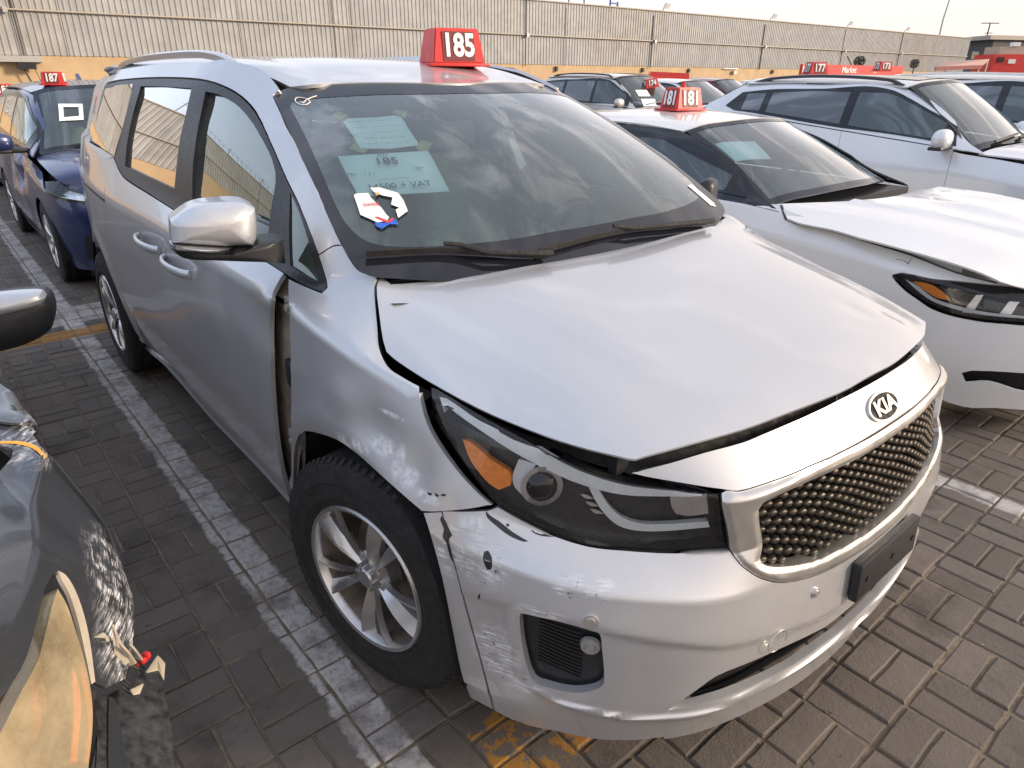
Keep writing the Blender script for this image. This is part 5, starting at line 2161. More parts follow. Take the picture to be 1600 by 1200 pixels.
# wheel arches: dark liners
def liner(cx, s):
    def f(b):
        prev = None
        for k in range(25):
            a = math.pi * (-.08 + 1.16 * k / 24)
            p0 = (cx + .435 * math.cos(a), s * .955, .372 + .435 * math.sin(a))
            p1 = (cx + .435 * math.cos(a), s * .60, .372 + .435 * math.sin(a))
            v = [b.verts.new(p0), b.verts.new(p1), b.verts.new((cx + .1 * math.cos(a), s * .60, .372 + .1 * math.sin(a)))]
            if prev:
                b.faces.new((prev[0], v[0], v[1], prev[1]))
                b.faces.new((prev[1], v[1], v[2], prev[2]))
            prev = v
    return part('wheel_arch_liner', van, 'dark', f, 60)


for cx in (0, -3.06):
    for s in (-1, 1):
        liner(cx, s)

# underside and inner shell
part('underbody', van, 'dark', lambda b: (box(b, (-1.53, 0, .30), (2.2, 1.74, .14)), box(b, (-1.63, 0, .33), (4.4, 1.10, .10)), box(b, (.62, 0, .44), (.40, .95, .34)), box(b, (-3.75, 0, .45), (.5, 1.4, .35))), 30)
part('inner_floor', van, 'dark', lambda b: (box(b, (-2.1, 0, .45), (3.3, 1.62, .1)), box(b, (-.42, 0, .72), (.06, 1.60, .65)), box(b, (-3.95, 0, .9), (.06, 1.5, .8)), box(b, (-1.9, -.84, .75), (2.6, .04, .6)), box(b, (-1.9, .84, .75), (2.6, .04, .6)), box(b, (.22, 0, .93), (.9, 1.35, .05))), 30)
part('rear_bodywork', van, 'silver', lambda b: (box(b, (-4.13, 0, .75), (.08, 1.1, .95), bevel=.03),), 40)
part('rear_window', van, 'privacy_glass', lambda b: box(b, (-3.98, 0, 1.43), (.01, 1.0, .42), rot=Matrix.Rotation(R(14), 4, 'Y')), 40)
# rocker strip along the sill
q = px_line(BODY, [(228, 541), (262, 569), (332, 649), (376, 694), (421, 741), (455, 780)], 3)
q3, n3 = BODY.ev(q), BODY.nor(q)
part('sill_moulding', van, 'silver', lambda b: sweep(b, [tuple(a - c * .012 + np.array([0, 0, -.012])) for a, c in zip(q3, n3)], [(.022, -.012), (.022, .006), (-.02, .012), (-.03, -.02)], [(0, -1, .2)] * len(q3)), 50)

# interior
def seat(x, y, name='seat'):
    o = part(name, van, 'cloth', lambda b: (box(b, (x, y, .74), (.50, .50, .16), bevel=.05), box(b, (x - .27, y, 1.05), (.15, .48, .58), rot=Matrix.Rotation(R(-14), 4, 'Y'), bevel=.05), box(b, (x - .36, y, 1.43), (.10, .26, .17), rot=Matrix.Rotation(R(-10), 4, 'Y'), bevel=.035)), 50)
    return o


for y in (-.42, .42):
    seat(-1.12, y)
    seat(-2.05, y)
seat(-2.95, 0)


def dash(b):
    rows = []
    for x, z in ((-.06, 1.115), (-.16, 1.13), (-.34, 1.12), (-.46, 1.08), (-.50, .98), (-.48, .80)):
        rows.append([b.verts.new((x + .10 * (1 - (y / .75)**2), y, z + .015 * math.cos(y * 4))) for y in np.linspace(-.76, .76, 21)])
    for a, c in zip(rows, rows[1:]):
        for k in range(20):
            b.faces.new((a[k], a[k + 1], c[k + 1], c[k]))


part('dashboard', van, 'dash', dash, 50)


def wheel_st(b):
    pts = []
    c = Vector((-.66, .40, 1.06))
    n = Vector((-.86, 0, .5)).normalized()
    e1 = Vector((0, 1, 0))
    e2 = n.cross(e1)
    for k in range(33):
        t = 2 * math.pi * k / 32
        pts.append(c + e1 * .185 * math.cos(t) + e2 * .185 * math.sin(t))
    tube(b, pts, .015, 8, False)
    for t in (0, math.pi, math.pi * 1.5):
        tube(b, [c, c + e1 * .18 * math.cos(t) + e2 * .18 * math.sin(t)], .013, 6)
    bmesh.ops.create_icosphere(b, subdivisions=2, radius=.055, matrix=Matrix.Translation(c))
    tube(b, [c, c + n * -.3], .03, 8)


part('steering_wheel', van, 'trim', wheel_st, 60)
def ray_x(u_, v_, x):
    d = AX_F + AX_R * (u_ - 800) / FPX - AX_U * (v_ - 600) / FPX
    return CAMV + d * ((x - CAMV[0]) / d[0])


part('driver_seat_belt', van, 'paper', lambda b: sweep(b, [tuple(ray_x(779, 160, -1.12)), tuple(ray_x(795, 205, -1.10)), tuple(ray_x(817, 262, -1.08))], [(.002, -.022), (.002, .022), (-.002, .022), (-.002, -.022)], [(1, 0, .2)] * 3), None)
part('sun_visor', van, 'paper', lambda b: box(b, (-.98, .36, 1.585), (.16, .38, .012), rot=Matrix.Rotation(R(20), 4, 'Y'), bevel=.004), None)
part('inner_mirror', van, 'trim', lambda b: (box(b, (-.86, 0, 1.55), (.02, .24, .07), bevel=.01), tube(b, [(-.86, 0, 1.57), (-.90, 0, 1.64)], .008)), 40)
part('seat_belt', van, 'paper', lambda b: (box(b, (-1.42, .72, 1.24), (.05, .01, .5), rot=Matrix.Rotation(R(6), 4, 'X')), box(b, (-1.42, -.72, 1.24), (.05, .01, .5), rot=Matrix.Rotation(R(-6), 4, 'X'))))
part('door_jamb_lining', van, 'cloth', lambda b: (box(b, (-1.5, .83, 1.05), (2.3, .05, .3)), box(b, (-1.48, .74, 1.40), (.09, .05, .42), rot=Matrix.Rotation(R(18), 4, 'X'))))

# bolts and hinges on the exposed pillar
for (u, v) in ((437, 483), (444, 692)):
    p, n = at(BODY, u + 4, v, -.032)
    part('door_hinge', van, 'steel', lambda b: (box(b, p, (.07, .02, .05), bevel=.004), disc(b, p + n * .01, n, .010, .012, 10)))
for (u, v) in ((434, 465), (436, 505), (446, 680)):
    p, n = at(BODY, u + 4, v, -.034)
    part('pillar_bolt', van, 'lamp_black', lambda b: disc(b, p, n, .009, .006, 10))
p, n = at(BODY, 440, 587, -.034)
part('door_check_grommet', van, 'trim', lambda b: box(b, p, (.05, .03, .09), bevel=.012))

# --- papers and stickers on the windscreen (flat printed sheets lying on the glass)
def decal(name, S, px, mat, off, parent=None, sub=1, sp=.06, bulge=None):
    q = S.find(curve(px, sub, True, 10)) if sub > 1 else S.find(px)
    return link(name, sheet(S, q, sp=sp, flange=0, name=name, off=off, bulge=bulge), mat, parent)


wave = lambda ab: .004 * np.sin(ab[:, 0] * 17 + ab[:, 1] * 9)
notice = decal('notice_sheet', WS, [(532, 179), (592, 177), (626, 174.5), (656, 224), (610, 230), (563, 229)], 'paper', -.010, sp=.03, bulge=wave)
tag(notice, 'smaller blank-looking paper sheet taped to the minivan windscreen, above the larger one', 'paper sheet')
lot = decal('lot_sheet', WS, [(527, 239), (600, 236.5), (669, 233), (704, 293), (640, 298), (560, 304)], 'paper', -.010, sp=.03, bulge=wave)
tag(lot, 'larger white paper printed 185 taped to the minivan windscreen', 'paper sheet')
for px in ([(517, 177), (528, 171), (545, 177), (536, 184), (530, 184)], [(613, 174), (617, 168), (636, 171), (634, 183), (628, 178)]):
    o = decal('tape', WS, px, 'tape', -.0055, notice)
for px in ([(545, 229), (556, 218), (562, 230), (575, 231), (568, 237)], [(650, 228), (658, 216), (677, 221), (668, 233), (655, 233)]):
    o = decal('tape', WS, px, 'tape', -.0055, lot)


def ws_text(s, px_c, px_r, size, parent, name='print', mat='ink', off=-.0035, bold=0., S=WS):
    """lettering laid on a surface: centre pixel and a pixel to its right give position and direction"""
    c, n = at(S, *px_c, off)
    r, _ = at(S, *px_r, off)
    e1 = Vector(r - c).normalized()
    n = Vector(n)
    e1 = (e1 - n * n.dot(e1)).normalized()
    e2 = n.cross(e1)
    me = text_mesh(s, size, .0002, bold)
    me.transform(Matrix(((e1.x, e2.x, n.x, c[0]), (e1.y, e2.y, n.y, c[1]), (e1.z, e2.z, n.z, c[2]), (0, 0, 0, 1))))
    return link(name, me, mat, parent)


ws_text('185', (604, 250), (640, 249), .05, lot, bold=.0004)
ws_text('14500 + VAT', (625, 288), (660, 286), .036, lot)
ws_text('LOT', (598, 239.5), (630, 238.5), .018, lot)
ws_text('No.    1 1 1', (565, 270), (600, 269), .018, lot)
ws_text('date', (655, 260), (680, 259), .016, lot)
for k, u in enumerate((536, 548, 556)):
    pass
for k in range(5):
    ws_text('- -- --- -- ---- --- -- ---', (577 + k * 7, 187 + 8.5 * k), (607 + k * 7, 186 + 8.5 * k), .017, notice)
ws_text('------------------', (615, 277), (650, 275.5), .016, lot)
# chalk tick in a circle
pts = [(461, 158), (463, 154), (470, 153.5), (481, 156), (485, 161), (480, 164.5), (470, 164.5), (463, 161), (461, 158)]
q = WS.find(curve(pts, 4, False))
tick = part('chalk_mark', van, 'white_print', lambda b: tube(b, list(WS.ev(q) + WS.nor(q) * .003), .0016, 5), 60)
q = WS.find(curve([(470, 160), (474, 162), (478, 158), (486, 154), (495, 151)], 4, False))
part('chalk_mark', tick, 'white_print', lambda b: tube(b, list(WS.ev(q) + WS.nor(q) * .003), .0016, 5), 60)
# torn sticker
stk = decal('torn_sticker', WS, [(553, 308), (556, 305), (575, 304), (580, 312), (588, 320), (596, 327), (603, 337), (608, 342), (604, 348), (590, 350), (563, 338)], 'white_print', .006, sp=.04)
tag(stk, 'torn white sticker with red and blue edges low on the minivan windscreen', 'sticker')
decal('sticker_piece', WS, [(578, 296), (592, 295), (622, 304), (630, 315), (637, 332), (622, 343), (618, 330), (624, 327), (611, 322), (613, 311), (598, 308), (585, 303)], 'white_print', .006, stk, sp=.04)
decal('sticker_edge', WS, [(585, 342), (590, 341.5), (607, 348), (613, 343), (615, 345.5), (609, 350.5), (603, 350.5)], 'sticker_red', .0075, stk)
decal('sticker_edge', WS, [(585, 350), (600, 351), (616, 344), (623, 353), (608, 353), (597, 360), (589, 357)], 'sticker_blue', .0065, stk)
decal('sticker_mark', WS, [(586, 306), (591, 303), (592, 307), (588, 309)], 'sticker_orange', .0075, stk)
ws_text('SWEE', (580, 323), (592, 322), .018, stk, mat='sticker_red', off=.008)
decal('windscreen_tag', WS, [(1074, 291), (1080, 289), (1115, 318), (1118, 324), (1110, 322)], 'white_print', .003, van)
# ================================================================== the other parked cars
class Car:
    """car built from a side/nose net and a top net; local x=0 at the front axle, world = local + (X, Y)"""
    def __init__(s, name, label, cat, X, Y, paint, wb=2.7, fo=.93, ro=.95, hw=.92, zh=1.02, zn=.86, zroof=1.63, xw=-.45, xr=-1.25, xrr=-3.2, xrb=-3.75,
                 zb0=1.06, zb1=1.16, zs=.92, wr=.35, tumble=.20, hoodx=.62, glass='side_glass', rear_glass='privacy_glass', roof_paint=None, group='cars parked in the yard', arch=.39, simple=False, nose=None, hood_crown=.05):
        s.__dict__.update(locals())
        s.root = thing(name, label, cat, (X, Y, 0), 0, group)
        xt = -wb - ro
        s.xt = xt
        st = [(xt, .0, 0), (xt + .02, .55, 0), (xt + .10, .82, 0), (xt + .35, .95, 0), (-wb, .985, 0), (-wb + .6, 1., 0), (-wb * .55, 1., 0), (-wb * .35, 1., 0), (xw - .05, 1., 0), (xw + .25, 1., 0), (0.08, .995, 0),
              (fo - .52, .975, 0), (fo - .36, .93, 0), (fo - .22, .83, 0), (fo - .11, .67, 0), (fo - .03, .40, 0), (fo, 0, 0)]
        rows = []
        for x, k, _ in st:
            front = x > xw
            t = np.clip((x - xw) / (fo - xw), 0, 1)
            zbelt = np.interp(x, [xt, -wb, xw], [zb1 + .02, zb1, zb0])
            z4 = zbelt if not front else zb0 + (zn - zb0) * t**1.5
            z3 = zs if not front else zs + (zn - .10 - zs) * t**1.3
            z3 = min(z3, z4 - .05)
            w4 = .925 if not front else .925 - .065 * min(1, t * 1.6)
            zt_ = np.interp(x, [xt, xrr, xr, xw], [zroof - .25, zroof - .07, zroof - .07, zb0 + .1])
            sh = [0, .0, .0, -.0, -.02] if not front else [0, .0, 0, -.035 * t**3, -.14 * t**3]
            low = -.05 * t**4
            r = [(x + low, .92, .18), (x, .975, .36), (x + sh[2], .995, .62), (x + sh[3], .985, z3), (x + sh[4], w4, z4),
                 (x + sh[4] * 1.2, w4 - tumble * .45, z4 + (zt_ - z4) * .5), (x + sh[4] * 1.3, w4 - tumble, max(zt_, z4 + .02)), (x + sh[4] * 1.3, w4 - tumble - .07, max(zt_ + .05, z4 + .05))]
            rows.append([(a, -hw * k * w_, h) for a, w_, h in r])
        Pn = np.array(rows)
        far = Pn[:-1][::-1].copy()
        far[:, :, 1] *= -1
        Pa = np.concatenate([Pn, far[:7]])
        Pa[:, :, 0] += X
        Pa[:, :, 1] += Y
        s.S = Surf(Pa, kb=[0, .18, .44, .74, .92, 1.14, 1.38, 1.46], cb=(3, 4, 6))
        if s.S.nor([[s.S.ka[7], .5]])[0][1] > 0:
            s.S.sg = -1
        s.n = len(st)
        s.mid = s.S.ka[s.n - 1]
        s.sx = Pn[:, 2, 0]
        # top net: tail to nose
        top = [(xt - .0, zb1 - .30, .80), (xt + .02, zb1 - .06, .84), (xrb, zb1 + .03, .80), (xrb + (xrr - xrb) * .5, (zb1 + zroof) / 2 + .02, .72), (xrr, zroof - .02, .66), ((xrr * .66 + xr * .34), zroof, .665), (xrr * .3 + xr * .7, zroof - .005, .665), (xr, zroof - .035, .65),
               (xr + (xw - xr) * .5, zb0 + (zroof - .035 - zb0) * .54, .72), (xw, zb0, .84), (xw + (fo - xw) * .35, zb0 - .02, .862), (xw + (fo - xw) * .68, zb0 + (zn - zb0) * .42, .845), (fo - .20, zn + .02, .76), (fo - .12, zn - .02, .71)]
        s.iw = 9
        yy = [-1, -.8, -.5, 0, .5, .8, 1]
        T = []
        for i, (x, z, w_) in enumerate(top):
            cr = hood_crown if i > 9 else .05
            bow = .12 if i in (7, 8, 9) else (.10 if i > 9 else -.05 if i < 3 else 0)
            T.append([(x + X + bow * (1 - y * y) - (.10 if i > 11 else 0) * y * y, Y + y * hw * w_ / .92 * .98, z + cr * (1 - y * y) - (.02 if abs(y) == 1 else 0)) for y in yy])
        s.T = Surf(T, ka=range(len(top)), kb=yy, ca=(4, 7, 9))
        if s.T.nor([[5, 0]])[0][2] < 0:
            s.T.sg = -1

    def a(s, x):
        return float(np.interp(x, s.sx, s.S.ka[:s.n]))

    def xz(s, x, z):
        a = s.a(x)
        bs = np.linspace(0, 1.46, 100)
        zs_ = s.S.ev(np.c_[np.full(100, a), bs])[:, 2]
        return (a, float(np.interp(z, zs_, bs)))

    def side(s, name, pts, mat, off=0., flange=.012, gap=.003, both=True, holes=(), sp=.05, parent=None, label=None, sub=1):
        loop = np.array([s.xz(*p) for p in pts])
        if sub > 1:
            loop = curve(loop, sub)
        if gap:
            loop = shrink(loop, gap)
        hs = [curve(np.array([s.xz(*p) for p in h]), 2) for h in holes]
        me = sheet(s.S, loop, hs, sp=sp, off=off, flange=flange, name=name)
        o = link(name, me, mat, parent or s.root)
        if label:
            o['label'] = label
        if both:
            m2 = mirror_mesh(me)
            c = o.copy()
            c.data = m2
            COL.objects.link(c)
        return o

    def front(s, name, ab, mat, off=0., flange=.012, gap=.003, holes=(), sp=.04, mirror=False, parent=None, label=None, bulge=None):
        loop = shrink(np.array(ab, float), gap) if gap else np.array(ab, float)
        me = sheet(s.S, loop, holes, sp=sp, off=off, flange=flange, name=name, bulge=bulge)
        o = link(name, me, mat, parent or s.root)
        if label:
            o['label'] = label
        if mirror:
            c = o.copy()
            c.data = mirror_mesh(me)
            COL.objects.link(c)
        return o

    def px(s, name, pts, mat, off=0., flange=.01, surf=None, sub=3, ang=40, sp=.03, parent=None, holes=(), label=None, gap=0., bulge=None):
        S_ = surf or s.S
        lp = px_loop(S_, pts, sub, ang)
        if gap:
            lp = shrink(lp, gap)
        me = sheet(S_, lp, [px_loop(S_, h, 3, 45) for h in holes], sp=sp, off=off, flange=flange, name=name, bulge=bulge)
        o = link(name, me, mat, parent or s.root)
        if label:
            o['label'] = label
        return o

    def arc(s, cx, t0, t1, n=9, r=None):
        r = r or s.arch
        return [(cx + r * math.cos(t), .33 + r * math.sin(t)) for t in np.linspace(R(t0), R(t1), n)]

    def build(s, front_end=True, frame_mat=None, mirror_x=None, doors=True, lamps=True, wheels=True, glassx=None, front_mat=None, mirror=True, rails=None, hood=True, sunroof=False, seats=True, mirror_mat=None):
        P = s.paint
        wb, fo, xw, xr, xrr, xrb = s.wb, s.fo, s.xw, s.xr, s.xrr, s.xrb
        zb = lambda x: float(np.interp(x, [s.xt, -wb, xw], [s.zb1 + .02, s.zb1, s.zb0]))
        xd0, xd1, xd2 = xw - .12, xw - 1.15, xw - 2.05
        z0 = .24
        xs = fo - .50
        # body side
        if front_end:
          s.side('front_wing', [(xs, .36)] + [(xs, .60), (xs + .05, s.zn - .12)] + [(x, z) for x, z in ((xs + .02, s.zn - .03), (.1, (s.zn + s.zb0) / 2 - .0), (xw + .1, s.zb0 - .035), (xw - .05, s.zb0 - .02), (xd0, zb(xd0) - .02), (xd0, z0))] + [(-s.arch - .02, z0)] + s.arc(0, 190, 20, 14), P)
        zt = lambda x: zb(x) - .005
        s.side('front_door', [(xd0, z0), (xd0, zt(xd0)), (xd1, zt(xd1)), (xd1, z0)], P)
        s.side('rear_door', [(xd1, z0), (xd1, zt(xd1)), (xd2, zt(xd2)), (xd2, .62)] + s.arc(-wb, 50, 10, 4) + [(-wb + s.arch + .03, z0)], P)
        s.side('rear_quarter', s.arc(-wb, 50, 185, 10) + [(s.xt + .15, .3), (s.xt + .02, .4), (s.xt + .02, s.zb1 - .05), (xd2, zt(xd2)), (xd2, .62)], P)
        s.side('sill', [(-s.arch - .03, z0 - .005), (-wb + s.arch + .04, z0 - .005), (-wb + s.arch + .06, .17), (-s.arch - .05, .17)], 'trim')
        # greenhouse: pillar frame, windows
        zr_ = lambda x: float(np.interp(x, [s.xt, xrr, xr, xw], [s.zroof - .25, s.zroof - .085, s.zroof - .085, s.zb0 + .08]))
        frame = [(xw + .12, s.zb0 - .015), (xw - .1, zb(xw - .1) + .0), (xd1, zb(xd1)), (xd2, zb(xd2)), (xrb + .1, s.zb1 + .01), (xrb + .12, s.zb1 + .1), (xrr, zr_(xrr) + .04), ((xr + xrr) / 2, zr_(-2) + .045), (xr, zr_(xr) + .045), (xr + (xw - xr) * .35, zr_(xr) + (s.zb0 - zr_(xr)) * .28 + .05), (xr + (xw - xr) * .7, zr_(xr) + (s.zb0 - zr_(xr)) * .62 + .045)]
        win = [(xw - .12, zb(xw) + .035), (xd1, zb(xd1) + .03), (xd2, zb(xd2) + .03), (xrb + .55, s.zb1 + .05), (xrb + .42, s.zb1 + .09), (xrr + .05, zr_(xrr) - .05), ((xr + xrr) / 2, zr_(-2) - .005), (xr - .08, zr_(xr) - .01), (xr + (xw - xr) * .40, zr_(xr) + (s.zb0 - zr_(xr)) * .34 - .01), (xr + (xw - xr) * .74, zr_(xr) + (s.zb0 - zr_(xr)) * .66 + .02)]
        s.side('pillar_frame', frame, frame_mat or P, gap=.001, off=.001)
        s.side('window_surround', win, 'gloss_black', off=.006, flange=.004, gap=-.012)
        def win_cut(x0, x1, mat):
            # window between x0 and x1 (x0 front)
            top = [(x, z) for x, z in win[5:]]
            xs_ = np.linspace(x0 - .025, x1 + .025, 9)
            wt = sorted(win[4:] + [win[0]], key=lambda q: q[0])
            up = [(x, float(np.interp(x, [q[0] for q in wt], [q[1] for q in wt])) - .015) for x in xs_]
            lo = [(x, zb(x) + .05) for x in xs_[::-1]]
            keep = [(x, z) for x, z in up if z > zb(x) + .07]
            if len(keep) < 2:
                return
            x_lo, x_hi = min(k[0] for k in keep), max(k[0] for k in keep)
            lo = [(x, z) for x, z in lo if x_lo - .1 <= x <= x_hi + .1]
            s.side('window', keep + lo, mat, off=.008, flange=0, gap=0, sp=.08)
        win_cut(xw - .12, xd1 + .02, s.glass)
        win_cut(xd1 - .02, xd2, s.rear_glass)
        win_cut(xd2 - .03, xrb + .6, s.rear_glass)
        # top panels
        T = s.T
        m = lambda pts: np.array(pts, float)
        def edge(a0, a1, w_=.985, bow=0.):
            ys = np.linspace(-w_, w_, 13)
            lo = [(a0, y) for y in ys]
            hi = [(a1, y) for y in ys[::-1]]
            return m(lo + hi)
        def top_panel(name, a0, a1, mat, w_=.985, off=0., sp=.09, flange=.012):
            me = sheet(T, edge(a0, a1, w_), sp=sp, flange=flange, name=name, off=off)
            return link(name, me, mat, s.root)
        if hood:
            top_panel('bonnet', 9.10, 12.95, P)
        top_panel('roof_panel', 4.02, 6.98, s.roof_paint or P)
        top_panel('windscreen_border', 7.02, 8.98, 'frit', .96, off=-.004, flange=0) if False else None
        lp = edge(7.02, 9.0, .97)
        hole = edge(7.12, 8.86, .90)
        link('windscreen_border', sheet(T, lp, [hole], sp=.09, flange=0, name='windscreen_border'), 'frit', s.root)
        link('windscreen', sheet(T, edge(7.1, 8.88, .91), sp=.1, flange=0, name='windscreen', off=-.002), 'ws_glass', s.root)
        top_panel('rear_window', 2.15, 3.98, 'privacy_glass', .92)
        top_panel('tailgate', .02, 2.13, P)
        # cowl
        part('cowl', s.root, 'trim', lambda b: box(b, (s.X + xw + .02, s.Y, s.zb0 - .03), (.30, s.hw * 1.55, .05)), None)
        # nose
        xsb = xs
        a0 = s.a(xsb)
        fa = [(a0, .0), (a0, .44), (s.a(xsb + .02), .70), (s.a(xsb + .10), .915)] + [(a_, .92) for a_ in np.linspace(s.a(xsb + .15), s.mid, 8)]
        lp = np.array(fa + [(2 * s.mid - q[0], q[1]) for q in fa[:-1][::-1]] + [(a_, 0.) for a_ in np.linspace(2 * s.mid - a0, a0, 10)[1:-1]])
        s.fascia_loop = lp
        if front_mat is not None:
            s.front('front_bumper', lp, front_mat)
        if lamps:
            aa = s.a(xs + .05)
            la = [(aa - .10, .80), (aa + .02, .70), (aa + .22, .66), (aa + .42, .68), (aa + .46, .78), (aa + .30, .86), (aa + .10, .88)]
            l_ = s.front('headlight', la, 'lamp_black', off=.003, flange=.002, mirror=True)
            s.front('headlight_lens', la, 'lens', off=.012, flange=.01, parent=l_)
            s.front('reflector', [(aa + .14, .72), (aa + .34, .71), (aa + .36, .78), (aa + .18, .81)], 'reflector', off=.006, flange=.002, parent=l_)
            g = [(aa + .50, .50), (aa + .48, .80), (s.mid, .82), (2 * s.mid - aa - .48, .80), (2 * s.mid - aa - .50, .50), (s.mid, .47)]
            s.front('grille', g, 'trim', off=.003, flange=.002)
            g2 = [(aa + .2, .10), (aa + .25, .30), (s.mid, .32), (2 * s.mid - aa - .25, .30), (2 * s.mid - aa - .2, .10), (s.mid, .08)]
            s.front('lower_intake', g2, 'trim', off=.003, flange=.002)
        if wheels:
            for cx in (0, -wb):
                make_wheel(s.root, cx, -s.hw + .125, s.wr, .22, s.wr * .62)
                part('wheel', s.root, 'rubber', lambda b: (lathe(b, [(.02, .0), (s.wr, .0), (s.wr, .2), (.02, .2)], 32, 'Y', True), bmesh.ops.translate(b, vec=(s.X + cx, s.Y + s.hw - .24, s.wr), verts=b.verts)))
                def liner2(b):
                    prev = None
                    for k in range(17):
                        t = math.pi * (-.06 + 1.12 * k / 16)
                        r_ = s.arch + .012
                        v = [b.verts.new((s.X + cx + r_ * math.cos(t), s.Y - s.hw * .97, .33 + r_ * math.sin(t))), b.verts.new((s.X + cx + r_ * math.cos(t), s.Y - s.hw * .6, .33 + r_ * math.sin(t))), b.verts.new((s.X + cx, s.Y - s.hw * .6, .33))]
                        if prev:
                            b.faces.new((prev[0], v[0], v[1], prev[1]))
                            b.faces.new((prev[1], v[1], v[2]))
                        prev = v
                part('wheel_arch_liner', s.root, 'dark', liner2)
        part('engine_bay', s.root, 'dark', lambda b: box(b, (s.X + (xw + fo) / 2 - .02, s.Y, s.zn - .30), (fo - xw - .35, s.hw * 1.42, .36)))
        part('underbody', s.root, 'dark', lambda b: (box(b, (s.X - wb / 2, s.Y, .34), (wb - 2 * s.arch - .1, s.hw * 1.8, .22)), box(b, (s.X + (fo - wb - s.ro) / 2, s.Y, .40), (wb + fo + s.ro - .5, s.hw * 1.1, .3))))
        if seats:
            part('cabin_floor', s.root, 'dark', lambda b: box(b, (s.X + (xw + xrb) / 2, s.Y, .55), (abs(xrb - xw), s.hw * 1.6, .1)))
            for x in (xw - 1.05, xw - 1.95):
                for y in (-.38, .38):
                    part('seat', s.root, 'cloth', lambda b: (box(b, (s.X + x, s.Y + y, s.zb0 - .38), (.5, .48, .16), bevel=.05), box(b, (s.X + x - .26, s.Y + y, s.zb0 - .12), (.14, .46, .55), rot=Matrix.Rotation(R(-15), 4, 'Y'), bevel=.05), box(b, (s.X + x - .34, s.Y + y, s.zb0 + .22), (.09, .25, .17), bevel=.035)), 50)
            part('dashboard', s.root, 'dash', lambda b: box(b, (s.X + xw - .28, s.Y, s.zb0 - .12), (.55, s.hw * 1.5, .16), bevel=.05), 50)
            part('steering_wheel', s.root, 'trim', lambda b: tube(b, [(s.X + xw - .62 + .09 * math.sin(t), s.Y + .38 + .18 * math.cos(t), s.zb0 - .06 + .16 * math.sin(t)) for t in np.linspace(0, 6.283, 25)], .016, 6, False), 60)
        if mirror:
            s.mirror = s.mirror_part(-1, mirror_mat)
            s.mirror_part(1, mirror_mat)
        if rails:
            for sy in (-1, 1):
                pts = [(s.X + xr - .05, s.Y + sy * .60, s.zroof - .05), (s.X + xr - .2, s.Y + sy * .60, s.zroof + .005), (s.X + (xr + xrr) / 2, s.Y + sy * .605, s.zroof + .035), (s.X + xrr + .3, s.Y + sy * .60, s.zroof + .01), (s.X + xrr + .05, s.Y + sy * .58, s.zroof - .04)]
                pts = [tuple(x) for x in curve(pts, 5, False)]
                part('roof_rail', s.root, rails, lambda b: sweep(b, pts, [(.014, -.018), (.02, 0), (.014, .018), (-.012, .02), (-.012, -.02)], [(0, 0, 1)] * len(pts)), 60)
        if sunroof:
            link('sunroof', sheet(T, edge(5.0, 6.85, .62), sp=.1, flange=.004, name='sunroof', off=.006), 'gloss_black', s.root)
        for k, (y0, y1) in enumerate(((-.62, .02), (-.05, .6)) if hood else ()):
            pts = [T.ev([[8.93 - .10 * t, y0 + (y1 - y0) * t]])[0] + T.nor([[8.9, 0]])[0] * .02 for t in np.linspace(0, 1, 8)]
            part('wiper', s.root, 'trim', lambda b: tube(b, pts, .011, 5), 60)
        return s

    def mirror_part(s, sg, mat=None, z=None, x=None):
        x0, z0 = s.X + s.xw - .18 if x is None else x, (s.zb0 + .10) if z is None else z
        y0 = s.Y + sg * (s.hw + .13)
        def shell(b):
            sec = []
            for t, ra, rb in ((-.125, .015, .03), (-.115, .045, .055), (-.08, .065, .075), (-.02, .075, .083), (.05, .07, .08), (.09, .055, .065), (.112, .03, .04), (.118, .01, .015)):
                sec.append(((x0 + .02 * t, y0 + sg * t, z0 - abs(t) * .05), (ra, rb), ((1, 0, .05), (0, 0, 1)), .8))
            lumpy(b, sec, 20)
        o = part('door_mirror', s.root, mat or s.paint, shell, 60)
        part('mirror_foot', o, 'trim', lambda b: (box(b, (x0 - .02, s.Y + sg * (s.hw - .02), z0 - .075), (.09, .16, .04), bevel=.01), box(b, (x0 - .01, y0, z0 - .078), (.11, .2, .03), bevel=.01)), 50)
        return o


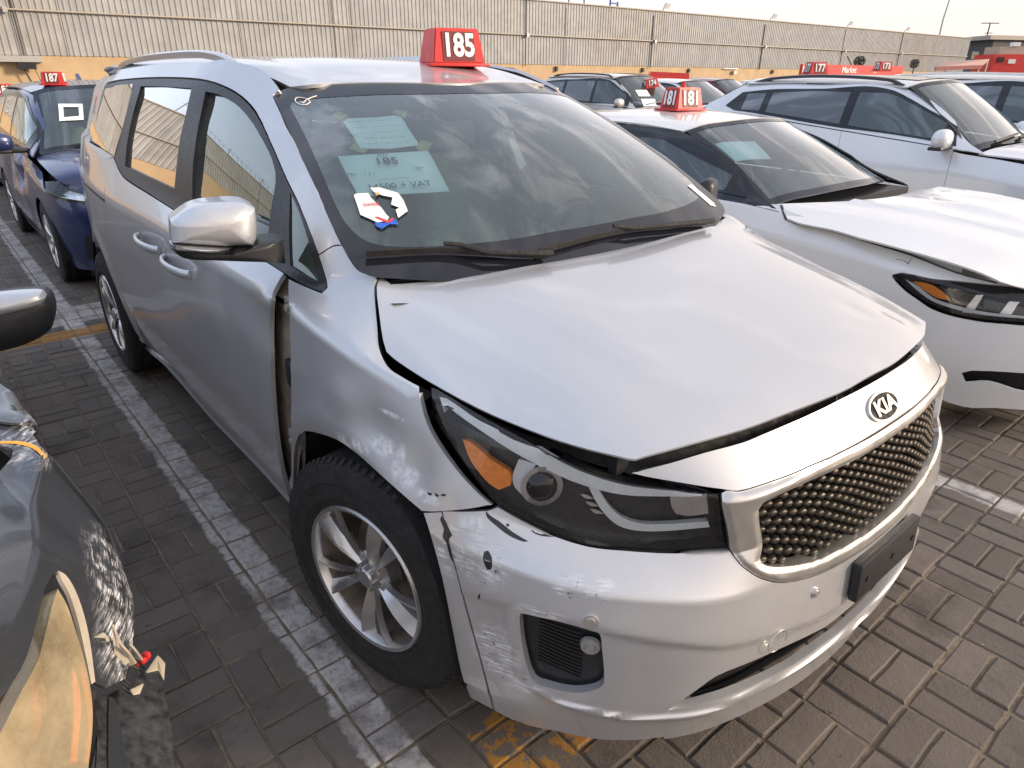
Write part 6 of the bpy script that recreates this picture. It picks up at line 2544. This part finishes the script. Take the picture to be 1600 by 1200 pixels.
def roof_sign(x, y, z, num, where, yaw=0., k=1., group='red numbered signs on the car roofs', sides=True):
    """red plastic roof marker: sloping box on a foot plate, number on a darker label"""
    t = thing('roof_sign', where, 'numbered sign', (x, y, z), yaw, group)
    h = .185 * k
    w0, w1, d0, d1 = .30 * k, .245 * k, .24 * k, .10 * k

    def body(b):
        lo = [b.verts.new(p) for p in ((d0 * .5, -w0 / 2, .012), (d0 * .5, w0 / 2, .012), (-d0 * .5, w0 / 2, .012), (-d0 * .5, -w0 / 2, .012))]
        hi = [b.verts.new(p) for p in ((d0 * .5 - .030 * k, -w1 / 2, h), (d0 * .5 - .030 * k, w1 / 2, h), (-d0 * .5 + .03 * k, w1 / 2, h), (-d0 * .5 + .03 * k, -w1 / 2, h))]
        b.faces.new(lo[::-1]); b.faces.new(hi)
        for i in range(4):
            b.faces.new((lo[i], lo[(i + 1) % 4], hi[(i + 1) % 4], hi[i]))
        bmesh.ops.bevel(b, geom=list(b.edges), offset=.006 * k, segments=2, affect='EDGES')
    part('sign_body', t, 'red_sign', body, 40, world=False)
    part('foot_plate', t, 'red_sign', lambda b: box(b, (-.01, 0, .006), (d0 + .06 * k, w0 + .05 * k, .012), bevel=.003), 40, world=False)
    for ang, dist_ in ((0, d0 * .5),) if not sides else ((0, d0 * .5), (-90, w0 * .5), (180, d0 * .5), (90, w0 * .5)):
        sl_ = math.atan2(.030 * k, h) if ang in (0, 180) else math.atan2((w0 - w1) / 2, h)
        hh = h * .5 + .004
        inset = math.tan(sl_) * (hh - .012)
        fm = Matrix.Rotation(R(ang), 4, 'Z') @ Matrix.Translation((dist_ - inset + .0015, 0, hh)) @ Matrix.Rotation(-sl_, 4, 'Y') @ Matrix(((0, 0, 1, 0), (1, 0, 0, 0), (0, 1, 0, 0), (0, 0, 0, 1)))
        wl_ = w1 * .74 if ang in (0, 180) else d0 * .62
        def lab(b):
            vs = bmesh.ops.create_cube(b, size=1)['verts']
            bmesh.ops.transform(b, matrix=fm @ Matrix.Diagonal((wl_, h * .78, .002, 1)), verts=vs)
        part('number_label', t, 'dark_red', lab, None, world=False)
        me = text_mesh(num, h * .80, .0006, .005 * k)
        sx_ = (wl_ * .90) / max(.01, max(v.co.x for v in me.vertices) - min(v.co.x for v in me.vertices))
        me.transform(Matrix.Translation((0, 0, .003)) @ Matrix.Diagonal((sx_, 1.05, 1, 1)))
        me.transform(fm)
        link('number', me, 'white_print', t, world=False)
    return t


def on_roof(S_, u, v_):
    return [float(x) for x in S_.ev(S_.find([(u, v_)]))[0]]


roof_sign(*on_roof(ROOF, 706, 104), '185', 'red sign numbered 185 on the roof of the silver minivan', R(-14), .80, sides=False)

# --- blue SUV behind the minivan
blue = Car('blue_suv', 'dark blue SUV with a crushed front door, parked behind the minivan', 'SUV', -5.62, -.02, 'blue', wb=2.7, fo=.84, ro=.95, hw=.925, zroof=1.57, zh=1.0, zb0=1.03, zb1=1.12, zn=.84, xw=-.42, xr=-1.15, group='cars parked in the yard')


def crush(p):
    q = p.copy()
    rel = p - np.array([-5.62, -.02, 0])
    m = rel[:, 1] < -.4
    d = np.zeros(len(p))
    for cx, cz, rx, rz, a in ((-.9, .85, .25, .14, .06), (-1.3, .72, .3, .16, .07), (-1.7, .9, .25, .12, .05), (-.75, .68, .12, .2, -.03), (-1.15, .98, .35, .05, .05), (-2.0, .7, .2, .2, .04), (-1.45, .6, .5, .07, -.02), (-.6, .9, .08, .1, .04)):
        d += a * np.exp(-((rel[:, 0] - cx) / rx)**2 - ((rel[:, 2] - cz) / rz)**2)
    d += .022 * np.sin(rel[:, 0] * 31 + rel[:, 2] * 12) * np.exp(-((rel[:, 0] + 1.2) / .6)**2 - ((rel[:, 2] - .82) / .2)**2)
    q[:, 1] += np.where(m, d, 0)
    return q


blue.S.warp = crush
blue.build(front_mat='blue', seats=True)
roof_sign(*on_roof(blue.T, 86, 133), '187', 'red sign numbered 187 on the roof of the dark blue SUV', R(-22), .64)
b1 = px_loop(blue.T, [(91, 163), (129, 163), (131, 188), (93, 190)], 1, 10)
ppr = link('paper_frame', sheet(blue.T, b1, [px_loop(blue.T, [(99, 168), (123, 168), (124, 182), (100, 184)], 1, 10)], sp=.08, flange=0, name='paper', off=.006), 'paper')
ppr.name = 'notice'
tag(ppr, 'white rectangular paper frame stuck on the blue SUV windscreen', 'notice')
part('roof_fin', blue.root, 'blue', lambda b: prism(b, [(-8.5, 1.60), (-8.33, 1.60), (-8.48, 1.68)], .03, .07, lambda x, y, h: (x, h, y)), None)

# --- teal car behind it on the left
teal = Car('teal_car', 'dark teal hatchback behind the blue SUV at the left edge', 'hatchback', -10.2, .1, 'teal', wb=2.6, fo=.85, ro=.8, hw=.92, zroof=1.36, zb0=.94, zb1=1.0, zn=.78)
teal.build(front_mat='teal', seats=False)
roof_sign(-11.3, -.42, 1.385, '189', 'red sign on the roof of the dark teal hatchback, cut off by the left edge', R(-10), .85)
o = link('paper', sheet(teal.T, px_loop(teal.T, [(2, 198), (24, 197), (26, 204), (2, 206)], 1, 10), sp=.1, flange=0, name='paper', off=.006), 'paper')
tag(o, 'white paper low on the dark teal hatchback windscreen', 'paper sheet')

# --- white sedan to the right
sed = Car('white_sedan', 'white saloon car with a creased bonnet and taped headlight right of the minivan', 'saloon car', -.26, 2.93, 'white', wb=2.78, fo=1.24, ro=1.0, hw=.93, zroof=1.405, zb0=.99, zb1=1.03, zn=.80, zs=.86, xw=-.44, xr=-1.22, xrr=-2.40, xrb=-3.1, wr=.335, tumble=.17, hood_crown=.055)


def sed_hood(p):
    q = p.copy()
    x, y = p[:, 0] - .12, p[:, 1] - 2.93
    q[:, 2] += .022 * np.exp(-((y + .42 - .10 * x) / .05)**2) * (x > -.6) + .022 * np.exp(-((y - .42 + .10 * x) / .05)**2) * (x > -.6)
    for cx, cy, rx, ry, a in ((.10, -.1, .25, .08, .03), (.35, .25, .12, .2, -.02), (.0, .35, .3, .1, .025), (.45, -.1, .15, .18, .02), (.25, .05, .1, .1, -.02)):
        q[:, 2] += a * np.exp(-((x - cx) / rx)**2 - ((y - cy) / ry)**2)
    return q


sed.T.warp = sed_hood
sed.build(front_end=False, hood=False, front_mat=None, lamps=False, mirror=False, frame_mat='gloss_black')
sed.mirror_part(-1, 'trim', x=-1.22, z=.985)
SHL = [(1397, 430), (1412, 428), (1455, 437), (1500, 441), (1560, 447), (1640, 452), (1640, 505), (1590, 503), (1540, 499), (1490, 490), (1460, 478), (1440, 468), (1415, 450)]
SIN = [(1502, 583), (1520, 579), (1600, 583), (1700, 590), (1700, 615), (1600, 612), (1560, 600), (1540, 596), (1508, 598)]
lp_hl = px_loop(sed.S, SHL, 3, 40)
SEAMS = [(1222, 320), (1229, 341), (1250, 349), (1300, 359), (1360, 377), (1425, 397), (1497, 425)]
sed.px('front_wing', [(1100, 292), (1150, 303), (1190, 317)] + SEAMS + [(1560, 437), (1720, 443), (1720, 449), (1640, 450.5), (1560, 445.5), (1500, 439.5), (1455, 435.5), (1412, 426.5), (1395, 429.5), (1388, 470), (1385, 520), (1300, 500), (1200, 450), (1100, 400)], 'white', holes=[], ang=30, gap=.002, label='white front wing and lamp surround with small scratches')
sed.px('front_bumper', [(1393, 433), (1412, 453), (1437, 471), (1455, 483), (1490, 495), (1540, 504), (1600, 509), (1720, 521), (1740, 650), (1640, 644), (1560, 638), (1505, 636), (1440, 610), (1380, 560), (1370, 480)], 'white', holes=[SIN], gap=.002)
sed.px('bonnet', [(1195, 319)] + SEAMS + [(1560, 441), (1620, 455), (1760, 480), (1760, 400), (1700, 330), (1600, 303), (1500, 291), (1440, 296), (1400, 306), (1350, 312), (1280, 316)], 'white', surf=sed.T, gap=.004, sp=.05, ang=30, label='white bonnet with creases')
sed.px('wing_gutter', [(1195, 312), (1300, 350), (1425, 388), (1505, 416), (1500, 440), (1425, 410), (1300, 370), (1195, 332)], 'white', off=-.02, flange=0)
part('bonnet_seam', sed.root, 'lamp_black', lambda b: tube(b, list(sed.S.ev(sed.S.find(curve(SEAMS + [(1560, 441)], 3, False))) - .004), .006, 5))

sl_ = sed.px('headlight', SHL, 'lamp_black', off=-.05, flange=.0, label='angular headlight with orange reflector and tape over its corner')
rimwall('lamp_housing_wall', lp_hl, .0, .055, 'lamp_black', S=sed.S, parent=sl_)
sed.px('indicator', [(1424, 440), (1452, 445), (1478, 462), (1484, 470), (1462, 466), (1440, 452)], 'amber', off=-.02, parent=sl_, flange=.012)
sed.px('lamp_cell', [(1502, 490), (1524, 462), (1536, 462), (1518, 492)], 'satin', off=-.03, parent=sl_, flange=.01)
sed.px('lamp_cell', [(1560, 496), (1584, 466), (1600, 467), (1580, 498)], 'satin', off=-.03, parent=sl_, flange=.01)
sed.px('lamp_strip', [(1412, 437), (1428, 452), (1454, 471), (1490, 484), (1540, 494), (1620, 500), (1620, 496), (1540, 489), (1490, 478), (1456, 466), (1432, 447)], 'lamp_white', off=-.02, parent=sl_, flange=.006)
sed.px('headlight_lens', SHL, 'lens', off=.0, flange=0, parent=sl_)
sed.px('lower_intake', [(1490, 570), (1520, 566), (1720, 575), (1720, 630), (1490, 620)], 'dark', off=-.06, flange=0)
part('intake_void', sed.root, 'dark', lambda b: box(b, (.75, 2.93, .42), (.3, 1.2, .2)))
p181 = on_roof(sed.T, 1064, 172)
roof_sign(*p181, '181', 'red sign numbered 181 on two faces on the white saloon roof', R(-10), .84)
bp_ = [o for o in bpy.data.objects if o.get('label', '').startswith('red sign numbered 181')][0]
part('bulb', bp_, 'red_bulb', lambda b: (lathe(b, [(.001, .145), (.024, .145), (.022, .165), (.012, .175), (.012, .195), (.001, .2)], 12, 'Z'),), 40, world=False)
o = link('paper', sheet(sed.T, px_loop(sed.T, [(1117, 222), (1180, 218), (1207, 246), (1150, 250)], 1, 10), sp=.06, flange=0, name='paper', off=-.012), 'paper')
tag(o, 'white paper sheet behind the windscreen of the white saloon', 'paper sheet')
for (u, v_), (u2, v2) in (((1400, 405), (1412, 407)), ((1412, 407), (1420, 412)), ((1418, 413), (1424, 404))):
    q = sed.S.find([(u, v_), (u2, v2)])
    part('scratch', sed.root, 'trim', lambda b: tube(b, list(sed.S.ev(q) + sed.S.nor(q) * .001), .0013, 4))

# --- white SUV with black roof rails
tuc = Car('white_suv', 'pearl white SUV with black roof rails and sunroof behind the white saloon', 'SUV', -.22, 6.28, 'pearl', wb=2.68, fo=.90, ro=.95, hw=.93, zroof=1.655, zb0=1.10, zb1=1.30, zn=.90, xw=-.55, xr=-1.28, xrr=-3.0, xrb=-3.5, arch=.40)
tuc.build(front_mat='pearl', rails='gloss_black', sunroof=True, mirror_mat='pearl')
# --- white SUV further right with silver rails
su2 = Car('white_suv', 'white SUV with silver roof rails behind the pearl white one, under the 177 sign', 'SUV', .10, 9.30, 'white', wb=2.75, fo=.92, ro=1.0, hw=.94, zroof=1.70, zb0=1.12, zb1=1.25, zn=.92, xw=-.5, xr=-1.2)
su2.build(front_mat='white', rails='satin')
g_ = at_depth(1273, 117.5, 10.4)
roof_sign(float(g_[0]), float(g_[1]), float(g_[2]), '177', 'red sign numbered 177 on the roof beyond the pearl white SUV', R(-30), .98)
su3 = Car('white_suv', 'white SUV almost hidden behind the others, carrying the 173 sign', 'SUV', -.6, 12.5, 'white', zroof=1.66)
su3.build(front_mat='white', seats=False)
g_ = at_depth(1378, 111.5, 14)
roof_sign(float(g_[0]), float(g_[1]), float(g_[2]), '173', 'red sign numbered 173 right of the black fan behind the white SUVs', R(-30), .98)
# --- second row seen over the saloon
ch = Car('champagne_suv', 'champagne grey SUV under the small 174 sign in the second row', 'SUV', -7.9, 10.55, 'beige', wb=2.75, fo=.95, ro=1.0, hw=.94, zroof=1.70, zb0=1.10, zb1=1.18, xw=-.45, xr=-1.2)
ch.build(front_mat='beige', rails='gloss_black')
roof_sign(*on_roof(ch.T, 1017, 137), '174', 'small leaning red sign numbered 174 on the champagne grey SUV', R(-30), .95).rotation_euler = (R(10), 0, R(-30))
for k, q_ in enumerate(([(992, 141), (1010, 141), (1016, 151), (998, 151)], [(1001, 155), (1023, 155), (1034, 167), (1008, 167)])):
    o = link('paper', sheet(ch.T, px_loop(ch.T, q_, 1, 10), sp=.1, flange=0, name='paper', off=.008), 'paper')
    tag(o, '%s of two white papers on the champagne grey SUV windscreen' % ('upper' if k == 0 else 'lower'), 'paper sheet', 'papers on the champagne grey SUV')
h2 = Car('white_hatchback', 'white hatchback glimpsed between the 181 sign and the pearl white SUV', 'hatchback', -8.6, 13.6, 'white', zroof=1.60, fo=.85)
h2.build(front_mat='white', seats=False)
mr = Car('maroon_car', 'maroon car seen as a strip over the pearl white SUV tail', 'car', -10.4, 17.6, 'maroon', zroof=1.62)
mr.build(front_mat='maroon', seats=False)
w3 = Car('white_car', 'white car beyond the champagne grey SUV, only its roof showing', 'car', -9.6, 20.8, 'white', zroof=1.58)
w3.build(front_mat='white', seats=False)
sg_ = at_depth(743, 95, 14)
roof_sign(float(sg_[0]), float(sg_[1]), 1.86, '170', 'small red sign numbered 170 peeping out right of the 185 sign', R(-35), .8)
hid_ = Car('grey_suv', 'grey SUV behind the minivan roof, carrying the small 170 sign', 'SUV', float(sg_[0]) + 1.9, float(sg_[1]), 'grey', zroof=1.83, zb0=1.15, zb1=1.2)
hid_.build(front_mat='grey', seats=False)
sg_ = at_depth(1041, 123, 19)
o = part('red_roof_box', None, 'red_sign', lambda b: prism(b, [(-.62, 0), (.62, 0), (.60, .26), (-.45, .30)], -.12, .12, lambda x, y, h: (float(sg_[0]) + x * AX_R[0] + h * AX_F[0], float(sg_[1]) + x * AX_R[1] + h * AX_F[1], float(sg_[2]) - .12 + y)), None)
tag(o, 'long red box sign lying on a roof right of the 174 sign', 'sign')

bk = Car('unseen_suv', 'unseen dark SUV added left of the minivan to darken its side reflections', 'SUV', -1.2, -5.9, 'teal', zroof=1.70)  # unseen car, added to darken what the van's side reflects
bk.build(front_mat='teal', seats=False)
# ================================================================== damaged grey car in the near left corner
grey = Car('grey_car', 'damaged dark grey car at the near left corner with yellowed headlight and broken bumper', 'car', -.62, -2.60, 'grey', wb=2.7, hw=.88, zroof=1.42, zb0=.96, zb1=1.02, zn=.80, zs=.84, xw=-.85, xr=-1.8, xrr=-2.9, xrb=-3.5)
grey.build(front_end=False, front_mat=None, lamps=False, mirror=False, hood=False, seats=False, wheels=False)


def pz(u, v_, z):
    """point of the yard seen at a photo point, at height z"""
    d = AX_F + AX_R * (u - 800) / FPX - AX_U * (v_ - 600) / FPX
    return tuple(CAMV + d * ((z - CAMV[2]) / d[2]))


GN = [
    [(-260, 440, .99), (-120, 455, .98), (-60, 470, .96), (-14, 505, .82), (-4, 530, .45)],
    [(-260, 520, .99), (-120, 540, .98), (-30, 545, .955), (9, 584, .80), (22, 604, .45)],
    [(-260, 600, .99), (-120, 640, .975), (28, 640, .93), (63, 698, .70), (66, 735, .42)],
    [(-260, 690, .98), (-120, 720, .965), (68, 712, .90), (116, 752, .66), (110, 800, .42)],
    [(-280, 790, .97), (-130, 820, .945), (60, 775, .88), (160, 812, .63), (148, 860, .40)],
    [(-300, 900, .95), (-140, 930, .92), (51, 868, .85), (204, 907, .60), (188, 960, .40)],
    [(-320, 1060, .91), (-160, 1080, .88), (22, 994, .80), (206, 1009, .56), (196, 1060, .38)],
    [(-340, 1260, .83), (-180, 1260, .79), (-25, 1135, .73), (192, 1115, .52), (186, 1160, .36)],
    [(-340, 1500, .73), (-200, 1450, .70), (-60, 1290, .65), (170, 1240, .47), (165, 1290, .33)]]


def g_warp(p):
    q = p.copy()
    def g(c, r):
        return np.exp(-(((p - c) / r)**2).sum(1))
    q[:, 2] += -.02 * g((-.15, -1.66, .9), (.10, .05, .1)) + .012 * g((-.35, -1.62, .93), (.07, .05, .1)) - .015 * g((-.02, -1.56, .75), (.12, .06, .08))
    q[:, 2] += .006 * np.sin(p[:, 0] * 37 + p[:, 1] * 50) * g((-.02, -1.56, .65), (.22, .12, .2)) + .004 * np.sin(p[:, 0] * 90 - p[:, 2] * 60) * g((.05, -1.54, .58), (.15, .1, .15))
    q[:, 1] += .008 * np.sin(p[:, 0] * 14) * np.exp(-((p[:, 0] + .05) / .25)**2)
    return q


GS = Surf([[pz(*q) for q in r] for r in GN], cb=(2,), warp=g_warp)
if GS.nor([[1.0, GS.kb[2] * .5]])[0][2] < 0:
    GS.sg = -1


def gp(name, px, mat, off=0., flange=.006, sub=3, sp=.02, holes=(), label=None, S=GS, ang=38, bulge=None, parent=None):
    lp = px_loop(S, px, sub, ang)
    o = link(name, sheet(S, lp, [px_loop(S, h, 3, 40) for h in holes], sp=sp, off=off, flange=flange, name=name, bulge=bulge), mat, parent or grey.root)
    if label:
        o['label'] = label
    return o


GHL = [(81, 924), (96, 950), (108, 985), (122, 1030), (131, 1069), (136, 1110), (135, 1150), (130, 1195), (122, 1260), (-40, 1260), (-20, 1170), (0, 1130), (22, 1085), (49, 1035), (62, 990), (72, 950)]
gp('front_wing', [(-80, 540), (-55, 480), (-20, 500), (-4, 535), (8, 580), (30, 640), (63, 697), (90, 722), (116, 752), (160, 812), (190, 865), (205, 908), (209, 960), (207, 1009), (196, 1060), (165, 1075), (146, 1066), (130, 985), (112, 930), (97, 902), (84, 896), (72, 915), (60, 960), (40, 1030), (10, 1080), (-30, 1130), (-80, 1200), (-120, 1180), (-90, 1000), (-60, 850), (-20, 760), (18, 715), (20, 702), (-10, 690), (-60, 660)], 'grey', sp=.016, label='crumpled grey front wing with a scraped orange crease')
gp('bonnet', [(-200, 560), (-60, 575), (-10, 600), (20, 622), (42, 655), (46, 668), (20, 668), (-40, 660), (-200, 640)], 'grey', off=.012, sp=.03, label='buckled bonnet edge of the grey car')
gp('engine_bay', [(-200, 640), (-20, 660), (26, 690), (30, 760), (15, 850), (-40, 1050), (-120, 1200), (-200, 1200)], 'dark', off=-.06, flange=0, sub=1, sp=.04)
gp('headlight_cavity', [(84, 890), (100, 905), (118, 935), (136, 985), (150, 1066), (150, 1260), (-120, 1260), (-30, 1130), (30, 1050), (66, 950)], 'lamp_black', off=-.05, flange=0, sub=1, sp=.04)
ghl = gp('headlight', GHL, 'lamp_black', off=-.045, flange=0, sp=.03, label='yellowed headlight with an orange reflector at its edge')
gp('headlight_bowl', [(70, 985), (84, 1000), (92, 1050), (98, 1110), (70, 1160), (20, 1190), (-20, 1200), (10, 1120), (45, 1060)], 'reflector', off=-.035, flange=0, parent=ghl)
gp('reflector_strip', [(118, 1040), (128, 1072), (131, 1110), (124, 1190), (114, 1190), (120, 1110)], 'amber', off=-.006, flange=.004, parent=ghl)
gp('headlight_lens', GHL, 'yellow_lens', off=0, flange=.03, parent=ghl, sp=.02, bulge=lambda ab: .012 * np.ones(len(ab)))
gp('wing_lip', [(88, 893), (100, 900), (114, 922), (128, 960), (138, 1005), (146, 1066), (140, 1070), (130, 1020), (120, 975), (106, 930), (94, 908)], 'rail_paint', off=.004, flange=.008)
gp('scraped_edge', [(0, 691), (22, 690), (45, 693), (60, 700), (71, 712), (68, 718), (58, 706), (42, 698), (20, 694), (0, 694)], 'sticker_orange', off=.002, flange=0, sub=2)
# bumper corner: torn off sheet with broken clips
BN = [
    [(90, 1090, .56), (133, 1074, .52), (190, 1052, .47), (248, 1033, .42), (262, 1050, .36)],
    [(100, 1140, .55), (142, 1130, .50), (200, 1105, .45), (262, 1105, .40), (268, 1130, .33)],
    [(110, 1220, .53), (150, 1215, .48), (210, 1195, .43), (274, 1190, .37), (276, 1215, .30)],
    [(110, 1320, .50), (150, 1315, .46), (210, 1300, .41), (284, 1290, .34), (284, 1310, .28)]]
BS = Surf([[pz(*q) for q in r] for r in BN])
if BS.nor([[.05, .05]])[0][2] < 0:
    BS.sg = -1
gp('bumper_corner', [(134, 1078), (150, 1080), (166, 1088), (180, 1080), (196, 1070), (214, 1060), (222, 1050), (236, 1046), (246, 1034), (252, 1052), (256, 1075), (262, 1105), (270, 1150), (276, 1200), (282, 1280), (130, 1290), (150, 1200), (152, 1120)], 'torn', S=BS, sub=1, sp=.02, flange=.004, label='torn dark bumper corner with broken clips and a red plug')
gp('bumper_skin', [(168, 1092), (176, 1090), (188, 1140), (196, 1200), (205, 1280), (168, 1280), (167, 1180)], 'grey', S=BS, off=.004, sub=2, flange=.003)


def shard(px3, name, mat, thick=.004):
    pts = [Vector(pz(q[0], q[1], q[2] + .05)) for q in px3]
    b = bmesh.new()
    n = (pts[1] - pts[0]).cross(pts[2] - pts[0]).normalized() * thick
    a = [b.verts.new(p) for p in pts]
    c_ = [b.verts.new(p - n) for p in pts]
    b.faces.new(a)
    b.faces.new(c_[::-1])
    for i in range(len(pts)):
        j = (i + 1) % len(pts)
        b.faces.new((a[i], c_[i], c_[j], a[j]))
    bmesh.ops.recalc_face_normals(b, faces=b.faces)
    return link(name, bm_mesh(b, name), mat, grey.root)


for q in ([(143, 996, .62), (160, 988, .61), (172, 1000, .58), (158, 1003, .6), (150, 998, .6)], [(162, 995, .6), (174, 998, .58), (188, 1060, .50), (176, 1066, .51)], [(178, 975, .62), (184, 990, .6), (203, 1035, .52), (190, 1042, .52), (182, 1020, .56)], [(186, 1000, .6), (204, 1020, .55), (214, 1035, .5), (204, 1038, .5)], [(228, 1050, .45), (246, 1024, .47), (256, 1035, .42), (254, 1062, .4), (246, 1046, .43)], [(202, 1078, .46), (222, 1068, .44), (216, 1084, .43), (206, 1086, .44)], [(205, 1005, .56), (216, 1018, .53), (224, 1030, .48), (212, 1026, .5)]):
    shard(q, 'broken_clip', 'cloth' if q[0][0] % 2 else 'rail_paint')
part('red_plug', grey.root, 'red_sign', lambda b: (box(b, pz(222, 1030, .47), (.022, .016, .014), rot=.4, bevel=.003), box(b, pz(229, 1024, .475), (.016, .012, .016), rot=.7, bevel=.003), box(b, pz(216, 1036, .465), (.012, .012, .012), rot=.2, bevel=.002)), 40)
b = bmesh.new()
rg = random.Random(4)
for k in range(7):
    u0, v0 = rg.uniform(145, 200), rg.uniform(985, 1060)
    pts = [pz(u0 + t * rg.uniform(20, 60), v0 + t * 50 + rg.uniform(-6, 6), .56 - .08 * t) for t in (0, .3, .6, 1)]
    tube(b, [tuple(x) for x in curve(pts, 4, False)], .0022, 5)
link('loose_wires', bm_mesh(b, 'loose_wires', 60), 'wire', grey.root)['kind'] = 'stuff'


gm, _q = mirror_shell(-1.0, None, 'door_mirror', 'trim', 1.0, parent=grey.root, px=[(-90, 476), (-40, 468), (0, 462), (40, 458), (64, 457), (77, 463), (84, 478), (85, 496), (80, 513), (62, 527), (34, 539), (0, 548), (-60, 560), (-95, 540)], back=.08)
mirror_shell(-.965, None, 'mirror_cap', 'silver', .75, parent=gm, px=[(-88, 474), (-40, 466), (0, 460), (40, 456.5), (64, 457), (72, 464), (68, 472), (50, 480), (20, 487), (0, 492), (-50, 505), (-90, 510)], back=.05)
